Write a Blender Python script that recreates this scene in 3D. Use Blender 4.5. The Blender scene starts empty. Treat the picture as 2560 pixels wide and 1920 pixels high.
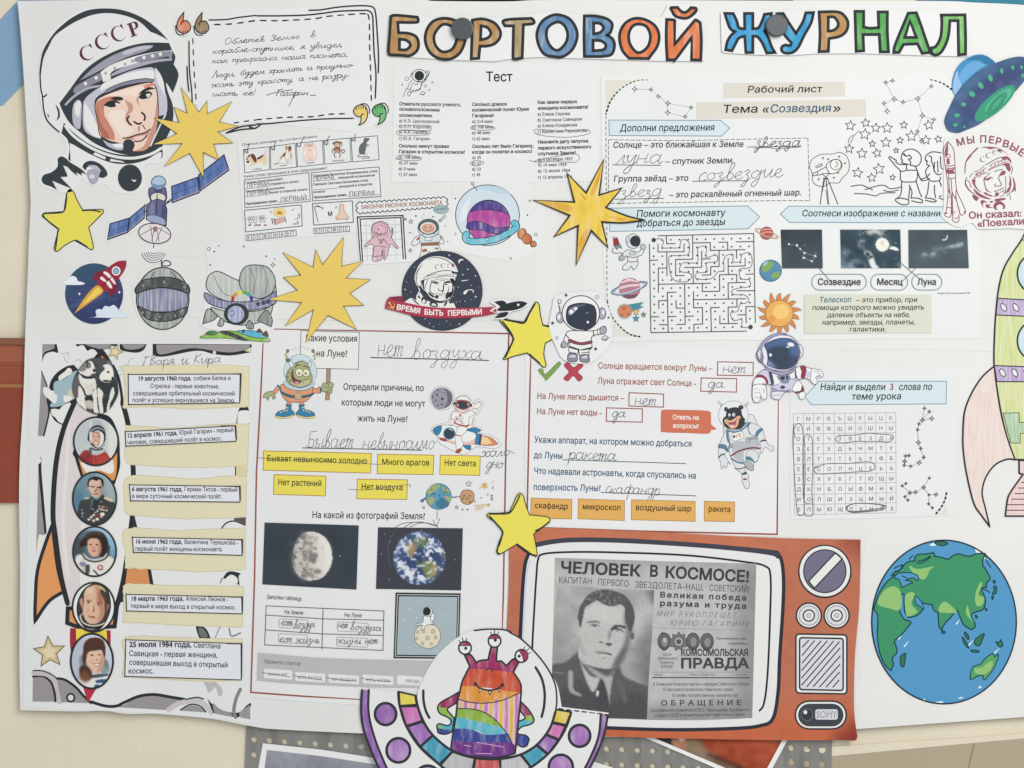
import bpy, math, random
import numpy as np
from mathutils import Vector
from mathutils.geometry import tessellate_polygon, delaunay_2d_cdt

# ------------------------------------------------------------------ scene, camera, light
scene = bpy.context.scene
COL = scene.collection
PX, CX, CY, Z0 = 0.0005, 1280.0, 960.0, 1.4      # one photograph pixel = half a millimetre of poster
CAM_D = 2.1
cam = bpy.data.objects.new('camera', bpy.data.cameras.new('camera'))
COL.objects.link(cam)
cam.location = (0, -CAM_D - 0.011, Z0)
cam.rotation_euler = (math.radians(90), 0, 0)
cam.data.sensor_width = 36
cam.data.lens = 36 * CAM_D / (2560 * PX)
cam.data.clip_start = 0.05
cam.data.clip_end = 50
scene.camera = cam

world = bpy.data.worlds.new('World')
scene.world = world
world.use_nodes = True
world.node_tree.nodes['Background'].inputs['Color'].default_value = (0.97, 0.985, 1.0, 1)
world.node_tree.nodes['Background'].inputs['Strength'].default_value = 0.60
# daylight from a window up to the right of the poster
la = bpy.data.lights.new('window_light', 'AREA')
la.shape = 'RECTANGLE'
la.size, la.size_y = 1.5, 1.9
la.energy = 64
la.color = (1.0, 0.99, 0.97)
lo = bpy.data.objects.new('window_light', la)
COL.objects.link(lo)
lo.location = (1.55, -2.5, 2.75)
lo.rotation_euler = (Vector((0.1, 0, 1.35)) - Vector(lo.location)).to_track_quat('-Z', 'Y').to_euler()

scene.view_settings.view_transform = 'Standard'
scene.view_settings.look = 'None'
scene.view_settings.exposure = 0.11
scene.view_settings.gamma = 1
scene.view_settings.use_curve_mapping = False
scene.cycles.max_bounces = 4

# ------------------------------------------------------------------ materials
INK, INK2, PAP = '#34383b', '#3f474b', '#d9d9d3'

def ink_density(lum):
    return 0.76 + 0.24 * np.minimum(1.0, lum / 0.55)

def lin(h):
    h = h.lstrip('#')
    o = []
    for i in (0, 2, 4):
        c = int(h[i:i + 2], 16) / 255
        o.append(c / 12.92 if c <= 0.04045 else ((c + 0.055) / 1.055) ** 2.4)
    k = ink_density(0.3 * o[0] + 0.6 * o[1] + 0.1 * o[2])
    return [x * k for x in o]

MATS = {}
def mat(key):
    """'#rrggbb' printed ink; a letter after it: m felt pen, c coloured pencil, w paper, s smooth plastic, v colours held by the mesh"""
    if key in MATS:
        return MATS[key]
    hexa, kind = key[:7], key[7:]
    m = bpy.data.materials.new('ink_' + key[1:])
    m.use_nodes = True
    nt = m.node_tree
    b = nt.nodes['Principled BSDF']
    b.inputs['Roughness'].default_value = 0.62
    b.inputs['Specular IOR Level'].default_value = 0.12
    N = lambda t: nt.nodes.new(t)
    L = nt.links.new
    tc = N('ShaderNodeTexCoord')
    if kind == 'v':
        at = N('ShaderNodeAttribute'); at.attribute_name = 'pigment'
        L(at.outputs['Color'], b.inputs['Base Color'])
        MATS[key] = m
        return m
    c = lin(hexa)
    def noise(scale, detail=2, stretch=None, rot=0):
        n = N('ShaderNodeTexNoise'); n.inputs['Scale'].default_value = scale; n.inputs['Detail'].default_value = detail
        mp = N('ShaderNodeMapping')
        if stretch: mp.inputs['Scale'].default_value = stretch
        mp.inputs['Rotation'].default_value = (0, rot, 0)
        L(tc.outputs['Object'], mp.inputs['Vector']); L(mp.outputs['Vector'], n.inputs['Vector'])
        return n
    def ramp(n, stops):
        r = N('ShaderNodeValToRGB')
        el = r.color_ramp.elements
        while len(el) < len(stops): el.new(0.5)
        for e, (p, col) in zip(el, stops):
            e.position = p; e.color = (*col, 1)
        L(n.outputs['Fac'], r.inputs['Fac'])
        return r
    mix = lambda a, k, t: [x * (1 - t) + y * t for x, y in zip(a, k)]
    pw = lin(PAP)
    if kind == 'm':
        rg = random.Random(key)
        n = noise(1, 4, (130, 130, 34), rg.uniform(-.5, .5))
        r = ramp(n, [(0.30, [x * 0.84 for x in c]), (0.47, c), (0.60, mix(c, pw, .13)), (0.74, mix(c, pw, .45))])
        L(r.outputs['Color'], b.inputs['Base Color'])
    elif kind == 'c':
        rg = random.Random(key)
        n = noise(1, 5, (420, 420, 26), rg.uniform(.05, .5))
        r = ramp(n, [(0.33, [x * 0.9 for x in c]), (0.5, mix(c, pw, .18)), (0.70, mix(c, pw, .65))])
        L(r.outputs['Color'], b.inputs['Base Color'])
    elif kind == 'w':
        if min(c) > 0.6: c = [c[0] * .995, c[1], min(1, c[2] * 1.035)]
        n = noise(7, 3)
        r = ramp(n, [(0.3, [x * 0.955 for x in c]), (0.7, c)])
        L(r.outputs['Color'], b.inputs['Base Color'])
        b.inputs['Roughness'].default_value = 0.8
        n2 = noise(3.2, 2)
        bp = N('ShaderNodeBump'); bp.inputs['Strength'].default_value = 0.5; bp.inputs['Distance'].default_value = 0.035
        L(n2.outputs['Fac'], bp.inputs['Height']); L(bp.outputs['Normal'], b.inputs['Normal'])
    elif kind == 'p':
        n = noise(9, 4)
        r = ramp(n, [(0.3, [x * 0.93 for x in c]), (0.62, c), (0.8, [min(1, x * 1.04) for x in c])])
        L(r.outputs['Color'], b.inputs['Base Color'])
        b.inputs['Roughness'].default_value = 0.6
        n2 = noise(170, 4)
        bp = N('ShaderNodeBump'); bp.inputs['Strength'].default_value = 0.5; bp.inputs['Distance'].default_value = 0.0015
        L(n2.outputs['Fac'], bp.inputs['Height']); L(bp.outputs['Normal'], b.inputs['Normal'])
    elif kind == 'g':
        n = noise(1, 6, (60, 60, 14), .2)
        r = ramp(n, [(0.30, [x * 0.74 for x in c]), (0.5, c), (0.72, [min(1, x * 1.12) for x in c])])
        L(r.outputs['Color'], b.inputs['Base Color'])
        b.inputs['Metallic'].default_value = 0.25; b.inputs['Roughness'].default_value = 0.45
    elif kind == 's':
        b.inputs['Base Color'].default_value = (*c, 1)
        b.inputs['Roughness'].default_value = 0.3
        b.inputs['Specular IOR Level'].default_value = 0.4
    else:
        n = noise(900, 2)
        r = ramp(n, [(0.3, [x * 0.965 for x in c]), (0.7, [min(1, x * 1.03) for x in c])])
        L(r.outputs['Color'], b.inputs['Base Color'])
    MATS[key] = m
    return m

# ------------------------------------------------------------------ things, parts, drawing
OX = OY = 0.0
SC = 1.0
YM = lambda y: y
def T(x0, y0, w=640):
    """following coordinates are measured on an enlargement (2212 wide) of the region that starts at x0, y0 and is w wide"""
    global OX, OY, SC
    OX, OY, SC = x0, y0, w / 2212.0
def NATIVE():
    T(0, 0, 2212)

THINGS = []
TH = PT = None
STEP = 2.5e-6

class Part:
    def __init__(s, name, parent=None, label=None):
        s.name, s.parent, s.label = name, parent, label
        s.v, s.f, s.fm, s.mats, s.col = [], [], [], [], {}
    def mi(s, key):
        if key not in s.mats: s.mats.append(key)
        return s.mats.index(key)
    def add(s, pts, faces, key):
        o = len(s.v); k = s.mi(key)
        s.v.extend(pts)
        for f in faces:
            s.f.append([i + o for i in f]); s.fm.append(k)

class Thing:
    def __init__(s, name, label, cat, depth, group=None, kind=None):
        global TH, PT
        s.name, s.label, s.cat, s.group, s.kind = name, label, cat, group, kind
        if 10.6 <= depth <= 11.45: depth = 10 + (depth - 10) * 0.5      # sheets glued flat on the poster
        s.d, s.lay, s.parts = depth / 1000.0, 0, []
        THINGS.append(s); TH = s; PT = None
    def y(s):
        s.lay += 1
        return -(s.d + s.lay * STEP)

def part(name, parent=None, label=None):
    global PT
    PT = Part(name, parent, label)
    TH.parts.append(PT)
    return PT
def into(p):
    global PT
    PT = p

def pts(s):
    """'x y x y! ...' in enlargement units -> list of (px, py, corner); '!' marks a corner"""
    if not isinstance(s, str):
        return [(OX + p[0] * SC, OY + p[1] * SC, len(p) > 2 and p[2]) for p in s]
    t = s.split()
    return [(OX + float(t[i]) * SC, OY + YM(float(t[i + 1].rstrip('!'))) * SC, t[i + 1].endswith('!')) for i in range(0, len(t) - 1, 2)]

def smooth(p, closed):
    n = len(p)
    if n < 3: return [(a[0], a[1]) for a in p]
    out = []
    for i in range(n if closed else n - 1):
        b, c = p[i], p[(i + 1) % n]
        a = p[i - 1] if (closed or i > 0) else b
        d = p[(i + 2) % n] if (closed or i + 2 < n) else c
        if b[2]: a = b
        if c[2]: d = c
        L = math.hypot(c[0] - b[0], c[1] - b[1])
        k = 1 if (b[2] and c[2]) else max(2, min(8, int(L / 3.5) + 1))
        for j in range(k):
            t = j / k
            q = []
            for m in (0, 1):
                q.append(0.5 * (2 * b[m] + (c[m] - a[m]) * t + (2 * a[m] - 5 * b[m] + 4 * c[m] - d[m]) * t * t + (3 * b[m] - a[m] - 3 * c[m] + d[m]) * t ** 3))
            out.append(tuple(q))
    if not closed: out.append((p[-1][0], p[-1][1]))
    return out

def path(s, closed, sm):
    p = pts(s)
    return smooth(p, closed) if sm else [(a[0], a[1]) for a in p]

def W3(q, y):
    return ((q[0] - CX) * PX, y, (CY - q[1]) * PX + Z0)

def fillpts(p, key, holes=(), y=None):
    y = TH.y() if y is None else y
    loops = [p] + list(holes)
    tri = tessellate_polygon([[Vector((a[0], a[1], 0)) for a in lp] for lp in loops])
    allp = [W3(a, y) for lp in loops for a in lp]
    fs = []
    flat = [a for lp in loops for a in lp]
    for t in tri:
        a, b, c = (flat[i] for i in t)
        area = (b[0] - a[0]) * (c[1] - a[1]) - (b[1] - a[1]) * (c[0] - a[0])
        fs.append(t if area < 0 else t[::-1])
    PT.add(allp, fs, key)

def strokepts(p, key, w, closed=False, taper=0, y=None):
    """w in photograph pixels"""
    q = [p[0]]
    for a in p[1:]:
        if math.hypot(a[0] - q[-1][0], a[1] - q[-1][1]) > 0.05: q.append(a)
    if closed and len(q) > 2 and math.hypot(q[0][0] - q[-1][0], q[0][1] - q[-1][1]) < 0.05: q.pop()
    n = len(q)
    if n < 2: return
    y = TH.y() if y is None else y
    vs, fs = [], []
    def unit(a, b):
        dx, dy = b[0] - a[0], b[1] - a[1]; L = math.hypot(dx, dy) or 1
        return dx / L, dy / L
    if not closed:
        d0, d1 = unit(q[1], q[0]), unit(q[-2], q[-1])
        cap = w * 0.28
        q[0] = (q[0][0] + d0[0] * cap, q[0][1] + d0[1] * cap)
        q[-1] = (q[-1][0] + d1[0] * cap, q[-1][1] + d1[1] * cap)
    for i in range(n):
        a = q[i - 1] if (closed or i) else None
        c = q[(i + 1) % n] if (closed or i < n - 1) else None
        u = unit(a, q[i]) if a else unit(q[i], c)
        v = unit(q[i], c) if c else u
        nx, ny = -(u[1] + v[1]), u[0] + v[0]
        L = math.hypot(nx, ny)
        if L < 0.3: nx, ny, L = -u[1], u[0], 1.0
        nx, ny = nx / L, ny / L
        cs = max(0.45, nx * -u[1] + ny * u[0])
        hw = w / 2 / cs
        if not closed:
            t = i / (n - 1)
            if taper == 1: hw *= max(0.12, 1 - abs(2 * t - 1) ** 2)
            elif taper == 2: hw *= max(0.12, 1 - t)
            elif w > 3 and i in (0, n - 1): hw *= 0.6
        yy = y - i * 4e-9
        vs += [W3((q[i][0] + nx * hw, q[i][1] + ny * hw), yy), W3((q[i][0] - nx * hw, q[i][1] - ny * hw), yy)]
    for i in range(n if closed else n - 1):
        j = (i + 1) % n
        fs.append((2 * i, 2 * j, 2 * j + 1, 2 * i + 1))
    PT.add(vs, fs, key)

def f(key, s, w=0, oc=INK, sm=1):
    p = path(s, True, sm)
    if key: fillpts(p, key)
    if w: strokepts(p, oc, w * SC, True)
def l(key, w, s, sm=1, taper=0, closed=False):
    strokepts(path(s, closed, sm), key, w * SC, closed, taper)
def ll(key, w, *ss, sm=1, taper=0):
    for s in ss: l(key, w, s, sm, taper)
def ell(cx, cy, rx, ry, rot=0, n=None, a0=0, a1=360):
    n = n or max(10, min(72, int(math.sqrt(max(rx, ry) * SC) * 6)))
    c, s_ = math.cos(math.radians(rot)), math.sin(math.radians(rot))
    out = []
    full = abs(a1 - a0) >= 360
    for i in range(n if full else n + 1):
        t = math.radians(a0 + (a1 - a0) * i / n)
        x, y = rx * math.cos(t), ry * math.sin(t)
        out.append((OX + (cx + x * c - y * s_) * SC, OY + (cy + x * s_ + y * c) * SC))
    return out
def e(key, cx, cy, rx, ry=None, w=0, oc=INK, rot=0):
    p = ell(cx, cy, rx, ry or rx, rot)
    if key: fillpts(p, key)
    if w: strokepts(p, oc, w * SC, True)
def arc(key, w, cx, cy, rx, ry, a0, a1, rot=0, taper=0):
    strokepts(ell(cx, cy, rx, ry, rot, None, a0, a1), key, w * SC, False, taper)
def r(key, x0, y0, x1, y1, w=0, oc=INK):
    f(key, [(x0, y0), (x1, y0), (x1, y1), (x0, y1)], w, oc, 0)
def rr(key, x0, y0, x1, y1, rad, w=0, oc=INK, sk=0):
    """rounded rectangle, sk = drop of the right end"""
    P = []
    for cx, cy, a in ((x1 - rad, y0 + rad, -90), (x1 - rad, y1 - rad, 0), (x0 + rad, y1 - rad, 90), (x0 + rad, y0 + rad, 180)):
        for k in range(6):
            t = math.radians(a + 18 * k)
            x, y = cx + rad * math.cos(t), cy + rad * math.sin(t)
            P.append((x, y + sk * (x - x0) / (x1 - x0)))
    f(key, P, w, oc, 0)
def star(cx, cy, R, k=5, q=0.42, rot=-90):
    return [(cx + (R if i % 2 == 0 else R * q) * math.cos(math.radians(rot + 180 * i / k)), cy + (R if i % 2 == 0 else R * q) * math.sin(math.radians(rot + 180 * i / k))) for i in range(2 * k)]
def dash(key, w, s, on, off, sm=1, w2=None):
    p = path(s, False, sm)
    on, off = on * SC, off * SC
    seg, cur, draw, left = [], [p[0]], True, on
    for a, b in zip(p, p[1:]):
        L = math.hypot(b[0] - a[0], b[1] - a[1]); t = 0
        while L - t > left:
            t += left
            q = (a[0] + (b[0] - a[0]) * t / L, a[1] + (b[1] - a[1]) * t / L)
            if draw:
                cur.append(q); seg.append(cur)
            cur = [q]; draw = not draw; left = on if draw else off
        left -= L - t
        cur.append(b)
    if draw and len(cur) > 1: seg.append(cur)
    y = TH.y()
    for i, c in enumerate(seg):
        strokepts(c, key, (w if w2 is None else w + (w2 - w) * i / max(1, len(seg) - 1)) * SC, y=y)

def sheet(key, s, th=0.6, sm=1, edge=None):
    """a sheet of paper: front face, rim and back; th millimetres"""
    p = path(s, True, sm)
    fillpts(p, key)
    y0 = -(TH.d + TH.lay * STEP); y1 = y0 + th / 1000
    n = len(p)
    vs = [W3(a, y0) for a in p] + [W3(a, y1) for a in p]
    A = sum(p[i][0] * p[(i + 1) % n][1] - p[(i + 1) % n][0] * p[i][1] for i in range(n))
    fs = [(i, i + n, (i + 1) % n + n, (i + 1) % n) for i in range(n)]
    if A < 0: fs = [q[::-1] for q in fs]
    PT.add(vs, fs, edge or key)
    tri = tessellate_polygon([[Vector((a[0], a[1], 0)) for a in p]])
    PT.add([W3(a, y1) for a in p], list(tri), edge or key)

# ------------------------------------------------------------------ lettering
GLYPH = {}
BOLD = {0: 0.0, 1: 0.016, 2: 0.034, -1: -0.012}
def union_fill(v, ed, off=0.0):
    """triangles of everything the (possibly overlapping) outlines of a letter enclose"""
    nx = {}
    for a, b in ed: nx.setdefault(a, []).append(b); nx.setdefault(b, []).append(a)
    seen, loops = set(), []
    for s0 in sorted(nx):
        if s0 in seen: continue
        lp, cur = [], min(nx[s0], key=lambda k: (k != s0 + 1, k))
        lp.append(s0); seen.add(s0)
        while cur not in seen:
            lp.append(cur); seen.add(cur)
            n2 = [k for k in nx[cur] if k not in seen]
            if not n2: break
            cur = n2[0]
        if len(lp) > 2: loops.append([v[i] for i in lp])
    if off and loops:
        area = lambda lp: sum(a[0] * b[1] - b[0] * a[1] for a, b in zip(lp, lp[1:] + lp[:1]))
        sg = 1 if area(max(loops, key=lambda q: abs(area(q)))) > 0 else -1
        for k, lp in enumerate(loops):
            lp = [p for i, p in enumerate(lp) if math.hypot(p[0] - lp[i - 1][0], p[1] - lp[i - 1][1]) > 1e-5]
            q = []
            for i, p in enumerate(lp):
                a, c = lp[i - 1], lp[(i + 1) % len(lp)]
                u = Vector((p[0] - a[0], p[1] - a[1])).normalized(); w = Vector((c[0] - p[0], c[1] - p[1])).normalized()
                n = Vector((u.y + w.y, -u.x - w.x))
                if n.length < .2: n = Vector((u.y, -u.x))
                n.normalize(); m = off * sg / max(.6, n.dot(Vector((u.y, -u.x))))
                q.append((p[0] + n.x * m, p[1] + n.y * m))
            loops[k] = q
    co = [Vector(p) for lp in loops for p in lp]
    E, o = [], 0
    for lp in loops:
        E += [(o + i, o + (i + 1) % len(lp)) for i in range(len(lp))]; o += len(lp)
    V, _, F, *_r = delaunay_2d_cdt(co, E, [], 0, 1e-5)
    out = []
    for t in F:
        cx, cy = sum(V[i].x for i in t) / 3, sum(V[i].y for i in t) / 3
        w = 0
        for lp in loops:
            for (xa, ya), (xb, yb) in zip(lp, lp[1:] + lp[:1]):
                if (ya <= cy) != (yb <= cy):
                    if (xb - xa) * (cy - ya) / (yb - ya) + xa > cx: w += 1 if yb > ya else -1
        if w:
            a, b, c = (V[i] for i in t)
            out.append(tuple(t) if (b - a).cross(c - a) > 0 else tuple(t)[::-1])
    return [(p.x, p.y) for p in V], out

def make_glyphs():
    chars = sorted(set('АБВГДЕЁЖЗИЙКЛМНОПРСТУФХЦЧШЩЪЫЬЭЮЯабвгдеёжзийклмнопрстуфхцчшщъыьэюя0123456789.,!?:;-–—«»()+/№SOMYhtpsvkcomae0167'))
    tmp = []
    for ch in chars + ['|']:
        for bk in (0,):
            for body, tag in ((ch, 0), (ch + '|', 1)):
                cu = bpy.data.curves.new('g', 'FONT'); cu.body = body; cu.size = 40; cu.resolution_u = 3
                cu.fill_mode = 'NONE'
                ob = bpy.data.objects.new('g', cu); COL.objects.link(ob)
                tmp.append((ch, bk, tag, ob))
    dg = bpy.context.evaluated_depsgraph_get(); dg.update()
    raw = {}
    for ch, bk, tag, ob in tmp:
        ev = ob.evaluated_get(dg); me = ev.to_mesh()
        raw[(ch, bk, tag)] = ([(v.co[0] / 40, v.co[1] / 40) for v in me.vertices], [tuple(q.vertices) for q in me.edges])
        ev.to_mesh_clear()
    bar = max(v[0] for v in raw[('|', 0, 0)][0])
    for ch in chars:
        adv = max(v[0] for v in raw[(ch, 0, 1)][0]) - bar
        for bk in BOLD: GLYPH[(ch, bk)] = (adv, *union_fill(*raw[(ch, 0, 0)], BOLD[bk]))
    for *_, ob in tmp:
        cu = ob.data
        bpy.data.objects.remove(ob); bpy.data.curves.remove(cu)
make_glyphs()
CAPH = max(v[1] for v in GLYPH[('Н', 0)][1])

def txt(key, s, x0, y0, x1=None, y1=None, h=30, b=0, sh=0, sp=0.0, stagger=0):
    """printed line from baseline start x0,y0 to baseline end x1,y1; h capital height; enlargement units"""
    adv = [(GLYPH[(c, b)][0] if c != ' ' else 0.27) + sp for c in s]
    A = sum(adv) - sp
    if y1 is None: y1 = y0
    sy = h / CAPH
    if x1 is None: x1 = x0 + A * sy
    L = math.hypot(x1 - x0, y1 - y0)
    ux, uy = (x1 - x0) / L, (y1 - y0) / L
    sx = L / A
    y = TH.y()
    vs, fs, cur = [], [], 0.0
    rg = random.Random(s)
    for c, a in zip(s, adv):
        if c != ' ':
            _, gv, gf = GLYPH[(c, b)]
            o = len(vs)
            dy = rg.uniform(-stagger, stagger) if stagger else 0
            for gx, gy in gv:
                gy = gy * sy + dy
                X = (cur + gx) * sx + gy * sh
                vs.append(W3((OX + (x0 + X * ux + gy * uy) * SC, OY + (y0 + X * uy - gy * ux) * SC), y))
            fs += [tuple(i + o for i in q) for q in gf]
        cur += a
    PT.add(vs, fs, key)
def tx(key, h, rows, b=0, sh=0, sp=0.0):
    for q in rows: txt(key, *q, h=h, b=b, sh=sh, sp=sp)

HW = {}
def _hw(t):
    for row in t.strip().split('\n'):
        ch, adv, d = row.split('|')
        HW[ch] = (float(adv), [[float(x) for x in st.split()] for st in d.split(';')])
_hw('''а|1.08|.75 .8 .45 1 .1 .7 .1 .25 .4 0 .75 .4 .85 1 .8 .3 .95 0 1.15 .2
б|1|.5 .95 .85 .5 .5 0 .15 .4 .3 1.2 .6 1.6 1 1.75
в|.92|0 .1 .3 .6 .6 1.7 .4 2 .25 1.5 .3 .2 .6 0 .8 .4 .5 .8 .3 .7
г|.7|0 .7 .2 1 .45 .9 .3 .3 .4 0 .7 .2
д|1|.75 .8 .45 1 .1 .7 .1 .25 .4 0 .75 .5 .85 1 .75 -.6 .45 -1 .3 -.6 .9 .1
е|.82|0 .3 .5 .55 .65 .9 .4 1 .15 .6 .25 .1 .6 0 .9 .25
ё|.82|0 .3 .5 .55 .65 .9 .4 1 .15 .6 .25 .1 .6 0 .9 .25;.2 1.4 .22 1.48;.5 1.4 .52 1.48
ж|1.45|0 .9 .3 .9 .3 .2 .05 .05;.75 1 .72 0;1.4 .95 1.1 .9 .75 .5 1.1 .1 1.45 .1;.35 .55 .75 .5
з|.75|.05 .8 .35 1 .5 .75 .25 .5 .55 .2 .4 -.8 .1 -.9 .2 -.5 .8 .1
и|1.1|0 .6 .2 1 .2 .2 .4 0 .75 .6 .85 1 .8 .2 1 0 1.2 .3
й|1.1|0 .6 .2 1 .2 .2 .4 0 .75 .6 .85 1 .8 .2 1 0 1.2 .3;.3 1.5 .5 1.3 .8 1.5
к|.85|.1 1 .1 0;.7 1 .3 .55 .1 .5;.3 .55 .6 .05 .85 .15
л|.75|0 .05 .15 .05 .5 1 .55 .1 .8 .2
м|1.2|0 .05 .15 .05 .4 1 .6 .1 .95 1 1 .1 1.25 .2
н|1|.1 1 .1 0;.1 .5 .75 .5;.8 1 .75 .1 1 .2
о|.92|.5 1 .1 .6 .35 0 .8 .4 .6 .95 .75 .8 1 .85
п|.85|0 .7 .15 1 .15 0 .15 .6 .5 1 .65 .8 .6 .1 .9 .2
р|.85|0 .6 .15 1 .1 -1 .15 .6 .5 1 .75 .6 .55 0 .25 .1 .6 0 .9 .2
с|.75|.7 .85 .4 1 .1 .5 .35 0 .8 .25
т|1.08|0 .7 .15 1 .15 0 .2 .7 .4 1 .5 .9 .5 0 .55 .7 .8 1 .9 .8 .85 .1 1.1 .2
у|.85|0 .7 .15 1 .15 .4 .4 .2 .7 1 .55 -.7 .25 -1 .15 -.6 .9 .2
ф|1.4|.75 .85 .45 1 .1 .5 .4 0 .75 .5 .8 1.4 .75 -1;.8 .6 1.1 1 1.4 .5 1.1 0 .8 .3
х|.92|0 .8 .3 1 .45 .5 .7 0 .95 .2;.9 .95 .6 .8 .3 .1 0 .1
ч|.85|0 .7 .15 1 .2 .5 .5 .5 .7 1 .65 .1 .9 .2
ш|1.15|0 .7 .15 1 .15 .1 .5 .2 .55 1 .55 .1 .9 .2 .95 1 .95 .1 1.2 .2
щ|1.2|0 .7 .15 1 .15 .1 .5 .2 .55 1 .55 .1 .9 .2 .95 1 .95 .1 1.1 -.3 1 -.4 1.2 .2
ь|.65|0 .7 .15 1 .15 .1 .45 0 .6 .35 .2 .5
ы|1.1|0 .7 .15 1 .15 .1 .45 0 .6 .35 .2 .5;.95 1 .9 .1 1.15 .2
э|.8|.1 .85 .4 1 .7 .5 .4 0 .05 .15;.3 .5 .7 .5
ю|1.1|.05 1 .05 0;.05 .5 .4 .5;.7 1 .4 .5 .7 0 1 .5 .7 1
я|1|.75 1 .4 1 .2 .75 .4 .5 .7 .5 .2 .1 0 0;.75 1 .7 .1 1 .2
О|1.2|.6 2 .1 1.2 .4 0 1.1 .6 .9 1.8 .5 1.9
З|1|.1 1.7 .5 2 .8 1.5 .4 1.05 .85 .5 .5 0 .05 .3
Л|1.1|0 .1 .2 .1 .7 2 .9 .1 1.1 .1
Б|1.1|.2 1.8 .3 .2;.1 1.9 1 2.05;.3 1 .8 1 .85 .2 .3 .05 .05 .3
Г|1|.2 0 .4 1.8;0 1.7 1.2 2
В|1|.2 0 .3 2 .8 1.8 .35 1.1 .8 .5 .2 0
К|1|.2 2 .1 0;.9 2 .2 1 .9 0
,|.4|.1 .1 .05 -.3
.|.4|.1 0 .12 .08
-|.6|.05 .5 .5 .52
—|1.4|.05 .4 1.3 .45
!|.5|.2 2 .15 .6;.14 .1 .15 .0''')
def hand(key, s, x0, y0, x1, y1=None, h=30, w=5, sl=0.25):
    """handwriting: baseline from x0,y0 to x1,y1, h height of small letters, w pen width, sl slant"""
    if y1 is None: y1 = y0
    A = sum(HW[c][0] if c != ' ' else 0.8 for c in s)
    L = math.hypot(x1 - x0, y1 - y0); ux, uy = (x1 - x0) / L, (y1 - y0) / L
    sx = L / A
    rg = random.Random(s)
    cur, yh = 0.0, TH.y()
    for c in s:
        if c == ' ':
            cur += 0.8; continue
        adv, sts = HW[c]
        k, dy, dsl = rg.uniform(.9, 1.12), rg.uniform(-.06, .06), rg.uniform(-.08, .08)
        for st in sts:
            q = []
            for i in range(0, len(st), 2):
                gx, gy = st[i] + rg.uniform(-.04, .04), (st[i + 1] * k + dy + rg.uniform(-.04, .04)) * h
                X = (cur + gx) * sx + gy * (sl + dsl)
                q.append((OX + (x0 + X * ux + gy * uy) * SC, OY + (y0 + X * uy - gy * ux) * SC, False))
            strokepts(smooth(q, False), key, w * SC * rg.uniform(.85, 1.15), y=yh)
        cur += adv

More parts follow.
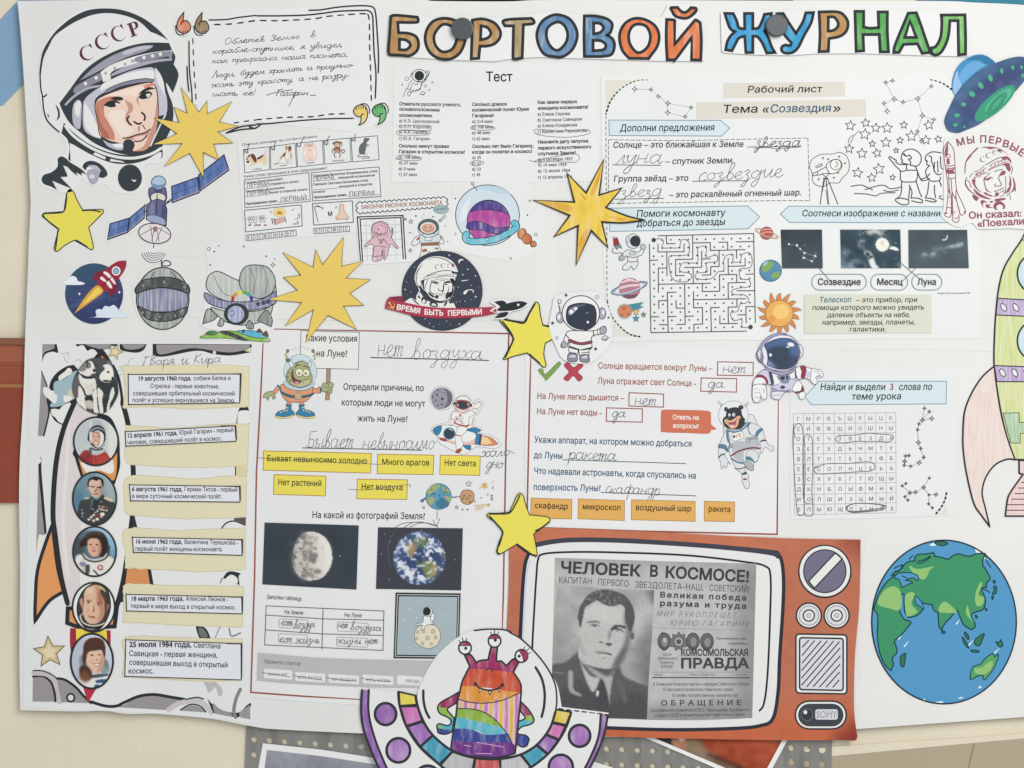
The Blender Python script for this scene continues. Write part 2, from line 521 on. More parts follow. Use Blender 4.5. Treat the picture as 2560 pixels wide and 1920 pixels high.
# ------------------------------------------------------------------ printed photographs: pigment carried by a fine grid
def srgb2lin(a):
    return np.where(a <= 0.04045, a / 12.92, ((a + 0.055) / 1.055) ** 2.4)
class Canvas:
    def __init__(s, x0, y0, x1, y1, base, step=1.6):
        s.x0, s.y0 = OX + x0 * SC, OY + y0 * SC
        s.x1, s.y1 = OX + x1 * SC, OY + y1 * SC
        s.nx = max(3, int(round((s.x1 - s.x0) / step)) + 1); s.ny = max(3, int(round((s.y1 - s.y0) / step)) + 1)
        s.gx, s.gy = np.meshgrid(np.linspace(s.x0, s.x1, s.nx), np.linspace(s.y0, s.y1, s.ny))
        s.step = (s.x1 - s.x0) / (s.nx - 1)
        s.c = np.empty((s.ny, s.nx, 3)); s.c[:] = s._col(base)
    def _col(s, h):
        return np.array([int(h[i:i + 2], 16) / 255 for i in (1, 3, 5)])
    def inside(s, p):
        m = np.zeros(s.gx.shape, bool)
        n = len(p)
        for i in range(n):
            (xa, ya), (xb, yb) = p[i], p[(i + 1) % n]
            if ya == yb: continue
            c = ((ya > s.gy) != (yb > s.gy)) & (s.gx < (xb - xa) * (s.gy - ya) / (yb - ya) + xa)
            m ^= c
        return m
    def blur(s, m, rad):
        sg = rad * SC / s.step
        if sg < 0.25: return m
        k = max(1, int(sg * 2.5)); w = np.exp(-0.5 * (np.arange(-k, k + 1) / sg) ** 2); w /= w.sum()
        for ax in (0, 1):
            pad = [(0, 0), (0, 0)]; pad[ax] = (k, k)
            q = np.pad(m, pad, mode='edge'); o = 0
            for i, wi in enumerate(w):
                o = o + wi * (q[i:i + m.shape[0]] if ax == 0 else q[:, i:i + m.shape[1]])
            m = o
        return m
    def put(s, m, color, a):
        m = (m * a)[..., None]
        s.c = s.c * (1 - m) + s._col(color) * m
    def p(s, color, d, b=3, a=1.0, sm=1):
        s.put(s.blur(s.inside(path(d, True, sm)).astype(float), b), color, a)
    def e(s, color, cx, cy, rx, ry=None, b=3, a=1.0, rot=0):
        s.put(s.blur(s.inside(ell(cx, cy, rx, ry or rx, rot, 40)).astype(float), b), color, a)
    def l(s, color, w, d, b=1, a=1.0, sm=1):
        q = path(d, False, sm); D = np.full(s.gx.shape, 1e9)
        for A, B in zip(q, q[1:]):
            dx, dy = B[0] - A[0], B[1] - A[1]; L2 = dx * dx + dy * dy or 1e-9
            t = np.clip(((s.gx - A[0]) * dx + (s.gy - A[1]) * dy) / L2, 0, 1)
            D = np.minimum(D, np.hypot(s.gx - A[0] - t * dx, s.gy - A[1] - t * dy))
        m = np.clip((w * SC / 2 - D) / s.step + 0.5, 0, 1)
        s.put(s.blur(m, b), color, a)
    def noise(s, size, seed):
        rg = np.random.RandomState(seed); sz = size * SC
        h, w = int((s.y1 - s.y0) / sz) + 3, int((s.x1 - s.x0) / sz) + 3
        g = rg.rand(h, w)
        fx, fy = (s.gx - s.x0) / sz, (s.gy - s.y0) / sz
        ix, iy = fx.astype(int), fy.astype(int); tx_, ty_ = fx - ix, fy - iy
        tx_, ty_ = tx_ * tx_ * (3 - 2 * tx_), ty_ * ty_ * (3 - 2 * ty_)
        return (g[iy, ix] * (1 - tx_) + g[iy, ix + 1] * tx_) * (1 - ty_) + (g[iy + 1, ix] * (1 - tx_) + g[iy + 1, ix + 1] * tx_) * ty_
    def n(s, amp, size, seed=1, mask=None, b=3):
        q = (s.noise(size, seed) - 0.5) * 2 * amp
        if mask is not None: q = q * s.blur(s.inside(path(mask, True, 1)).astype(float), b)
        s.c = np.clip(s.c + q[..., None], 0, 1)
    def clouds(s, color, d, size, seed, thr=0.5, soft=0.2, b=10, a=1.0):
        q = 0.55 * s.noise(size, seed) + 0.3 * s.noise(size / 2, seed + 1) + 0.15 * s.noise(size / 4, seed + 2)
        m = np.clip((q - thr) / soft, 0, 1)
        if d: m = m * s.blur(s.inside(path(d, True, 1)).astype(float), b)
        s.put(m, color, a)
    def done(s, mask=None):
        y = TH.y(); k = PT.mi('#000000v'); o = len(PT.v)
        def pig(a):
            a = srgb2lin(np.clip(a, 0, 1))
            return a * ink_density(a @ np.array([.3, .6, .1]))[..., None]
        cl = pig(s.c).reshape(-1, 3)
        X = (s.gx.ravel() - CX) * PX; Z = (CY - s.gy.ravel()) * PX + Z0
        for i in range(len(X)):
            PT.v.append((X[i], y, Z[i])); PT.col[o + i] = cl[i]
        full = np.ones((s.ny - 1, s.nx - 1), bool); edge = ~full
        if mask is not None:
            mp = mask if not isinstance(mask, str) else path(mask, True, 1)
            mk = s.inside(mp)
            cnt = mk[:-1, :-1].astype(int) + mk[1:, :-1] + mk[:-1, 1:] + mk[1:, 1:]
            full, edge = cnt == 4, (cnt > 0) & (cnt < 4)
            hx, hy = (s.x1 - s.x0) / (s.nx - 1), (s.y1 - s.y0) / (s.ny - 1)
            for p in mp:
                i, j = int((p[0] - s.x0) / hx), int((p[1] - s.y0) / hy)
                if 0 <= i < s.nx - 1 and 0 <= j < s.ny - 1: edge[j, i] = True; full[j, i] = False
        for j, i in zip(*np.nonzero(full)):
            q = o + int(j) * s.nx + int(i)
            PT.f.append([q, q + s.nx, q + s.nx + 1, q + 1]); PT.fm.append(k)
        if mask is None: return
        L = s.c.reshape(s.ny, s.nx, 3)
        for j, i in zip(*np.nonzero(edge)):
            xa, xb, ya, yb = s.gx[j, i], s.gx[j, i + 1], s.gy[j, i], s.gy[j + 1, i]
            # the part of the mask that lies in this cell
            P = mp
            for ax, v, sg in ((0, xa, 1), (0, xb, -1), (1, ya, 1), (1, yb, -1)):
                out = []
                for A, B in zip(P, P[1:] + P[:1]):
                    da, db = (A[ax] - v) * sg, (B[ax] - v) * sg
                    if da >= 0: out.append(A)
                    if (da >= 0) != (db >= 0):
                        t = da / (da - db); out.append((A[0] + (B[0] - A[0]) * t, A[1] + (B[1] - A[1]) * t))
                P = out
                if len(P) < 3: break
            if len(P) < 3: continue
            ar = sum(A[0] * B[1] - B[0] * A[1] for A, B in zip(P, P[1:] + P[:1]))
            if abs(ar) < 1e-3: continue
            if ar > 0: P = P[::-1]
            n0 = len(PT.v)
            for A in P:
                u, w = (A[0] - xa) / (xb - xa), (A[1] - ya) / (yb - ya)
                cc = (L[j, i] * (1 - u) + L[j, i + 1] * u) * (1 - w) + (L[j + 1, i] * (1 - u) + L[j + 1, i + 1] * u) * w
                PT.col[len(PT.v)] = pig(cc); PT.v.append(W3(A, y))
            PT.f.append(list(range(n0, n0 + len(P)))); PT.fm.append(k)

# ------------------------------------------------------------------ building the objects
def build_all():
    for t in THINGS:
        P = [p for p in t.parts if p.f]
        allv = np.array([v for p in P for v in p.v])
        lo_, hi_ = allv.min(0), allv.max(0)
        base = Vector(((lo_[0] + hi_[0]) / 2, max(lo_[1], -t.d), (lo_[2] + hi_[2]) / 2))
        single = len(P) == 1
        def tagit(o):
            o['label'] = t.label
            if t.cat: o['category'] = t.cat
            if t.group: o['group'] = t.group
            if t.kind: o['kind'] = t.kind
        root = None
        if not single:
            root = bpy.data.objects.new(t.name, None); root.empty_display_size = 0.02
            COL.objects.link(root); root.location = base; tagit(root)
        made = {}
        for p in P:
            nm = t.name if single else p.name
            me = bpy.data.meshes.new(nm)
            used = sorted({i for q in p.f for i in q}); remap = {a: i for i, a in enumerate(used)}
            me.from_pydata([(p.v[a][0] - base.x, p.v[a][1] - base.y, p.v[a][2] - base.z) for a in used], [], [[remap[i] for i in q] for q in p.f])
            for kk in p.mats: me.materials.append(mat(kk))
            me.polygons.foreach_set('material_index', p.fm)
            if p.col:
                at = me.color_attributes.new('pigment', 'FLOAT_COLOR', 'POINT')
                buf = np.zeros((len(used), 4), dtype=np.float32); buf[:, 3] = 1
                for i, a in enumerate(used):
                    if a in p.col: buf[i, :3] = p.col[a]
                at.data.foreach_set('color', buf.ravel())
            me.update()
            o = bpy.data.objects.new(nm, me); COL.objects.link(o)
            made[id(p)] = o
            if single:
                o.location = base; tagit(o)
            else:
                if p.parent is not None and id(p.parent) in made:
                    o.parent = made[id(p.parent)]
                else:
                    o.parent = root
                if p.label: o['label'] = p.label
# ------------------------------------------------------------------ the wall and what hangs behind the poster
Thing('wall', 'plain beige painted wall behind the poster', '', 0, kind='structure')
part('wall'); NATIVE()
f('#dcd3bdp', [(-700, -700), (3300, -700), (3300, 2700), (-700, 2700)], sm=0)
T(0, 0)
part('painted_stripe')
TH.d = 0.0006
f('#87a8c4p', '-400 900 -400 560 120 0 560 -420 1100 -420 560 200 205 690 0 900', sm=0)
TH.d = 0
NATIVE()

Thing('wooden_rail', 'red brown wooden rail on the beige wall beside the poster', 'rail', 5)
part('board')
sheet('#9a4f3cp', [(-500, 962), (330, 966), (330, 1258), (-500, 1258)], 5, sm=0)
part('upper_board')
sheet('#a9654cp', [(-500, 860), (330, 862), (330, 905), (-500, 905)], 5, sm=0)
f('#9d5a44', [(-500, 905.5), (330, 905.5), (330, 912), (-500, 912)], sm=0)
part('middle_board')
TH.d = 0.0042
sheet('#a05742p', [(-500, 905), (330, 905), (330, 962), (-500, 960)], 4.2, sm=0)
part('ledge_strip')
TH.d = 0.008
sheet('#8d624ap', [(-500, 842), (330, 846), (330, 862), (-500, 860)], 8, sm=0)
part('gold_strip')
TH.d = 0.0056
sheet('#a9784fp', [(-500, 958), (330, 962), (330, 970), (-500, 968)], 5.6, sm=0)

Thing('dark_rail', 'thin black rail showing above the top edge of the poster', 'rail', 4)
part('dark_rail')
sheet('#26292bw', [(1075, -22), (1985, -22), (1985, 16), (1075, 16)], 4, sm=0)
Thing('teal_board', 'teal blue board edge at the upper right above the poster', 'board', 5)
part('teal_board')
sheet('#3f86a0p', [(2300, -90), (2900, -70), (2900, 60), (2300, 40)], 5, sm=0)

Thing('wall_ledge', 'beige moulded ledge along the wall under the poster on the right', 'ledge', 2.2)
part('ledge_face')
sheet('#b0a58cp', [(1900, 1911), (2084, 1894), (2570, 1849), (3000, 1815), (3000, 2400), (1900, 2400)], 2.2, sm=0)
f('#8f846c', [(2424, 1925), (2427, 1925), (2442, 1864), (2438, 1864)], sm=0)
part('ledge_top')
TH.d = 0.0027
sheet('#d9d0b9p', [(1900, 1890), (2084, 1870), (2560, 1838), (3000, 1806), (3000, 1815), (2570, 1849), (2084, 1894), (1900, 1911)], 2.7, sm=0)  # flat strip; its paler cream paints in the light caught by the ledge top

# perforated metal panel
Thing('perforated_panel', 'grey perforated metal panel under the lower edge of the poster', 'metal panel', 3.2)
part('perforated_panel')
holes = []
def hole_row(x0, x1, y0, slope):
    x = x0
    while x < x1:
        cx, cy = x, y0 + slope * (x - x0)
        holes.append([(cx + 8.4 * math.cos(k * math.pi / 8), cy + 8.4 * math.sin(k * math.pi / 8)) for k in range(16)]); x += 38.5
for k in range(-2, 4):
    hole_row(633.5, 1180, 1852 + 38.5 * k, .069)
    hole_row(1480.5, 1930, 1873.5 + 38.5 * k, .045)
    hole_row(1982, 2075, 1873 + 37 * k, .07)
outer = [(619, 1700), (2086, 1700), (2080, 2030), (606, 2030)]
fillpts(outer, '#8f8e8ag', holes)
y0 = -(TH.d + TH.lay * STEP)
for h in holes:
    n = len(h)
    PT.add([W3(a, y0) for a in h] + [W3(a, y0 + .0014) for a in h], [(i, (i + 1) % n, (i + 1) % n + n, i + n) for i in range(n)], '#8c8b86')
PT.add([W3(a, y0) for a in outer] + [W3(a, y0 + .0014) for a in outer], [(0, 1, 5, 4), (1, 2, 6, 5), (2, 3, 7, 6), (3, 0, 4, 7)], '#8c8b86')

# prints pinned to the panel
Thing('paper_print', 'white bordered print with a lavender grey picture on the metal panel', 'print', 4.6, 'prints on the metal panel')
T(640, 1440)
part('paper'); sheet('#e3e3dew', '52 1455 560 1510 1400 1640 1400 1960 -40 1960', .4, 0)
part('picture')
c = Canvas(30, 1500, 1400, 1960, '#9697a1', 4)
c.n(.05, 260, 3); c.n(.02, 30, 4)
c.done([(OX + a * SC, OY + b * SC) for a, b in ((88, 1512), (560, 1566), (1380, 1690), (1380, 1940), (30, 1940))])

Thing('paper_print', 'white bordered print showing an orange red sleeve and a hand under the television', 'print', 5.2, 'prints on the metal panel')
T(1280, 1440)
part('paper'); sheet('#e6e5dfw', '1150 1330 2440 1330 2385 1430 2240 1700 2150 1860 1790 1680 1165 1412', .4, 0)
part('picture')
c = Canvas(1180, 1340, 2420, 1850, '#96806a', 2.5)
c.p('#3b3b3c', '1180 1340 1400 1340 1420 1440 1380 1500 1180 1450', 10)
c.p('#a3492f', '1640 1340 2420 1340 2420 1420 2200 1850 1950 1760 1720 1540 1650 1450', 26)
c.p('#b4543a', '1900 1380 2300 1400 2200 1600 2000 1560', 40, .7)
c.p('#b07a5e', '1390 1400 1500 1400 1520 1480 1450 1500 1390 1470', 8)
c.p('#c3c6ca', '1440 1340 1520 1340 1500 1420 1450 1430', 6)
c.l('#3a2a26', 40, '1700 1560 1900 1640 2080 1720', 14, .8)
c.p('#82705d', '1480 1500 1700 1560 1950 1660 1800 1690 1500 1560', 14, .7)
c.p('#7d7b78', '2180 1340 2420 1340 2420 1380 2290 1440 2220 1400', 12, .8)
c.n(.04, 60, 5)
c.done([(OX + a * SC, OY + b * SC) for a, b in ((1215, 1400), (1300, 1335), (2400, 1335), (2340, 1430), (2200, 1690), (2120, 1810), (1830, 1660))])

Thing('paper_print', 'small white print corner poking out beside the purple flying saucer rim', 'print', 4.4, 'prints on the metal panel')
part('paper_print'); sheet('#e3e2dcw', '640 1620 720 1618 870 1665 1000 1780 560 1780', .4, 0)

# ------------------------------------------------------------------ the poster
NATIVE()
Thing('poster', 'large white paper poster covered in glued space cut-outs', 'poster', 10)
part('paper')
sheet('#dddcd6w', '''43 2! 50 75 59 197 68 347 75 480 76 514 72 596 69 683 66 755 62 854 59 960 55 1047 49 1145 47 1249 49 1365 50 1440 48 1614 50 1776!
 197 1779 260 1777 318 1785 405 1785 521 1796 640 1818 700 1824 909 1834 1200 1842 1700 1842 2000 1834 2143 1823 2350 1808 2560 1793 2740 1780!
 2740 30! 2560 12 2440 6 2340 2 1960 1 1400 -1 1270 3 1090 2 1000 -1 400 -2 180 0''', .7)
part('tape_strip')
TH.d = 0.01012
sheet('#dfded8w', [(1337, 300), (1392, 300), (1392, 940), (1337, 940)], .12, 0)
TH.d = 0.01
for q in ('60 1005 140 1004 200 1007', '330 790 640 797 960 803 1330 801', '2100 876 2300 874 2500 880', '2170 1330 2140 1500 2150 1700', '420 640 700 655 900 652', '1290 1350 1294 1560 1290 1760'):
    part('fold_line'); l('#cfcec8', 1.6, q)
# ------------------------------------------------------------------ big cosmonaut portrait
T(0, 0)
Thing('cosmonaut_cutout', 'large cut-out of a cosmonaut face in a white helmet lettered CCCP in the top corner', 'cut-out', 11, 'drawn cut-outs')
part('paper')
sheet('#dfdfdaw', '335 600 375 380 500 215 700 85 900 55 1110 70 1310 165 1455 330 1535 480 1570 620 1535 830 1515 1050 1490 1180 1430 1280 1420 1400 1250 1430 1245 1600 1180 1670 1000 1665 900 1590 800 1610 700 1545 630 1650 500 1655 345 1595 335 1500 485 1355 555 1330 565 1230 495 1140 395 1030 345 850')
pic = part('helmet')
f(INK2, '338 640! 345 560 370 440 440 320 520 230 640 140 780 82 960 73 1100 98 1240 158 1350 240 1430 320 1475 380! 1440 340 1360 298 1300 275! 1200 185 1080 135 940 113 800 128 660 183 560 243 470 313 420 403 375 503 353 640!')
ll(INK, 13, '345 620 347 700 354 780 366 830 376 940 402 1030 452 1090 512 1142', '368 836 385 832 404 815')
f(INK2, '480 905 512 950 515 1010 488 1045! 500 980')
l(INK, 9, '412 985 415 1000 424 1012')
f(INK2, '512 892! 600 775 720 618 860 508 1050 418 1250 370 1460 370! 1490 440 1515 490 1500 555! 1537 620 1537 680 1492 803! 1455 740 1432 712! 1452 800 1490 900 1497 1010 1472 1120 1422 1220 1372 1300 1250 1350 1130 1345 980 1310 820 1240 700 1150 600 1060 540 960')
part('helmet_rim', pic)
f('#a09eac', '690 695! 800 590 950 490 1150 410 1300 388 1318 405 1250 442 1100 492 950 562 800 642!')
f('#bebbc7', '1060 450 1200 405 1300 398 1302 412 1200 432 1100 472')
f('#9391a1', '632 790 660 740 800 660 870 625! 882 690! 760 750 680 805 648 808!')
f('#dededa', '868 622! 960 560 1150 490 1330 450 1485 433! 1485 482! 1350 500 1200 540 1000 600 950 640! 955 690 890 708!')
f('#9391a1', '1170 500 1330 455 1480 437! 1488 512! 1465 510! 1455 483! 1200 537')
for x, y in ((830, 672), (738, 722), (1243, 497), (1318, 482), (1385, 467)): e('#e2e2de', x, y, 15)
for x, y in ((912, 632), (990, 588), (1080, 553), (1145, 528)): e('#9d9d9e', x, y, 12)
f('#aba8b7', '960 660! 1150 592 1340 540 1490 522! 1470 505! 1350 513 1100 568 960 640!')
l('#b0adba', 20, '565 905 640 832 760 762 872 742')
part('helmet_lining', pic)
f('#b9b7c5', '625 960 640 890 680 862 706 900 702 1000 692 1105 660 1108 630 1060')
f('#dfdfdb', '645 905 680 870 697 900 690 960 680 1012 650 980')
f('#bfbdc9', '715 880! 760 820 870 742 1000 662 1150 602 1300 575! 1340 600 1372 700 1400 760 1442 830 1445 970 1400 1000 1365 1002! 1360 830 1320 722 1200 700 1050 740 900 802 832 850 820 900 832 1000 852 1100 872 1182 880 1205! 800 1182 730 1132 710 1050', 7)
f('#e0e0dd', '868 785! 880 730 1000 668 1150 622 1300 605 1332 640 1310 682 1200 680 1050 710 940 752')
f('#dcdcd9', '1338 580! 1385 640 1415 720 1425 825 1398 780 1358 700')
f('#dfdfdc', '728 898 762 930 802 1000 852 1120 868 1190 808 1170 740 1100 725 1000')
f('#8d8b9c', '890 812! 950 760 1100 702 1250 678 1332 690! 1310 707 1200 717 1050 747 950 792', 6)
part('face', pic)
f('#e5cab9', '820 898! 850 850 950 802 1100 752 1250 716 1322 720 1357 800 1367 1000 1342 1150 1292 1262 1240 1302 1150 1307 1100 1252! 1000 1232 930 1212 862 1162 846 1060 822 950', 9)
f('#c98a76', '823 900! 850 870 950 832 1062 842! 1040 872 940 882 900 920 902 1000! 950 1080 985 1150 992 1212! 900 1192 862 1132 842 1040')
f('#b86f60', '832 950! 842 912 852 1000 882 1090 932 1150 942 1202! 882 1172 850 1082')
f('#ecd6c8', '900 832 1100 772 1250 742 1240 772 1180 832 1100 822')
f('#ead8ce', '930 1002 980 952 1080 962 1072 1042 1100 1082 1150 1122 1060 1182 1010 1132')
f('#c69a88', '1075 860! 1142 900 1142 960 1102 1002 1122 1062! 1088 1052 1083 992 1108 942')
f('#c69a88', '1190 830! 1202 900 1242 992 1220 942 1178 872')
f('#cb9683', '1356 850! 1366 1000 1342 1150 1292 1262 1240 1302 1150 1307! 1230 1272 1272 1202 1292 1142 1332 1042')
f('#d9917f', '1240 740 1320 715 1330 735 1260 760')
f(INK, '948 852! 1000 834 1052 840 1068 862! 1000 866'); f(INK, '1188 822! 1230 778 1290 752 1348 765! 1280 780')
f(INK, '893 910! 940 873 1000 868 1042 892! 1000 917 960 927'); f('#dcd8d4', '990 888 1032 897 1012 917')
e(INK, 968, 897, 28, 26)
f(INK, '1193 842! 1230 800 1290 788 1317 810! 1290 842 1230 857'); f('#dcd8d4', '1258 815 1302 811 1280 842')
e(INK, 1238, 828, 26, 24)
ll(INK, 16, '1116 1000 1100 1030 1114 1064 1136 1080', '1222 970 1252 1002 1245 1042', '1155 1050 1180 1066 1202 1070 1222 1060')
ll('#7a3f38', 9, '1200 1090 1200 1132', '1230 1080 1256 1116')
f('#c98e88', '1070 1195! 1150 1170 1250 1150 1292 1128! 1270 1182 1230 1204 1160 1207')
f('#e6c4ba', '1150 1190 1220 1172 1268 1170 1240 1200 1180 1208')
ll(INK, 11, '1060 1195 1120 1186 1180 1164 1250 1146 1300 1114', '1160 1220 1222 1216 1270 1170')
part('microphone', pic)
f('#b9b7c5', '885 1205! 960 1240 1062 1235! 1060 1292 1000 1292 930 1262'); f('#e5e5e3', '975 1247 1050 1242 1060 1272 1000 1272')
f(INK2, '1065 1240 1080 1210 1112 1203 1150 1220 1163 1255 1145 1300! 1080 1310!')
l('#cfd6d6', 13, '1300 1262 1370 1110 1432 985')
part('collar', pic)
f(INK2, '552 1060! 640 1150 780 1250 960 1320 1130 1342 1260 1332 1400 1272! 1406 1342 1390 1372! 1386 1312 1250 1386 1100 1416 950 1402 780 1332 620 1242 600 1242! 610 1392! 590 1372 600 1282 580 1202 530 1152!')
l('#dededa', 24, '562 1085 640 1178 800 1284 980 1350 1150 1366 1300 1332 1396 1278')
f('#dededa', '820 1315! 915 1358! 905 1378! 803 1335!'); f('#dededa', '955 1372! 1060 1393! 1078 1406! 948 1392!')
part('suit', pic)
f(INK2, '498 1372 530 1350 572 1370 602 1400 700 1460 752 1512! 705 1492 710 1520! 660 1490 672 1520! 630 1490 580 1440! 545 1430! 580 1510 580 1526! 520 1530! 622 1632! 500 1582 450 1560! 492 1642! 440 1612 380 1590 358 1550 380 1510 440 1490 490 1450 500 1410')
f(INK2, '713 1440 740 1400 800 1390 870 1420 922 1480 922 1520 880 1537 840 1520! 862 1490 820 1450 760 1440 740 1472!')
f('#aaa8b6', '753 1482 800 1458 852 1480 852 1540 832 1580 790 1592 758 1540'); e('#cfced4', 795, 1525, 24, 20); f('#b6b4c1', '760 1430 830 1430 875 1480 850 1475 800 1450')
e(INK2, 1122, 1537, 104, 116); f('#dededa', '1130 1545! 1158 1556 1180 1550! 1160 1572')
part('lettering', pic)
def serif_c(key, cx, cy, w, h, rot):
    """a roman capital C"""
    o = [(.5 * math.cos(math.radians(t)), .5 * math.sin(math.radians(t))) for t in range(48, 322, 14)]
    i = [(.08 + .40 * math.cos(math.radians(t)), .455 * math.sin(math.radians(t))) for t in range(318, 40, -14)]
    P = o + [(.36, -.30), (.44, -.28), (.47, -.5), (.42, -.5)][::-1][:0] + i
    c, s_ = math.cos(math.radians(rot)), math.sin(math.radians(rot))
    tr = lambda a: (cx + (a[0] * w * c - a[1] * h * s_), cy + (a[0] * w * s_ + a[1] * h * c))
    f(key, [tr(a) for a in P], sm=0)
    f(key, [tr(a) for a in ((.34, -.48), (.45, -.49), (.45, -.16), (.41, -.16), (.38, -.28), (.28, -.40))], sm=0)
M = '#673a44'
serif_c(M, 752, 458, 132, 128, -24); serif_c(M, 885, 362, 132, 132, -24); serif_c(M, 1022, 290, 128, 136, -22)
def serif_p(key, x, y, h, ux, uy):
    vx, vy = uy, -ux
    q = lambda a, b: (x + a * h * ux + b * h * vx, y + a * h * uy + b * h * vy)
    f(key, [q(*a) for a in ((-.12, 0), (.36, 0), (.36, .05), (.24, .09), (.24, .92), (.36, .95), (.36, 1), (-.12, 1), (-.12, .95), (0, .92), (0, .09), (-.12, .05))], sm=0)
    P = [q(*a) for a in ((.22, 1), (.45, 1), (.62, .92), (.68, .74), (.62, .56), (.45, .46), (.22, .46), (.22, .52), (.36, .53), (.44, .62), (.46, .74), (.43, .87), (.36, .94), (.22, .95))]
    f(key, P, sm=0)
serif_p(M, 1145, 318, 122, .94, -.33)

# ------------------------------------------------------------------ quotation card
NATIVE()
Thing('quote_card', 'white card with a handwritten quotation inside a hand drawn dashed frame', 'card', 10.8)
part('paper')
sheet('#dedfdaw', '468 35 950 8 968 300 890 330 640 305 470 335', .6, 0)
part('drawn_frame')
T(0, 0)
ll(INK, 13, '1800 172 1950 168 2060 150 2212 132', sm=1)
dash(INK, 14, '1850 212 2020 204 2212 176', 52, 48)
T(640, 0)
ll(INK, 14, '0 136 200 136 420 130 560 116 720 96 900 90 970 92 1005 130 1012 250 1020 450 1036 640 1030 850')
l(INK, 14, '455 88 560 84 700 62 850 50 960 50 1015 66 1035 130 1048 300 1058 480 1056 632')
dash(INK, 13, '35 176 200 178 440 166 540 156 620 140 900 118 960 122', 54, 42)
dash(INK, 13, '965 120 978 180 982 400 990 620 996 870', 52, 36)
ll(INK, 13, '0 1072 120 1066 400 1040 620 1026 845 1022', '-60 1092 -10 1108 40 1075')
dash(INK, 13, '0 1034 250 1014 480 1008 640 986 800 982', 48, 42)
T(0, 0)
ll(INK, 13, '1632 352 1636 600 1655 780 1660 900', '1615 570 1622 700 1632 790', '1960 1145 2080 1095 2212 1078', '1950 1150 2080 1120 2210 1108')
dash(INK, 12, '1665 330 1675 600 1690 800 1694 910', 50, 46)
dash(INK, 12, '2020 1062 2130 1046 2212 1036', 44, 44)
part('handwriting')
NATIVE()
H = dict(h=7.6, w=1.45, sl=.3)
for q in (('Облетев Землю', 560, 111, 750, 96), ('в', 774, 94, 790, 92), ('корабле-спутнике, я увидел,', 530, 134, 858, 117), ('как прекрасна наша планета.', 530, 158, 872, 141),
          ('Люди, будем хранить и приумно-', 529, 194, 884, 167), ('жать эту красоту, а не разру-', 527, 219, 873, 193), ('шать её!', 530, 241, 640, 237)):
    hand(INK, *q, **H)
hand(INK, 'Гагарин', 688, 240, 770, 237, h=7.5, w=1.6, sl=.3)
ll(INK, 1.7, '665 238 690 231 731 224', '775 238 790 238', '735 238 727 255 722 265')

quotes = [('terracotta', '#d98a66m', 0, 0, 'orange'), ('tan', '#9c845fm', 158, 0, 'brown')]
T(0, 0)
for nm, key, dx, _, lab in quotes:
    Thing('quotation_mark', f'{lab} felt pen quotation mark opening the handwritten quote', 'quotation mark', 11.4, 'paper quotation marks')
    part('quotation_mark')
    P = lambda s: ' '.join(str(float(v.rstrip('!')) + (dx if i % 2 == 0 else 2 if dx else 0)) + ('!' if v.endswith('!') else '') for i, v in enumerate(s.split()))
    sheet('#dcdcd7w', P('1500 230 1520 150 1570 95 1605 95 1605 170 1650 200 1660 250 1620 300 1560 315'), .5)
    f(key, P('1527 240 1540 170 1588 105! 1585 150 1580 180! 1620 182 1645 225 1640 260 1605 288 1560 282'), 10)
    ll(INK, 10, P('1565 212 1568 190 1590 182'), P('1517 220 1522 270 1545 298 1590 302'))
    for k in range(5): l(INK, 6, P(f'{1556 + 16 * k} {278 + (6 if k in (1, 2) else 0)} {1550 + 17 * k} {262 + (4 if k in (1, 2) else 0)}'))
T(640, 0)
for key, dx, dy, lab in (('#dcc473m', 0, 0, 'yellow'), ('#6fb873m', 162, -4, 'green')):
    Thing('quotation_mark', f'{lab} felt pen quotation mark closing the handwritten quote', 'quotation mark', 11.4, 'paper quotation marks')
    part('quotation_mark')
    P = lambda s: ' '.join(str(float(v.rstrip('!')) + (dx if i % 2 == 0 else dy)) + ('!' if v.endswith('!') else '') for i, v in enumerate(s.split()))
    sheet('#dcdcd7w', P('830 960 850 920 900 890 960 895 990 940 990 1010 950 1070 890 1100 870 1080 890 1030 850 1010'), .5)
    f(key, P('842 965 860 925 900 905 945 920 962 970 958 1020 930 1062 888 1082! 905 1050 908 1010! 870 1005'), 10)
    ll(INK, 10, P('905 1010 912 990 930 985'), P('905 900 950 898 978 935 978 980'))
    for k in range(5): l(INK, 7, P(f'{866 + 20 * k} {930 - (12 if 0 < k < 4 else 0)} {872 + 19 * k} {948 - (10 if 0 < k < 4 else 0)}'))

# ------------------------------------------------------------------ title letters
def letter(col, outer, *inner, name='letter'):
    p = part('letter', None)
    o = path(outer, True, 1); h = [path(i, True, 1) for i in inner]
    fillpts(o, col, h)
    for q in [o] + h: strokepts(q, INK, 26 * SC, True)
    return p
Thing('title_strip', 'cut-out heading strip of felt pen letters reading БОРТОВОЙ', 'title', 12, 'cut-out title strips')
T(640, 0)
part('paper')
sheet('#dfdfdaw', [(1130, 470), (1150, 140), (1190, 105), (1420, 130), (1480, 150), (2290, 150), (2440, 105), (2640, 105), (2900, 140), (3060, 150), (3500, 150), (3560, 40), (3800, 40), (3830, 100), (3870, 530), (3500, 528), (2900, 510), (2430, 495), (2200, 510), (2060, 532), (1760, 522), (1380, 500)], .9, 0)
TAN, BLU, ORG, SKY, GRN = '#b98f5am', '#6189b0m', '#dd7a4bm', '#3f9fd0m', '#5aa957m'
letter(TAN, '1165 145! 1210 133 1395 150! 1402 180 1380 195 1225 195! 1232 285! 1320 290 1385 320 1405 380 1390 440 1330 482 1250 478 1165 475! 1145 450 1155 300', '1240 340! 1300 350 1335 390 1300 430 1240 430!')
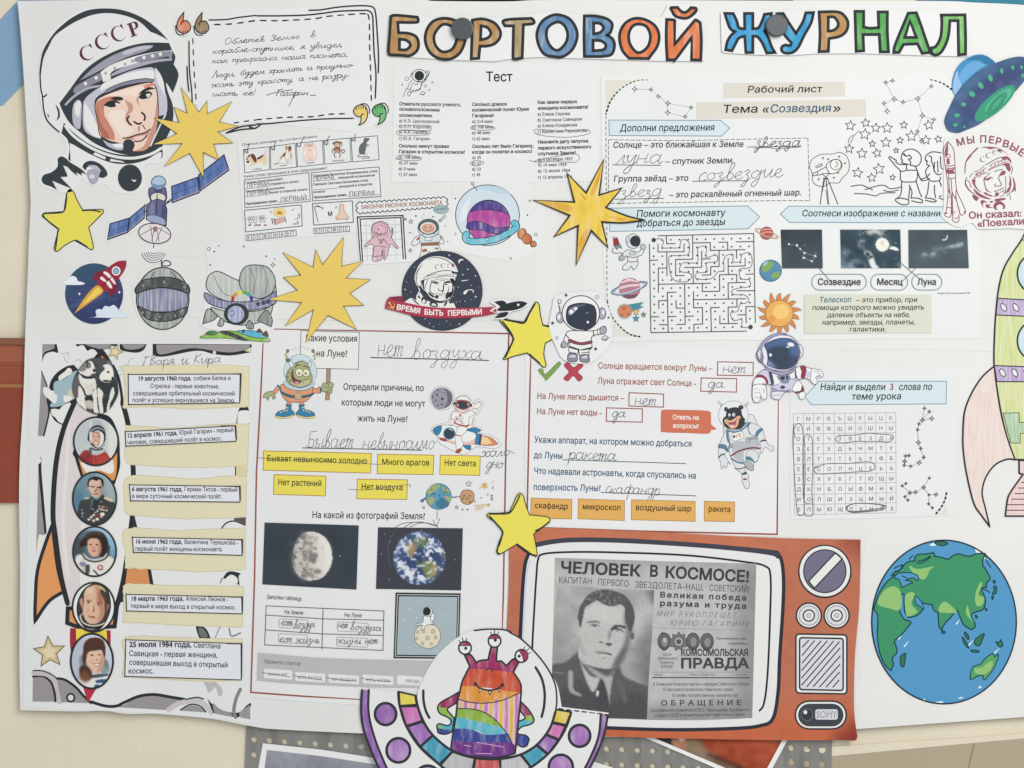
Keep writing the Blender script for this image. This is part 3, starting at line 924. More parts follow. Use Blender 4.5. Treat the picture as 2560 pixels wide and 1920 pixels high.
letter(TAN, '1640 160 1740 190 1800 280 1805 360 1760 460 1680 510 1580 505 1500 450 1462 350 1480 250 1540 180', '1610 215 1690 230 1730 300 1730 360 1690 430 1610 448 1550 390 1542 300')
letter(TAN, '1870 175! 1960 165 2060 200 2110 270 2105 330 2060 380 1990 400 1935 400! 1925 505! 1860 510! 1865 350', '1945 225! 2000 240 2030 290 2000 330 1940 345!')
letter('#b09a74m', '2150 175 2380 160! 2400 180 2395 205 2310 215! 2300 500! 2230 512 2220 480! 2225 225! 2150 225!')
T(1280, 0)
letter(BLU, '390 128 490 160 550 240 562 330 520 430 440 490 360 490 280 470 230 390 215 290 250 200 310 150', '390 192 450 220 480 290 465 370 400 435 340 410 300 330 310 240')
letter(BLU, '625 140! 720 140 820 165 865 210 850 280 820 305! 870 340 885 400 860 470 790 488 720 490 625 490! 622 300', '705 200! 760 205 790 240 765 280 705 295!', '700 350! 770 355 810 390 790 430 700 440!')
letter(ORG, '1070 160 1160 175 1240 230 1270 310 1255 400 1200 480 1180 508! 1010 505! 950 430 928 320 950 240 1000 185', '1090 210 1160 230 1195 310 1175 400 1110 455 1060 440 1015 370 1010 290 1040 230')
letter(ORG, '1335 170! 1400 175 1405 190! 1405 385! 1560 200 1590 175 1625 200! 1635 350 1630 520! 1550 518! 1552 325! 1420 505 1400 518! 1340 518! 1332 350')
letter(ORG, '1372 70 1430 66! 1455 95 1490 110 1520 95 1545 68! 1590 75 1580 110 1530 150 1480 160 1410 140 1385 100', name='breve')
Thing('title_strip', 'cut-out heading strip of felt pen letters reading ЖУРНАЛ', 'title', 12, 'cut-out title strips')
part('paper')
T(1920, 0)
sheet('#dfdfdaw', [(-410, 108), (-330, 98), (-200, 100), (0, 100), (420, 88), (740, 80), (1050, 88), (1300, 95), (1480, 115), (1725, 115), (1732, 490), (1400, 482), (1040, 470), (800, 462), (400, 465), (200, 480), (-130, 474), (-380, 458), (-400, 440)], .9, 0)
T(1280, 0)
letter(SKY, '1838 118! 1910 118! 1940 180 1960 240 2010 250! 2008 118! 2080 118! 2080 250! 2130 240 2165 170 2180 125! 2240 118! 2230 200 2180 270! 2215 330 2240 400 2270 455! 2200 460! 2160 370 2120 320 2080 315! 2080 455! 2020 455! 2010 315! 1960 330 1930 380 1900 440! 1845 432! 1860 360 1890 310 1925 275! 1880 240')
T(1920, 0)
letter(SKY, '75 120! 130 118! 180 200 240 290! 300 190 325 112! 392 110! 370 200 310 310 260 410 210 455 150 460 118 440 120 405 150 390! 190 395 200 370! 140 300 75 180')
letter('#ba8f58m', '440 105! 600 105 660 140 690 200 675 270 620 315 525 335! 520 445! 440 448! 448 300', '520 150! 570 150 605 200 595 240 560 265 518 270!')
letter(GRN, '750 100! 825 100! 825 235! 880 245 955 240! 950 105! 1030 105! 1030 280 1040 450! 968 450! 960 300! 820 300! 825 440! 760 445! 755 280')
letter(GRN, '1210 115! 1280 112! 1320 220 1400 455! 1330 462! 1290 380! 1170 385! 1130 455! 1085 455! 1100 380', '1225 185! 1280 325! 1180 325!')
letter('#74b862m', '1495 132! 1700 130! 1705 300 1705 470! 1645 475! 1640 180! 1570 180! 1555 320 1510 430 1460 475 1410 465! 1412 415! 1450 400 1490 320 1500 200')

for x, y, lab in ((1156, 74, 'round black magnet between the tan letters О and Р'), (1940, 66, 'round black magnet between the blue letters Ж and У')):
    NATIVE()
    Thing('magnet', lab, 'magnet', 18, 'round magnets')
    part('magnet')
    y0 = -0.018
    rings = [(27.6, -.0122), (27.6, -.0168), (26.8, -.0176), (24.8, -.018)]
    n = 40
    vs = [W3((x + R * math.cos(2 * math.pi * k / n), y + R * math.sin(2 * math.pi * k / n)), yy) for R, yy in rings for k in range(n)]
    fs = [(a * n + k, a * n + (k + 1) % n, (a + 1) * n + (k + 1) % n, (a + 1) * n + k) for a in range(3) for k in range(n)]
    fs = [q[::-1] for q in fs] + [tuple(3 * n + k for k in range(n))[::-1], tuple(range(n))]
    PT.add(vs, fs, '#54595ds')
# ------------------------------------------------------------------ paper stars
def star_cut(label, depth, s, key, w, sm, extra=(), name='paper_star'):
    Thing(name, label, 'star', depth, 'paper stars')
    part(name)
    sheet(key, s, 1.0 if depth > 11.4 else .7, sm)
    for q in extra: q()
    l(INK, w, s, sm, closed=True)
T(0, 0)
star_cut('smooth gold many-pointed burst star beside the big cosmonaut face', 11.5,
         '1565 755! 1720 970! 1790 873! 1790 985! 2002 880! 1895 1055! 2062 1090! 1880 1140! 2012 1235! 1845 1245! 1890 1382! 1755 1315! 1760 1537! 1640 1325! 1420 1438! 1575 1240! 1320 1249! 1530 1155! 1330 1020! 1550 1060! 1503 928! 1620 980!', '#dfc364', 5, 0)
T(640, 480)
star_cut('smooth gold many-pointed burst star above the sign of the moon worksheet', 11.5,
         '232 522! 495 652! 517 500! 575 630! 756 393! 738 642! 927 597! 775 745! 990 757! 810 877! 932 980! 755 985! 868 1188! 622 1065! 430 1302! 498 1015! 250 1159! 395 955! 103 930! 360 848! 237 738! 390 720!', '#dfc364', 5, 0)
T(0, 480)
star_cut('plain yellow five-pointed star under the big cosmonaut on the bare poster margin', 11,
         '578 8 610 -24 640 8! 665 70 712 155! 800 152 885 152 890 180! 830 240 765 305! 790 400 806 480 788 500! 720 460 640 415! 560 460 490 514 465 490! 485 400 510 320! 430 260 364 208 382 180! 470 175 552 168!', '#dfd35a', 8, 1,
         [lambda: ll(INK, 12, '575 15 570 90 548 168 470 182 385 186 372 205 420 255 500 318', '500 330 490 410 478 498', '710 160 800 158 870 172', '655 415 700 440 755 476')])
T(1280, 480)
star_cut('yellow five-pointed star half under the small white astronaut', 11.6,
         '188 975 215 951 236 980! 245 1060 266 1150! 350 1160 430 1170 440 1200! 370 1260 288 1305! 275 1400 294 1500 270 1514! 200 1450 130 1390! 30 1415 -70 1447 -62 1420! -25 1350 18 1270! -40 1190 -104 1110 -82 1090! 0 1110 105 1125!', '#dfd35a', 9, 1,
         [lambda: ll(INK, 14, '200 965 150 1050 105 1130 20 1120 -70 1102', '-85 1115 -20 1200 10 1270 -20 1350 -58 1430', '150 1400 200 1445 240 1480', '265 1150 300 1160 330 1165')])
T(1280, 960)
star_cut('yellow five-pointed star over the corner of the orange television', 12.4,
         '45 965 72 942 100 970! 120 1050 150 1130! 240 1140 310 1150 330 1177! 260 1240 186 1295! 205 1390 217 1470 205 1494! 130 1440 45 1380! -20 1420 -110 1470 -134 1440! -100 1370 -75 1280! -140 1200 -213 1142 -202 1115! -110 1115 -20 1105!', '#dfd35a', 8, 1,
         [lambda: ll(INK, 13, '70 955 35 1030 -20 1112 -110 1122 -195 1122', '-200 1135 -130 1210 -80 1280 -110 1370 -128 1450 -105 1465', '200 1270 255 1240 325 1190', '40 1385 130 1455 200 1480', '115 1440 170 1475 208 1478')])
T(1280, 480)
star_cut('felt pen yellow and orange burst star overlapping the constellation worksheet', 11.8,
         '792 -277! 752 28! 947 -32! 810 135! 1000 210 1142 243! 960 267 775 258! 827 478! 685 332! 555 628! 572 290! 366 384! 500 203! 188 72! 540 88! 478 -157! 640 10!', '#e0c04cm', 15, 1,
         [lambda: f('#d99a3dm', '600 15! 640 60 630 70 590 20!', sm=1), lambda: f('#d9a848m', '220 85! 400 90 520 130 480 170'), lambda: f('#d9a848m', '560 600! 580 420 640 330 670 340'), lambda: f('#d9a040m', '785 -250! 740 -60 700 20 680 10'), lambda: f('#dbac48m', '800 200! 950 225 1090 245 960 255')])

# ------------------------------------------------------------------ satellite
T(0, 480)
Thing('satellite_cutout', 'cut-out blue winged satellite with a white dish sending down waves', 'cut-out', 10.9, 'drawn cut-outs')
part('paper')
sheet('#dddcd7w', '1300 20! 1290 -60 1370 -150 1440 -100 1470 -50! 1700 -150! 1935 -340! 1995 -185! 1730 20 1490 110! 1450 160 1450 260 1490 340 1440 440 1350 470 1420 560 1330 625 1220 530 1300 470 1190 380 1200 320! 1000 420 920 425 940 260 1110 210 1270 90!', .5)
PB, FR = '#5c78b3m', '#2d3350'
for q, (a, b, c_, d_) in (('1482 -48! 1708 -128! 1720 5! 1488 92!', ((1482, -48), (1708, -128), (1720, 5), (1488, 92))), ('1716 -148! 1935 -322! 1978 -190! 1730 -10!', ((1716, -148), (1935, -322), (1978, -190), (1730, -10))),
          ('1120 225! 1255 110! 1245 225! 1105 345!', ((1120, 225), (1255, 110), (1245, 225), (1105, 345))), ('950 275! 1118 225! 1100 350! 930 410!', ((950, 275), (1118, 225), (1100, 350), (930, 410)))):
    part('solar_panel')
    f(PB, q, 10, FR)
    m = lambda p, k: (p[0] * .5 + k[0] * .5, p[1] * .5 + k[1] * .5)
    l('#46598a', 5, [m(a, b), m(c_, d_)], 0); l('#46598a', 5, [m(a, d_), m(b, c_)], 0)
    l('#b9a9a4', 6, [(d_[0] + 4, d_[1] - 12), (c_[0] - 2, c_[1] - 12)], 0)
body = part('satellite_body')
ll('#34374d', 9, '1245 180! 1275 150!', '1440 90! 1480 60!', '1420 110! 1490 70!', sm=0)
f('#6e6f92', '1288 -30! 1350 -55 1430 -35! 1440 40 1425 100! 1442 150! 1436 270 1428 290 1340 275 1262 235! 1268 110! 1300 80 1285 20', 8, FR)
f('#d7d3c4', '1305 25 1360 5 1425 30 1420 75 1360 60 1312 75', 6, FR); f('#54567a', '1330 -45! 1400 -45! 1400 0! 1335 0!')
f('#8286a8', '1300 110 1330 100 1330 240 1290 225'); f('#56587c', '1400 110 1430 130 1425 260 1395 265')
f('#9ca6c6', '1275 205 1340 200 1420 235 1425 285 1350 275 1270 240', 5, FR)
e('#a9bfd4', 1370, -80, 62, 60, 7, FR); f('#7e93b5', '1312 -75 1370 -60 1430 -75 1420 -40 1370 -30 1320 -40')
l('#3b3c58', 8, '1358 20! 1350 190!', 0)
part('dish', body)
e('#ddd5d6', 1336, 358, 140, 86, 9, INK, 8)
ll(INK, 5, '1340 300 1290 330 1215 370', '1345 300 1400 330 1465 370', '1335 310 1310 420', '1350 310 1375 425', '1300 290 1320 440', '1400 300 1345 435')
e('#b98a86', 1342, 318, 18, 20, 4); l('#6b3d3d', 12, '1338 312! 1338 345!', 0); l(INK, 12, '1330 448! 1325 482!', 0)
part('signal_waves')
for R in (26, 45, 63, 82, 102): arc(INK, 5, 1325, 508, R, R, 12 if R > 30 else 30, 168 if R > 30 else 150)

# ------------------------------------------------------------------ round rocket picture
Thing('rocket_cutout', 'round dark blue cut-out with a red rocket flying past clouds', 'cut-out', 11, 'drawn cut-outs')
part('disc')
sheet('#3e4c74', [(812 + 250 * math.cos(t / 20 * math.pi), 878 + 262 * math.sin(t / 20 * math.pi)) for t in range(40)], .6)
c = Canvas(555, 610, 1070, 1145, '#46507c', 2)
c.p('#3c5f75', '500 560 1100 560 1100 760 820 700 500 900', 60); c.p('#36426c', '500 1000 800 1010 1000 880 1100 900 1100 1200 500 1200', 50, .7); c.l('#6f86a8', 20, '600 1000 760 930 900 900', 14, .6)
c.done([(OX + (812 + 248 * math.cos(t / 20 * math.pi)) * SC, OY + (878 + 260 * math.sin(t / 20 * math.pi)) * SC) for t in range(40)])
for x, y in ((685, 880), (1030, 866)): f('#e8e8e4', star(x, y, 18, 4, .3))
for x, y in ((615, 920), (655, 930), (760, 740), (945, 925), (980, 930), (1000, 925), (690, 930)): e('#8f9bb8', x, y, 4)
part('cloud')
f('#dfe6ea', '562 770 600 735 630 725 660 740 672 768 710 778 732 792 700 802 560 800 540 775')
part('cloud')
f('#d3dde6', '765 1082! 830 1075 825 1030 850 1010 880 1015 905 985 945 990 980 975 1012 1000 1030 1030 1060 1045 1100 1080 1000 1088')
rk = part('rocket')
sheet('#a63446', '1090 592! 1020 598 950 640 890 690 850 750 840 800 880 850 930 852 990 790 1060 700 1088 640', .3)
f('#8d2c3c', '795 755! 830 700 900 680 850 760!'); f('#8d2c3c', '950 905! 1010 850 1010 790 930 850!')
for s in ('890 695 920 690 970 740 1000 790 985 795 940 740', '865 750 880 730 920 770 912 780', '915 780 940 770 970 825 950 830', '905 705 935 700 960 735 945 745'): f('#e6e0dc', s)
l('#6d2430', 8, '960 735! 880 810!', 0)
e('#e6e2de', 1003, 682, 40, 42, 4, '#8d2c3c'); e('#8fb3c9', 1002, 682, 24, 25, 5, '#445566')
part('flame', rk)
f('#d9a248', '640 1052! 740 900 830 810 880 830 890 860 850 900'); f('#e8c863', '700 985! 780 890 840 825 875 850 850 885')

# ------------------------------------------------------------------ round probe and empty saucer
Thing('probe_cutout', 'pencil shaded round grey space probe with two riveted dark bands and a curled aerial', 'cut-out', 11, 'drawn cut-outs')
part('paper'); sheet('#dddcd7w', '1140 860 1190 720 1290 650 1380 630 1370 580 1480 580 1490 650 1580 700 1660 840 1640 1000 1560 1120 1420 1200 1280 1150 1180 1050', .5)
b = part('probe_body')
e('#9ba29cc', 1405, 920, 228, 268, 10)
f('#7c82a6c', '1200 870! 1300 840 1400 828 1520 845 1615 875! 1622 930 1600 1000! 1500 1030 1400 1035 1300 1030 1205 1000! 1190 940', 7)
f('#adb3ad', '1240 770 1290 700 1330 680 1300 760'); l(INK, 6, '1330 690 1310 730 1302 760'); l(INK, 6, '1480 690 1515 730 1530 760')
part('band', b)
f('#565d5cm', '1165 840 1220 770 1300 748 1420 735 1530 750 1620 800 1640 850 1632 880! 1520 840 1400 825 1290 840 1175 880!', 9)
for x, y in ((1237, 808), (1418, 778), (1594, 822)): e('#8b918c', x, y, 18, 20, 6)
part('band', b)
f('#565d5cm', '1190 985! 1300 1030 1400 1042 1500 1030 1625 990! 1600 1060 1500 1105 1380 1118 1260 1090', 9)
for x, y in ((1232, 1042), (1380, 1077), (1512, 1068)): e('#8b918c', x, y, 15, 18, 6)
part('aerial', b)
l(INK, 10, '1392 585 1400 630 1440 640 1475 625 1460 598 1420 595 1395 630 1400 650')

Thing('saucer_cutout', 'coloured pencil grey flying saucer with lilac band and empty cockpit', 'cut-out', 11.1, 'drawn cut-outs')
part('paper'); sheet('#dfdfdaw', '1790 460 2000 440 2220 430 2400 440 2420 560 2390 700 2400 860 2390 1000 2370 1180 2260 1180 2150 1200 1880 1190 1730 1150 1760 1000 1770 860 1790 650', .5)
s_ = part('saucer_hull')
f('#b9bdb8c', '1795 850 1790 750 1830 700 1900 690 2050 760 2200 790 2340 740 2378 800 2370 900 2200 960 1950 940', 8)
f('#a2a8a4c', '2080 700 2130 640 2220 630 2310 650 2365 720 2378 800 2340 880 2240 920 2120 880 2070 800', 8)
ll(INK, 4, '2150 650 2200 760 2190 880', '2270 640 2310 760 2290 880', '1850 720 1880 800 1940 880 2000 900')
f('#7b82a8c', '1772 870 1900 930 2080 950 2250 930 2385 855! 2380 960 2250 1010 2080 1025 1900 1000 1790 950', 8)
f('#a9b0a8c', '1820 1000 1950 1030 2100 1035 2260 1020 2360 970! 2330 1070 2230 1130 2080 1150 1930 1110', 8)
e('#40464a', 2042, 1055, 105, 92, 6); e('#939ccbc', 2038, 1056, 76, 76, 6); e('#a9b0d4c', 2000, 1048, 22, 22, 5)
for x in (2230, 2275, 2315): e('#565c78', x, 968 - (x - 2230) * .25, 17, 18, 4)
for s in ('1750 1140! 1790 1010 1880 1065! 1850 1105', '2222 1110! 2300 1020 2352 1100 2342 1165!', '1880 1150 1910 1090 1935 1120 1920 1160', '2130 1170 2150 1110 2190 1150 2180 1185'): f('#7d8580c', s, 7)
for a0, a1, k in ((180, 210, '#c23a3a'), (210, 240, '#d98a3a'), (240, 275, '#d9cf4a'), (275, 310, '#5fae5a'), (310, 335, '#4aa6c4'), (335, 360, '#4a4aa0')): arc(k, 26, 2092, 935, 82, 70, a0, a1)
for x, y, R in ((1850, 515, 12), (1815, 630, 12), (2107, 470, 12), (2300, 555, 12)): part('printed_star'); f(INK, star(x, y, R))
part('printed_dots'); e(None, 1805, 492, 14, 14, 4); e(INK, 1889, 465, 6); e(INK, 1863, 484, 4); e(INK, 2374, 578, 6); part('printed_star'); f(None, star(2358, 630, 22, 4, .4), 4)

Thing('landscape_cutout', 'coloured strip of green hills with a grey road and blue water', 'cut-out', 11.2, 'drawn cut-outs')
part('paper'); sheet('#dfdfdaw', '1730 1262 1760 1230 1830 1195 1920 1190 2100 1165 2230 1160 2330 1200 2325 1300 2210 1300 2000 1280 1760 1275', .5)
part('hills')
f('#8dbb52m', '1735 1262 1780 1230 1850 1212 2000 1200 2212 1230 2320 1265 2318 1295 2150 1285 1950 1265', 5)
f('#4d8f54m', '1775 1230 1800 1205 1850 1200 1875 1215 1850 1235', 5)
f('#5fb3cfm', '2050 1200 2150 1195 2260 1215 2310 1250 2230 1262 2120 1235', 5)
f('#4a4d4fm', '1890 1210 1950 1200 2050 1235 2140 1280 2090 1282 1990 1245', 4); f('#6e5a4d', '2212 1210! 2240 1180 2270 1215!', 4); f('#6e5a4d', '2262 1235! 2300 1200 2322 1250!', 4); f(INK, '2085 1215! 2110 1180! 2115 1215!')

# ------------------------------------------------------------------ round black emblem with red ribbon
T(960, 620, 280)
Thing('paper_emblem', 'round black emblem with a white drawn cosmonaut and a red ribbon reading ВРЕМЯ БЫТЬ ПЕРВЫМИ', 'emblem', 11.5)
part('disc')
cir = [(1150 + 790 * math.cos(t / 32 * math.pi), 845 + 782 * math.sin(t / 32 * math.pi)) for t in range(64)]
sheet('#434a57', cir, .9); l('#2b2f36', 12, cir, 0, closed=True)
for x, y, R in ((1288, 145, 48), (1812, 962, 55), (603, 378, 28), (1468, 775, 30), (1495, 1050, 26), (975, 1553, 32)): f('#dfdfdc', star(x, y, R, 4, .14))
for x, y, R in ((1655, 421, 13), (1557, 528, 13), (1807, 548, 12), (417, 820, 12), (1490, 1502, 12), (1237, 1443, 8), (900, 1490, 8), (812, 1400, 9), (1597, 1050, 8), (1428, 1073, 8), (1720, 740, 8), (450, 670, 7), (533, 868, 7), (1720, 1018, 6), (1870, 775, 5), (1522, 910, 5), (1100, 1505, 6), (1310, 1515, 6), (1372, 955, 5), (455, 920, 5)): e('#e2e2de', x, y, R)
f('#dededa', '1480 315! 1470 260 1500 222 1550 220 1580 245! 1540 240 1510 260 1492 290')
f('#dededa', '1530 640! 1600 635 1690 628! 1610 650 1530 655!'); l('#dededa', 16, '1575 905 1590 860 1660 830 1730 825 1768 850 1755 880'); f('#dededa', '1580 880 1620 850 1660 835 1640 870 1610 915 1580 912')
cz = part('cosmonaut')
WH = '#dfdeda'
f(WH, '612 640 605 560 640 450 700 330 800 235 920 180 1050 163 1200 185 1330 250 1410 340 1470 480! 1430 470 1432 560 1400 600 1420 640! 1375 720 1385 800 1340 960 1250 1040 1120 1050 960 1000 840 900 760 800 720 740 690 770 640 730 625 680')
f(WH, '400 1075! 530 990 640 1040! 640 950 660 910 720 880! 800 990 960 1060 1130 1090 1300 1040 1340 1100 1370 1080 1420 1180! 1300 1200 700 1140')
f(WH, '665 775 705 800 705 870 660 905 690 850 690 810')
ll(INK, 20, '640 630 630 560 680 430 770 300', taper=1); ll(INK, 16, '820 250 950 195 1050 190 1200 225 1320 300 1400 390 1440 450', taper=1)
l(INK, 12, '655 560 640 620 650 700 690 760 720 755 735 700 735 640')
l(INK, 14, '840 555 960 500 1100 460 1250 445 1350 460 1440 500')
f(INK, '1345 465 1440 480 1420 510 1340 495'); l(INK, 9, '770 600 900 545 1050 510'); ll(INK, 9, '1060 550 1200 535 1420 530', '780 630 900 600 1010 570 1020 590 1060 580 1060 560', '1070 570 1250 555 1420 570')
for x in range(780, 1000, 45): e(INK, x + 20, 575 - (x - 780) * .2, 6)
for x in range(1080, 1420, 58): e(INK, x, 515, 6)
f(INK, '740 640! 830 620 800 640 790 720 800 820 850 890 900 960 880 960 800 850 760 760'); l(INK, 12, '860 620 830 720 800 800')
l(INK, 16, '950 640 915 760 910 850 960 900 1000 915'); ll(INK, 8, '960 660 1050 620 1180 610 1280 630', '1100 650 1200 640')
f(INK, '930 680! 1000 660 1060 670 1100 720! 1040 690 960 690'); f(INK, '980 690 1040 700 1070 715 1020 715'); f(INK, '1165 720! 1200 670 1300 650 1310 700! 1270 690 1210 700'); f(INK, '1200 710 1260 715 1240 735 1200 725')
f(INK, '1165 720! 1190 740 1175 860 1140 860 1165 800'); l(INK, 12, '1080 790 1070 830 1110 845 1150 855'); l(INK, 9, '1015 905 1080 905 1150 910 1220 895'); l(INK, 9, '1080 940 1150 940'); l(INK, 8, '1150 870 1155 890')
e(INK2, 1043, 965, 38, 38); l(INK, 16, '1285 740 1270 850 1180 980', taper=1); l('#dfdeda', 10, '1290 860 1240 920 1180 1000')
f(INK, '870 870 900 880 1000 960 980 980 900 930'); f(INK, '1300 620 1360 600 1400 640 1440 640 1380 730 1370 860 1340 950 1290 1000 1330 870 1350 740'); f(INK, '1240 900 1330 870 1300 960 1220 1010')
l(INK, 12, '740 800 860 930 980 1030 1130 1050 1290 1010')
for s in ('560 1000 700 1110 690 1120 600 1060', '740 990 800 960 850 1000 830 1090 760 1100 740 1040', '900 1090 950 1060 1040 1080 1060 1160 920 1150', '1220 1060 1250 1030 1240 1110 1180 1160 1190 1110', '680 930 720 980 700 1000 670 960', '850 1010 960 1050 940 1070 860 1040', '1270 1060 1330 1050 1320 1100'): f(INK2, s)
f(WH, '935 1130! 950 1100 1000 1095 1040 1150!'); f(WH, '755 1050 790 1010 820 1050 790 1100 760 1090')
for x, y, w_, h_, ro in ((1045, 370, 82, 88, -8), (1160, 348, 80, 88, 0), (1283, 348, 56, 84, 8)): serif_c('#8d3f52', x, y, w_, h_, ro)
l('#8d3f52', 20, '1340 310! 1355 370!', 0); l('#8d3f52', 14, '1345 310 1385 340 1370 370 1355 360')
rb = part('ribbon')
sheet('#8f3a4c', '110 970! 240 955 370 950! 400 1080 300 1130 150 1050', .35)
TH.d += .0003
sheet('#b23f52', '120 965! 180 1020 300 1050 500 1095 750 1145 950 1170 1300 1185 1750 1180 2170 1163! 2100 1245 2215 1290! 1950 1345 1500 1385 1100 1390 800 1370 500 1320 250 1250 20 1195! 40 1090 70 1010', .35)
part('lettering', rb)
tx('#e4e0dd', 105, [('ВРЕМЯ', 240, 1212, 712, 1300), ('БЫТЬ', 790, 1312, 1172, 1335), ('ПЕРВЫМИ', 1258, 1340, 1942, 1308)], b=2)
Y = '#d9bd62'
l(Y, 16, '160 1062 200 1100 200 1160 150 1185 90 1165 50 1170', taper=1); l(Y, 18, '105 1085 150 1150 180 1205'); f(Y, '80 1085 110 1065 140 1068 120 1085 100 1100')
T(640, 480)
part('black_rocket')
TH.d += .0002
sheet('#dfdfdbw', '2020 950! 2130 925 2200 940 2290 930 2360 960 2300 1010 2200 1040 2150 1095 2050 1100! 2100 1050 2020 1030! 2080 1000', .3)
f('#e6e2dd', '2018 1025! 2080 995! 2085 1052!'); f('#b23f52', '2040 1026! 2078 1006! 2080 1046!')
f('#33393d', '2080 1022! 2120 985 2200 955 2290 943 2347 960! 2300 1000 2212 1025 2100 1030!'); f('#33393d', '2055 950! 2130 938 2165 968 2112 992!'); f('#33393d', '2110 1042! 2180 1038 2150 1080 2060 1092!'); e('#e2e2de', 2266, 975, 11, 11)
# ------------------------------------------------------------------ quiz sheet
TXT = '#3a3e40'
def pencil(w, *ss, sm=1): ll('#6d7072', w, *ss, sm=sm)
T(640, 0)
Thing('quiz_sheet', 'white printed quiz sheet headed Тест with pencil rings round the answers', 'worksheet', 10.8, 'worksheets')
part('paper'); sheet('#dedfdaw', '1195 545 2950 540 2957 1562 2500 1570 2212 1580 1700 1566 1172 1577', .7, 0)
part('heading'); txt('#26292b', 'Тест', 1985, 702, 2215, 702, h=84, b=1)
part('astronaut_sketch')
e(None, 1411, 654, 62, 55, 6); e('#33393d', 1411, 654, 42, 42)
ll(INK, 5, '1350 690 1325 720 1310 770 1335 770 1345 730', '1335 760 1330 790 1310 800 1320 830 1360 770', '1440 700 1420 760 1380 780 1330 800', '1450 690 1490 640 1470 620 1480 610 1500 620 1495 640 1460 700 1430 720 1420 770 1370 790', '1335 640 1360 625 1340 650 1330 670', '1300 760 1285 800 1272 838', '1350 715 1390 730 1400 715', '1390 700 1420 705')
for x, y, R in ((1303, 680, 16), (1463, 742, 11), (1440, 805, 16), (1525, 711, 7), (1263, 731, 6), (1496, 777, 5)): e(None, x, y, R, R, 4)
l(INK, 4, '1415 812 1440 818 1465 800', 1)
qs = [[('Отметьте русского ученого,', 1237, 910, 1770, 918), ('основоположника', 1237, 955, 1587, 963), ('космонавтики.', 1237, 1008, 1527, 1012)],
      [('Сколько минут провел', 1233, 1273, 1670, 1278), ('Гагарин в открытом космосе?', 1233, 1322, 1805, 1328)],
      [('Сколько длился', 1867, 915, 2168, 912), ('космический полет Юрия', 1867, 963, 2359, 955), ('Гагарина?', 1867, 1013, 2057, 1010)],
      [('Сколько лет было Гагарину,', 1867, 1278, 2400, 1273), ('когда он полетел в космос?', 1867, 1327, 2388, 1320)],
      [('Как звали первую', 2432, 898, 2777, 890), ('женщину-космонавта?', 2432, 948, 2874, 936)],
      [('Назовите дату запуска', 2435, 1240, 2872, 1230), ('первого искусственного', 2435, 1293, 2898, 1280), ('спутника Земли?', 2435, 1342, 2765, 1332)]]
an = [[('а) К.Э. Циолковский', 1235, 1056, 1585, 1064), ('б) С.П. Королев', 1233, 1105, 1505, 1110), ('в) А.А. Леонов', 1233, 1152, 1485, 1158), ('г) Ю.А. Гагарин', 1233, 1208, 1502, 1212)],
      [('а) 108 мин', 1233, 1370, 1418, 1374), ('б) 37 мин', 1233, 1420, 1398, 1424), ('в) 0 мин', 1233, 1470, 1378, 1474), ('г) 57 мин', 1233, 1518, 1393, 1522)],
      [('а) 214 мин', 1867, 1063, 2047, 1061), ('б) 108 мин', 1867, 1110, 2050, 1110), ('в) 48 мин', 1867, 1160, 2027, 1158), ('г) 62 мин', 1867, 1212, 2020, 1210)],
      [('а) 35', 1867, 1374, 1945, 1373), ('б) 27', 1867, 1425, 1945, 1424), ('в) 33', 1867, 1475, 1945, 1474), ('г) 45', 1867, 1522, 1940, 1521)],
      [('а) Елена Серова', 2432, 1000, 2714, 994), ('б) Светлана Савицкая', 2432, 1052, 2817, 1040), ('в) Елена Кондакова', 2432, 1100, 2777, 1090), ('г) Валентина Терешкова', 2434, 1152, 2867, 1138)],
      [('а) 4 октября 1957', 2435, 1392, 2737, 1385), ('б) 10 мая 1959', 2435, 1437, 2685, 1434), ('в) 12 июня 1964', 2435, 1490, 2714, 1484), ('г) 12 апреля 1961', 2435, 1545, 2737, 1538)]]
rings = ['1480 1140 1350 1125 1240 1125 1215 1150 1260 1172 1400 1168 1495 1160 1490 1130 1350 1128;1260 1085 1480 1082 1515 1105 1480 1130 1240 1125', '1240 1380 1215 1360 1260 1338 1380 1350 1432 1368 1400 1385 1280 1385 1200 1370', '1870 1120 1855 1100 1890 1085 2000 1085 2062 1100 2040 1120 1930 1125 1860 1112', '1880 1432 1853 1412 1880 1390 1940 1390 1968 1405 1940 1425 1880 1436',
         '2440 1165 2408 1145 2425 1118 2640 1130 2840 1118 2887 1135 2860 1160 2700 1185 2500 1175 2410 1150', '2360 1385 2430 1400 2560 1395 2740 1402 2790 1380 2785 1340 2730 1330 2600 1350 2420 1385 2425 1400 2480 1390']
for q, a, rg_ in zip(qs, an, rings):
    p = part('question'); tx('#2c2f31', 29, q, b=2)
    part('answer_list', p); tx('#35393b', 28, a, b=1); pencil(5, *rg_.split(';'))

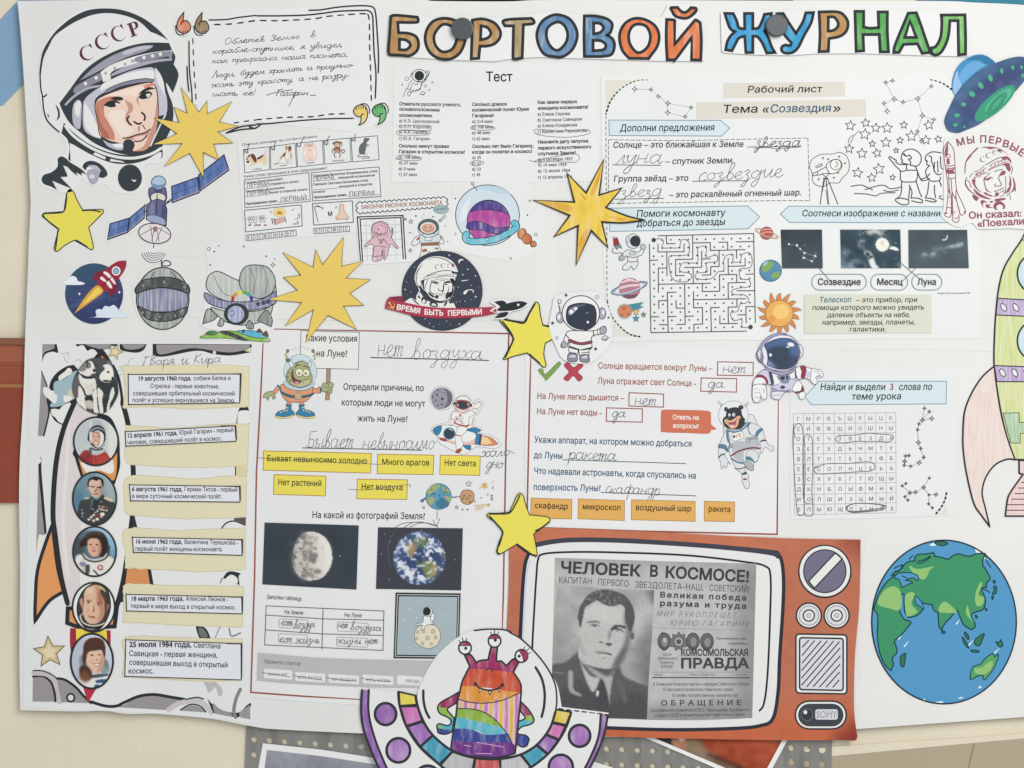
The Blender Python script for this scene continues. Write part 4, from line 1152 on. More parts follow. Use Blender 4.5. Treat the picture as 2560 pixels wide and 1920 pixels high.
# ------------------------------------------------------------------ constellation worksheet
NATIVE()
Thing('constellation_worksheet', 'printed constellation worksheet with a maze, three night sky photos and blue banners', 'worksheet', 11, 'worksheets')
part('paper')
sheet('#dfe0dbw', '1502 189 2444 185 2452 846 2200 847 1960 851 1750 850 1523 855 1507 640', .8, 0)
T(1280, 0); f('#d5d1c6', '805 692! 1085 690! 960 740 870 830 812 950!')
T(1280, 480); f('#d3d4ca', '860 1085! 960 1185 1105 1248! 860 1252!', sm=1)
part('title')
NATIVE()
f('#d1ccc1', [(1808, 207.5), (2112, 203.5), (2113, 241), (1808, 246)], sm=0); f('#d1ccc1', [(1740, 256), (2165, 248), (2166, 292), (1740, 298)], sm=0)
txt(TXT, 'Рабочий лист', 1867, 231.5, 2055, 230, h=17, sh=.16, b=1)
txt(TXT, 'Тема «', 1805, 282, 1922, 281, h=20, sh=.16, b=1); txt('#46617f', 'Созвездия', 1924, 281, 2078, 279, h=20, sh=.16, b=1); txt(TXT, '»', 2082, 279, 2102, 278, h=20, sh=.16, b=1)
def spark(x, y, R, key=INK, w=5): f(None, star(x, y, R, 4, .42, rot=-84), w, key, 0)
def chain(nodes, links, sm_=18):
    for a, b in links: l('#7b7e80', 3, [nodes[a], nodes[b]], 0)
    for i, q in enumerate(nodes): spark(*q, sm_ + (6 if i % 3 == 0 else 0))
T(1280, 0)
part('constellation_drawing')
chain([(1060, 768), (1200, 773), (1265, 833), (1347, 892), (1548, 928), (1497, 1008), (1345, 972)], [(0, 1), (1, 2), (2, 3), (3, 4), (4, 5), (5, 6), (6, 3)])
T(1920, 0)
part('constellation_drawing')
chain([(1092, 857), (1017, 712), (1077, 697), (1295, 852), (1002, 892), (1168, 882), (1030, 960), (1412, 745), (1433, 1033), (1335, 998), (1325, 1220), (1292, 1135)], [(1, 2), (1, 0), (0, 4), (4, 6), (0, 5), (5, 3), (3, 7), (3, 9), (9, 8), (9, 11), (11, 10)])
part('dotted_border')
dash(INK, 10, '1405 688 1500 715 1590 772', 16, 22, w2=20)
T(1280, 0)
part('dotted_border')
dash(INK, 6, '1172 690 1090 694 1000 728 920 785 850 875 812 985', 17, 19, w2=20)
dash(INK, 6, '812 1000 812 1300 815 1659 820 2000 820 2400 824 2610', 26, 22)
T(1280, 480)
dash(INK, 10, '824 945 850 1050 930 1160 1020 1230 1105 1250', 18, 18, w2=16)
for k_, tile, s in ((0, (1280, 0), '835 1207 1500 1213 2212 1198 2557 1193'), (1, (1280, 0), '2557 1193 2572 1734'), (1, (1280, 480), '850 98 1500 88 2212 75 2572 75'), (1, (1280, 0), '833 1210 834 1757')):
    T(*tile); k_ or part('dashed_box'); dash(INK, 5, s, 34, 14)
BK, BO = '#c9d7da', '#7c95a8'
def banner(tile, s, rows, h):
    T(*tile); p = part('banner'); f(BK, s, 7, BO, 0); part('banner_text', p); tx('#2f3234', h, rows, b=1, sh=.14)
banner((1280, 0), '838 1037! 1802 1040! 1882 1107! 1812 1175! 840 1170!', [('Дополни предложения', 930, 1135, 1750, 1128)], 60)
banner((1280, 480), '842 140! 2035 120! 2142 215! 2040 318! 845 340!', [('Помоги космонавту', 1072, 215, 1842, 205), ('добраться до звезды', 1078, 298, 1842, 283)], 58)
banner((1920, 480), '108 190! 180 122! 1620 128! 1640 265! 185 262!', [('Соотнеси изображение с названи', 290, 210, 1490, 210)], 56)
T(1280, 0)
part('sentence'); tx(TXT, 52, [('Солнце – это ближайшая к Земле', 870, 1277, 2000, 1269)], sh=.14, b=1); l(INK, 6, '2035 1270 2482 1266', 0)
part('sentence'); tx(TXT, 52, [('– спутник Земли.', 1325, 1418, 1918, 1409)], sh=.14, b=1); l(INK, 6, '868 1424 1283 1428', 0)
part('sentence'); tx(TXT, 52, [('Группа звёзд – это', 875, 1570, 1524, 1562)], sh=.14, b=1); l(INK, 6, '1560 1566 2040 1560', 0)
T(1280, 480)
part('sentence'); tx(TXT, 52, [('– это раскалённый огненный шар.', 1358, 48, 2500, 28)], sh=.14, b=1); l(INK, 6, '890 62 1312 54', 0)
T(1280, 0)
part('handwriting')
hand('#5b5e61', 'звезда', 2100, 1268, 2490, 1262, h=48, w=7); l('#5b5e61', 5, '2090 1282 2200 1274 2300 1285 2500 1268', 1)
part('handwriting'); hand('#5b5e61', 'луна', 890, 1420, 1290, 1410, h=78, w=5, sl=.35); part('handwriting'); hand('#5b5e61', 'созвездие', 1600, 1566, 2330, 1530, h=70, w=5, sl=.35); part('handwriting'); hand('#5b5e61', 'звезд', 930, 1704, 1290, 1690, h=62, w=5, sl=.35)
# stars, telescope and children
T(1920, 0)
part('star_drawings')
for x, y, R in ((712, 1085, 45), (845, 1062, 40), (932, 1105, 42), (1030, 1105, 48), (837, 1160, 50), (1175, 1080, 34), (1390, 1080, 44), (1240, 1175, 50), (1142, 1212, 30), (1365, 1210, 42), (1472, 1202, 32), (1020, 1230, 46), (902, 1243, 30), (702, 1285, 42), (813, 1325, 46), (943, 1322, 40), (1108, 1300, 24), (775, 1493, 46), (960, 1460, 50), (898, 1535, 40), (1077, 1533, 26)):
    f(None, star(x, y, R, 5, .46, -90 + (x * 7 % 23) - 11), 6, INK, 0)
ll(INK, 5, '785 1130 740 1180 715 1235', '735 1165 700 1200 694 1235')
part('telescope_drawing')
f(None, '385 1500 360 1440 380 1380 440 1340 500 1330 560 1330 620 1316 680 1350 703 1420 690 1490 640 1540 610 1580 540 1580 480 1610 420 1600 385 1560', 5)
f('#dfe0db', '505 1440 520 1405 570 1380 620 1385 640 1430 610 1480 540 1500', 6); e(None, 586, 1422, 48, 46, 6); l(INK, 6, '585 1395 605 1420 580 1445'); ll(INK, 6, '505 1440 430 1480 385 1505 400 1518 500 1500 540 1500', '410 1440 460 1415 468 1430 420 1450', '430 1490 425 1510')
f('#dfe0db', '470 1500! 530 1500! 500 1530!', 6)
ll(INK, 7, '485 1540! 450 1765!', '500 1530! 525 1765!', '512 1535! 605 1765!', '478 1540! 520 1540!', sm=0); ll(INK, 4, '492 1545! 470 1659!', '515 1545! 560 1659!', '500 1640! 517 1765!', sm=0)
for x, y in ((475, 1365), (520, 1375), (615, 1352), (665, 1410), (605, 1492), (438, 1548), (570, 1535)): f(None, star(x, y, 9), 3)
part('children_drawing')
ll(INK, 8, '1150 1372 1165 1320 1210 1290 1270 1295 1320 1340 1320 1400 1285 1435 1230 1425', '1150 1372 1165 1385 1152 1400 1175 1412 1215 1420', '1175 1330 1200 1350 1225 1340 1240 1370 1215 1375 1235 1400 1225 1425', '1165 1325 1185 1345 1180 1330', '1145 1475! 1100 1430 1080 1405 1045 1362 1058 1353 1085 1372 1110 1385 1105 1400 1140 1420 1200 1420',
   '1145 1475 1150 1560 1210 1572 1280 1562 1292 1480 1270 1435', '1195 1420 1195 1470 1150 1480', '1195 1470 1290 1470', '1155 1570 1152 1659 1135 1700 1100 1720', '1220 1600 1245 1659 1235 1710', '1280 1565 1310 1659 1330 1700', '1228 1610 1222 1659 1215 1720', '1100 1720 1150 1712 1215 1730 1208 1765 1150 1765 1098 1730', '1235 1710 1290 1712 1333 1728 1325 1752 1240 1735',
   '1292 1480 1310 1530 1330 1555', '1380 1395 1360 1375 1370 1340 1420 1312 1495 1320', '1362 1385 1375 1400 1372 1420 1400 1432', '1390 1345 1415 1360 1412 1390 1425 1420 1440 1480 1470 1510 1500 1500', '1440 1400 1435 1480', '1465 1390 1470 1490', '1490 1350 1495 1440 1510 1460', '1395 1432 1370 1460 1365 1500 1400 1560 1480 1560 1490 1530', '1310 1530 1330 1560 1370 1555 1395 1540', '1330 1545 1370 1530 1400 1500', '1390 1570 1380 1659 1360 1710', '1440 1600 1440 1659 1450 1710', '1480 1560 1500 1610', '1360 1710 1410 1715 1455 1735 1430 1745 1360 1730', '1480 1700 1500 1690', '1480 1710 1515 1725')
ll(INK, 7, '715 1610 800 1598 850 1615 905 1642', '840 1640 920 1612 1000 1600 1060 1630 1150 1615', '1000 1645 1060 1655 1130 1640', '745 1672 850 1676 930 1692 980 1670 1100 1665')
# maze
T(1280, 480)
mz = part('maze')
for s in ['1188 450 1200 1215', '1262 378 2088 358', '2088 358 2103 1130', '1200 1215 2028 1202'] + '''1335 380 1337 447 1412 446;1562 375 1563 580 1415 583 1415 723 1492 722;1262 450 1262 517 1487 516 1487 447;1338 517 1340 725;1195 590 1262 588;1265 868 1265 657 1338 657;1565 440 1713 437 1715 505 2015 498;1787 435 1863 432 1865 500;1937 430 2085 428;1640 510 1640 650 1490 652;1640 578 1715 577;1790 508 1790 643 1718 645 1718 715 1642 718;1565 655 1567 793;1270 797 1718 788;1868 572 1868 642 2015 638 2015 570;1940 503 1942 572;1868 642 1870 712;1795 855 1793 715 1942 712 1943 780;2020 710 2090 708;1645 790 1645 860 1795 857;1870 925 1868 785 2020 780;1943 853 2092 852;1492 797 1497 1143 1422 1144;1418 865 1343 868 1350 1212;1568 860 1570 1000 1645 998 1648 1140 1572 1143 1573 1210;1572 930 2020 922;1418 935 1420 1003 1490 1003;1270 1008 1268 940 1340 937;1945 990 1943 925;1723 1205 1718 998 1795 997;1870 1130 1868 995 1945 992;1950 1062 2022 1060 2025 1130;2022 1060 2022 990 2095 990;1797 1068 1797 1138 1950 1135;1497 1073 1570 1072;1345 1077 1418 1075;1200 1078 1270 1078;1272 1147 1345 1146'''.split(';'):
    l('#3d4143', 7, s, 0)
yd = TH.y()
for c_ in range(12):
    for r_ in range(12): fillpts(ell(1223 + 75 * c_ + r_ * .9, 416 + 69.5 * r_ - 1.5 * c_, 7.5, 7.5, n=8), '#3d4143', y=yd)
e('#45494b', 1225, 415, 19); e('#45494b', 2062, 1167, 19)
part('pencil_path', mz)
l('#5a5d5f', 5, '1245 405 1290 405 1310 430 1300 480 1375 482 1445 478 1460 420 1500 410 1530 440 1532 500 1520 540 1450 548 1375 552 1355 580 1365 680 1390 750 1450 775 1520 770 1552 730 1530 700 1455 685 1455 640 1490 610 1600 608 1605 520 1610 480 1680 470 1675 560 1720 555 1770 545 1770 600 1680 615 1685 690 1600 700 1585 740 1640 755 1730 745 1780 690 1830 680 1830 600 1850 550 1910 540 1910 600 1970 600 1990 540 2050 525 2075 580 2060 650 1970 665 1965 700 1980 750 2050 760 2055 815 1960 830 1900 850 1920 885 2010 890 2045 930 2020 960 1970 970 1950 1030 1890 1045 1915 1110 1985 1100 1990 1165 2060 1170')
# little coloured pictures
GO = '#555a5f'
part('astronaut_picture')
f('#d4d8d8', '1000 500 960 530 925 580 950 590 990 550 1000 600 960 640 960 670 1005 670 1030 640 1050 672 1080 640 1090 620 1085 560 1120 545 1140 500 1125 480 1090 520', 5, GO)
e('#d4d8d8', 1048, 425, 60, 62, 5, GO); e('#3a3f46', 1065, 425, 46, 48); e('#c7ccce', 1000, 410, 16, 26, 4, GO); f('#b3babf', '1110 470 1125 450 1155 465 1150 495 1120 495', 4, GO); f('#a9b2b5', '925 560 950 545 975 570 960 590 930 585', 4, GO)
ll('#9c3b48', 7, '1000 555 1040 565 1085 560', '1000 600 1040 605 1090 595'); f('#b7c0c4', '1010 520! 1070 515! 1070 545! 1012 545!', 3, GO)
f('#a33a45', '875 400! 910 395! 930 450! 880 465!', 3, GO); f('#b9bfc2', '872 390! 880 385 905 395! 875 405!', 3, GO); f('#7f9198', '885 465! 940 455! 950 490! 925 475! 905 500! 895 480!', 3, GO); l(GO, 5, '880 480 865 510 890 530 940 525 960 545')
part('ringed_planet_picture')
e('#8b98ae', 1013, 830, 160, 42, 5, GO, -15); e('#d9dad8', 1013, 830, 128, 26, 0, GO, -15)
e('#b57f8e', 1017, 832, 90, 88, 5, '#6b4655')
for s, k in (('940 790 1020 770 1090 780 1085 770 1010 755 950 775', '#e0c6c8'), ('930 820 1010 800 1100 795 1100 812 1010 820 930 840', '#dcc0c4'), ('960 750 1010 745 1060 758 1000 756', '#dcc0c4'), ('935 870 1020 890 1090 880 1060 915 1000 918 960 905', '#7d5868')): f(k, s)
l('#8b98ae', 14, '862 870 920 888 1010 875 1100 840 1160 795 1165 775'); l('#dfe1e2', 5, '870 868 930 878 1020 862 1110 825 1150 790')
part('comet_picture')
f('#4f8ea0', '960 980! 1140 950! 1110 985 1145 990! 1100 1010 1060 1030 1020 1000'); f('#a9c9cf', '910 1030 930 980 980 965 1030 1000 1035 1060 990 1095 940 1090'); e('#d4855f', 975, 1030, 58, 56, 4, '#8a5640')
e('#b9694a', 968, 1005, 17, 14); e('#b9694a', 948, 1065, 12, 14); e('#b9694a', 1005, 1055, 14, 12); f('#dcb95f', star(1072, 1035, 34), 3, GO, 0); f('#6f9d62', star(1137, 1060, 26), 3, GO, 0); f('#5a93ab', star(1072, 1093, 32), 3, GO, 0)
part('ringed_planet_picture')
e(None, 2202, 358, 104, 24, 10, '#c9a98c', 20); e('#b25f5a', 2200, 355, 55, 54, 4, '#7b4744'); ll('#d79f8f', 10, '2160 330 2200 320 2240 325', '2152 360 2200 345 2250 350')
l('#c9a98c', 9, '2105 322 2130 350 2200 385 2290 395')
part('globe_picture')
e('#5b90b0', 2235, 680, 94, 92, 5, '#3e5a6c'); f('#86a862', '2160 640 2200 600 2260 610 2240 660 2200 690 2170 690'); f('#86a862', '2240 720 2280 690 2315 690 2310 730 2260 750'); f('#9fc0cf', '2170 620 2200 598 2210 610 2180 640')
part('sun_picture')
for k in range(14):
    a = math.radians(k * 360 / 14 + 10); p_ = lambda R, d: (2310 + R * math.cos(a + d), 1050 + R * math.sin(a + d))
    f('#cf8a55', [p_(118, -.17), p_(165, -.02), p_(196 if k % 2 else 176, .12) + (1,), p_(150, .14), p_(118, .17)], 3, '#a3623c')
e('#dfa95c', 2310, 1050, 118, 114, 5, '#b0703f'); e('#e5bd72', 2325, 1035, 70, 66); e('#d9985a', 2245, 1095, 30, 26)
# photographs
T(1920, 480)
part('photo')
c = Canvas(108, 322, 476, 663, '#434c55', 2); c.n(.04, 120, 9); c.p('#505a63', '100 480 480 420 480 663 100 663', 60, .6)
for x, y in ((182, 450), (250, 462), (277, 492), (315, 527), (408, 553), (378, 598), (310, 568)): c.e('#e6eaee', x, y, 9, b=2)
for s in ('182 450 250 462 277 492 315 527 408 553 378 598 310 568 315 527',): c.l('#aab2ba', 4, s, 1, .8, 0)
for k in range(14): c.e('#9aa3ab', 120 + (k * 97) % 340, 340 + (k * 61) % 310, 3, b=1)
c.done('110 325! 466 325! 473 660! 122 660!')
part('photo')
c = Canvas(622, 323, 1152, 662, '#3a4d58', 2); c.n(.03, 90, 4)
c.clouds('#7e8f9c', '630 470 690 500 760 560 840 620 830 663 622 663 622 500', 90, 5, .2, .3, 14, 1); c.clouds('#d9dcd8', '830 520 870 510 910 560 930 620 960 663 900 663 860 580', 60, 8, .2, .3, 8); c.clouds('#b9c2c4', '780 420 840 410 850 470 830 540 790 500', 50, 2, .3, .4, 10, .7)
c.clouds('#b4b8b4', '870 325 1040 325 1050 360 960 380 860 365', 60, 3, .25, .3, 10, 1); c.clouds('#6d8698', '720 323 810 323 800 370 740 370', 60, 3, .3, .4, 12, .7); c.clouds('#9aa7ad', '1010 610 1090 580 1150 590 1152 662 1010 650', 60, 7, .4, .3, 12, .8)
c.e('#7b8b94', 988, 455, 75, 75, b=12, a=.4); c.e('#e6e3d8', 988, 455, 58, 57, b=3); c.clouds('#b8b4a8', '945 430 990 405 1030 430 1020 480 980 490 950 470', 40, 11, .45, .3, 5, .8); c.p('#e3e2da', '1045 488 1080 470 1125 490 1120 508 1080 500', 3)
for k in range(16): c.e('#b9c4cb', 640 + (k * 131) % 500, 335 + (k * 47) % 200, 3, b=1)
c.done('624 325! 1143 325! 1150 658! 632 658!')
part('photo')
c = Canvas(1210, 325, 1738, 662, '#4d5961', 2); c.p('#59656d', '1200 560 1740 400 1740 520 1200 600', 60); c.n(.03, 120, 6)
c.clouds('#97a3ac', '1320 540 1400 500 1480 470 1530 510 1500 540 1380 560', 60, 5, .3, .35, 12); c.clouds('#a9b4bb', '1515 480 1600 455 1680 435 1670 470 1580 485', 50, 9, .25, .4, 8); c.p('#3f4a52', '1440 530 1500 510 1520 530 1460 550', 12, .8)
c.l('#e4e5de', 9, '1548 378 1545 400 1530 412 1510 415', 1)
c.done('1213 327! 1720 327! 1735 658! 1216 658!')
for s, x0, x1, a, b in (('Созвездие', 378, 850, 428, 803), ('Месяц', 888, 1207, 940, 1163), ('Луна', 1243, 1502, 1290, 1455)):
    p = part('word_pill'); rr(None, x0, 710, x1, 847, 66, 6, '#7b9798'); part('word', p); txt(TXT, s, a, 803, b, 803, h=56, b=1)
for s in ('445 662! 530 760!', '1150 615! 1310 750!', '1275 660! 1160 772!'): part('pencil_line'); pencil(5, s, sm=0)
p = part('definition_box'); f('#cfd0c0', '313 888! 1410 888! 1412 1216! 313 1222!', sm=0)
part('definition_text', p)
txt('#3f6d7f', 'Телескоп', 440, 955, 720, 952, h=48, b=1, sh=.14)
tx(TXT, 43, [('– это прибор, при', 760, 953, 1290, 951), ('помощи которого можно увидеть', 378, 1020, 1348, 1016), ('далекие объекты на небе,', 508, 1083, 1228, 1081), ('например, звезды, планеты,', 465, 1147, 1268, 1144), ('галактики.', 700, 1206, 1018, 1206)], sh=.14, b=1)
part('web_address'); txt(TXT, 'https://vk.com/cache76', 1465, 880, 1745, 878, h=14, sh=.2)
# ------------------------------------------------------------------ animals worksheet
T(600, 320, 380)
Thing('animals_worksheet', 'tilted white worksheet with five framed animals ticked in pencil and rebus puzzles', 'worksheet', 10.9, 'worksheets')
part('paper'); sheet('#dedfdaw', '-40 215! 2036 8! 2085 1000! 1690 1035! 1690 1505! 1450 1562 1250 1562 60 1662!', .6, 1)
FR2 = '#4c5056'
part('instruction'); txt(TXT, 'Отметьте галочками тех, кто был в космосе.', 30, 262, 1132, 135, h=38, b=1)
part('instruction'); txt(TXT, 'Какое слово пропущено в этих предложениях?', 52, 725, 1272, 598, h=40, b=1)
cards = [('50 312! 422 272! 430 605! 66 650!', 'собаки', 188, 612, 312, 600), ('440 270! 800 222! 822 570! 450 605!', 'кошки', 578, 560, 685, 550), ('818 222! 1198 182! 1215 525! 838 565!', 'хомяки', 960, 522, 1085, 510), ('1215 180! 1597 145! 1618 490! 1235 525!', 'обезьяны', 1345, 490, 1515, 475), ('1615 145! 2000 112! 2023 460! 1638 492!', 'крысы', 1775, 452, 1890, 440)]
ticks = ['65 325 102 358 112 300 132 232', '455 275 490 322 500 260 518 195', '830 230 862 275 900 190 935 118', '1230 195 1260 250 1275 160 1308 112', '1630 150 1658 190 1668 130 1682 85']
CARD = []
for q, cap, *xy in cards:
    p = part('animal_card'); CARD.append(p); f(None, q, 10, FR2, 0); txt(TXT, cap, *xy, h=24, b=1)
for k, s in enumerate(ticks):
    part('pencil_tick', CARD[k]); ll('#55585a', 11, s); q = pts(s)[0]
    a = [float(v.rstrip('!')) for v in s.split()[:2]]; f(None, [(a[0] - 8, a[1] - 6), (a[0] + 52, a[1] - 12), (a[0] + 54, a[1] + 38), (a[0] - 4, a[1] + 42)], 6, FR2, 0)
part('dog_picture', CARD[0])
f('#dcc8a6', '150 480 240 450 330 400 380 395 395 470 378 530 340 545 325 500 250 512 200 545 118 568 150 530 165 500'); f('#dcc39d', '96 440 130 385 180 378 205 430 165 475 130 505 98 500')
f('#6e4b44', '150 392 190 374 225 410 242 470 232 502 205 492 180 450'); f('#6e4b44', '245 440 300 405 340 385 330 420 262 460'); f('#7c564c', '105 430 120 395 150 385 135 420'); l('#c9b38f', 12, '345 395 370 362 378 325'); e(INK, 103, 450, 14, 12); e('#4a3733', 115, 492, 22, 17)
part('cat_picture', CARD[1])
f('#dfdcd5', '660 350 735 345 750 400 748 505 640 512 575 505 600 420', 3, '#8b8580'); f('#c99c72', '575 450 600 400 660 350 665 380 620 420 600 455'); f('#7d5a48', '620 415 640 370 662 350 660 400 640 420'); f('#c99c72', '735 350 750 390 745 440 730 420'); f('#c79a74', '658 300 668 253 692 275 720 275 740 256 747 310 722 348 682 348', 3, '#8b6a55'); f('#7d5a48', '700 275 738 262 745 310 715 330'); f('#e4e0da', '690 310 705 345 680 345 675 325'); f('#c79a74', '490 520 560 500 560 520 495 535'); ll('#8b8580', 5, '655 430 690 510', '720 420 725 500', '690 440 700 505')
part('hamster_picture', CARD[2])
f('#e2cdc0', '918 330 935 260 980 220 1040 213 1088 250 1112 320 1113 430 1080 478 1015 472 950 482 920 430', 3, '#b79b8e'); f('#cfae9b', '960 250 1010 225 1060 250 1030 275 980 275'); ll('#8d7369', 6, '945 230 942 260', '1055 215 1055 245', '990 320 1010 318', '1015 330 1035 328', '1020 430 1015 470'); f('#eadbd1', '930 330 970 340 960 400 925 400'); f('#eadbd1', '1100 330 1060 340 1070 400 1108 390'); f('#a8756a', '1010 325 1040 323 1025 335')
part('monkey_picture', CARD[3])
for s in ('1380 292 1340 320 1352 365', '1445 288 1482 240 1470 195', '1388 355 1368 395 1390 432', '1440 352 1462 390 1440 430', '1455 335 1505 310 1522 345 1490 362 1480 335'): l('#8a6855', 13, s)
f('#8a6855', '1372 285 1450 280 1458 350 1410 362 1372 345'); e('#c98f7a', 1412, 335, 32, 26); e('#8a6855', 1410, 232, 50, 44); e('#d9b69e', 1412, 244, 34, 26); e('#8a6855', 1360, 220, 16, 18); e('#8a6855', 1458, 212, 14, 16); e(INK, 1398, 236, 4); e(INK, 1424, 234, 4); ll('#d9b69e', 10, '1385 432 1400 440', '1435 430 1455 436')
part('rat_picture', CARD[4])
f('#6d7073', '1800 162 1820 140 1850 148 1885 145 1880 170 1865 192 1840 212 1838 270 1822 345 1808 380 1742 376 1728 310 1750 240 1795 200'); l('#97999b', 15, '1745 378 1716 405 1740 422 1800 412 1850 412 1880 428'); ll('#6d7073', 9, '1835 225 1860 240 1885 252', '1830 235 1850 255 1860 272', '1800 378 1840 378')
PZ = '#63666a'
p = part('sentence_box'); f(None, '60 755! 1000 650! 1022 1065! 70 1160!', 9, FR2, 0)
tx(TXT, 35, [('Гагарин Юрий Алексеевич', 78, 815, 625, 752), ('отправился в космос', 425, 835, 862, 790), ('Леонов Алексей Архипович', 80, 940, 652, 880), ('вышел в открытый космос', 430, 955, 988, 905)], b=1); txt(TXT, 'Пропущенное слово:', 82, 1120, 546, 1075, h=34, b=2)
ll(TXT, 5, '78 885! 415 848!', '80 1002! 415 965!', '560 1082! 1003 1040!', sm=0)
part('handwriting', p)
for q in (('ПЕРВЫЙ', 95, 868, 420, 832), ('ПЕРВЫЙ', 95, 985, 440, 948), ('ПЕРВЫЙ', 585, 1072, 975, 1030)): txt(PZ, *q, h=62, b=0, sh=.12, stagger=9)
p = part('sentence_box'); f(None, '1035 650! 2022 565! 2052 995! 1055 1060!', 9, FR2, 0)
tx(TXT, 35, [('Терешкова Валентина Владимировна стала', 1055, 712, 2000, 640), ('женщиной-космонавтом', 1428, 740, 1965, 700), ('Савицкая Светлана Евгеньевна стала', 1060, 838, 1868, 775), ('женщиной в открытом', 1437, 870, 1928, 828), ('космосе', 1065, 948, 1240, 935)], b=1); txt(TXT, 'Пропущенное слово:', 1070, 1025, 1555, 985, h=34, b=2)
ll(TXT, 5, '1058 775! 1412 748!', '1065 900! 1418 875!', '1568 998! 2030 968!', sm=0)
part('handwriting', p)
txt(PZ, 'ПЕРВАЯ', 1062, 765, 1372, 738, h=58, b=0, stagger=8); txt(PZ, 'ПЕРВАЯ', 1585, 988, 1965, 968, h=64, b=0, stagger=8)
part('rebus_box')
f(None, '65 1198! 890 1118! 905 1425! 82 1512!', 10, FR2, 0)
f('#d9dad6', '122 1292! 238 1282! 244 1372! 128 1380!', 4, FR2, 0); f('#d9dad6', '285 1278! 355 1270! 360 1355! 288 1360!', 4, FR2, 0)
txt(INK, 'КО', 134, 1354, 222, 1346, h=52, b=1); txt(INK, 'М', 294, 1340, 348, 1334, h=52, b=1)
for x in (120, 210, 258, 345): f('#7d3a3c', f'{x} 1412 {x+30} 1400 {x+42} 1405 {x+40} 1418 {x} 1422')
ll(FR2, 4, '105 1300 95 1340', '255 1330 270 1290', '375 1300 382 1330', '150 1380 148 1400', '225 1375 230 1395', '300 1360 290 1390', '345 1355 365 1380')
e(INK, 448, 1218, 8, 10); l(INK, 5, '452 1225 442 1242'); e(INK, 1203, 1162, 8, 10); l(INK, 5, '1208 1168 1198 1185'); e(INK, 1398, 1148, 8, 10); l(INK, 5, '1402 1155 1392 1172')
f('#e2cf86', '490 1215 510 1180 560 1172 620 1170 658 1200 655 1250 620 1278 550 1285 500 1265', 3, '#b99d5a'); f('#c77c55', '530 1245 570 1205 620 1240 600 1258 560 1255')
f('#d8a79d', '505 1340 560 1315 620 1300 650 1310 640 1355 580 1380 515 1398', 4, '#7a5a55'); ll('#5b4a48', 9, '462 1312 475 1400', '470 1330 510 1325', '475 1365 515 1360', '650 1290 672 1375', '508 1320 510 1410'); e('#e0b9ab', 635, 1318, 18, 20, 3, '#7a5a55')
ll('#b2766a', 7, '800 1330 830 1310 850 1300 845 1330 828 1370', '815 1372 850 1368'); ll('#55504f', 5, '840 1250 865 1285 868 1300', '855 1245 870 1270 862 1300'); l('#a5443f', 8, '750 1200 790 1175'); txt(INK, 'РС В', 775, 1410, 860, 1398, h=20, b=1)
part('rebus_box')
f(None, '1055 1100! 1635 1060! 1650 1370! 1072 1412!', 10, FR2, 0)
f('#4c5157', '1080 1145 1120 1128 1165 1140 1195 1170! 1150 1150 1110 1145'); l('#4c5157', 8, '1082 1148! 1137 1365!', 0); txt(INK, 'М', 1280, 1282, 1350, 1276, h=64, b=1)
f('#dfc0a9', '1450 1115 1475 1105 1505 1115 1515 1200 1545 1255 1580 1290 1575 1325 1540 1330 1490 1322 1440 1332 1400 1325 1395 1290 1430 1260 1448 1200', 5, '#7a6256'); ll('#7a6256', 5, '1420 1305 1400 1325', '1555 1300 1540 1325')
for n_, word, x0, y0, x1, y1, hh in ((9, 'КОСМОНАВТ', 85, 1558, 815, 1482, 84), (6, 'КОСМОС', 1072, 1460, 1592, 1424, 80)):
    p = part('letter_cells'); f(None, [(x0, y0), (x1, y1), (x1 + 5, y1 + hh), (x0 + 6, y0 + hh)], 7, FR2, 0)
    for k in range(1, n_): t = k / n_; X, Y = x0 + (x1 - x0) * t, y0 + (y1 - y0) * t; l(FR2, 6, [(X, Y), (X + 5, Y + hh)], 0)
    part('handwriting', p)
    for k, c_ in enumerate(word): t = (k + .25) / n_; t2 = (k + .75) / n_; txt(PZ, c_, x0 + (x1 - x0) * t, y0 + (y1 - y0) * t + hh - 12, x0 + (x1 - x0) * t2, y0 + (y1 - y0) * t2 + hh - 14, h=60, b=0, sh=.1)

# ------------------------------------------------------------------ finish-the-drawing sheet
T(640, 480)
Thing('drawing_worksheet', 'small white sheet with a half coloured pink cosmonaut in a grid beside a finished one', 'worksheet', 11.3, 'worksheets')
part('paper'); sheet('#dedfdaw', '850 75! 1695 10! 1720 300! 1700 570! 1300 605 890 630!', .5)
part('title_frame')
def scallop(A, B, n):
    out = []
    for k in range(n):
        for j in range(4):
            t = (k + j / 4) / n; b = math.sin(math.pi * j / 4) * 14
            dx, dy = B[0] - A[0], B[1] - A[1]; L = math.hypot(dx, dy)
            out.append((A[0] + dx * t + dy / L * b, A[1] + dy * t - dx / L * b))
    return out
f(None, scallop((875, 100), (1640, 52), 18) + scallop((1640, 52), (1648, 118), 2) + scallop((1648, 118), (880, 178), 18) + scallop((880, 178), (875, 100), 2), 8, INK, 0)
txt('#a67c69', 'ЗАКОНЧИ РИСУНОК КОСМОНАВТА', 906, 148, 1612, 106, h=34, b=2)
e('#9fb5b5', 1598, 150, 66, 38, 4, '#6d8182'); txt('#55504f', 'РАСКРАСЬ!', 1550, 162, 1652, 148, h=18, b=1)
part('drawing_grid')
for k in range(6): l('#b0b2b3', 4, [(950 + 62 * k, 228 - 3 * k), (962 + 62 * k, 588)], 0)
for k in range(5): l('#b0b2b3', 4, [(905, 290 + 66 * k), (1265, 278 + 66 * k)], 0)
ll(INK, 10, '903 592! 875 215! 1270 202! 1292 577!', '920 592! 900 234! 1250 220! 1273 577!', sm=0); ll(INK, 5, '875 215! 900 234!', '1270 202! 1250 220!', sm=0)
part('pink_cosmonaut')
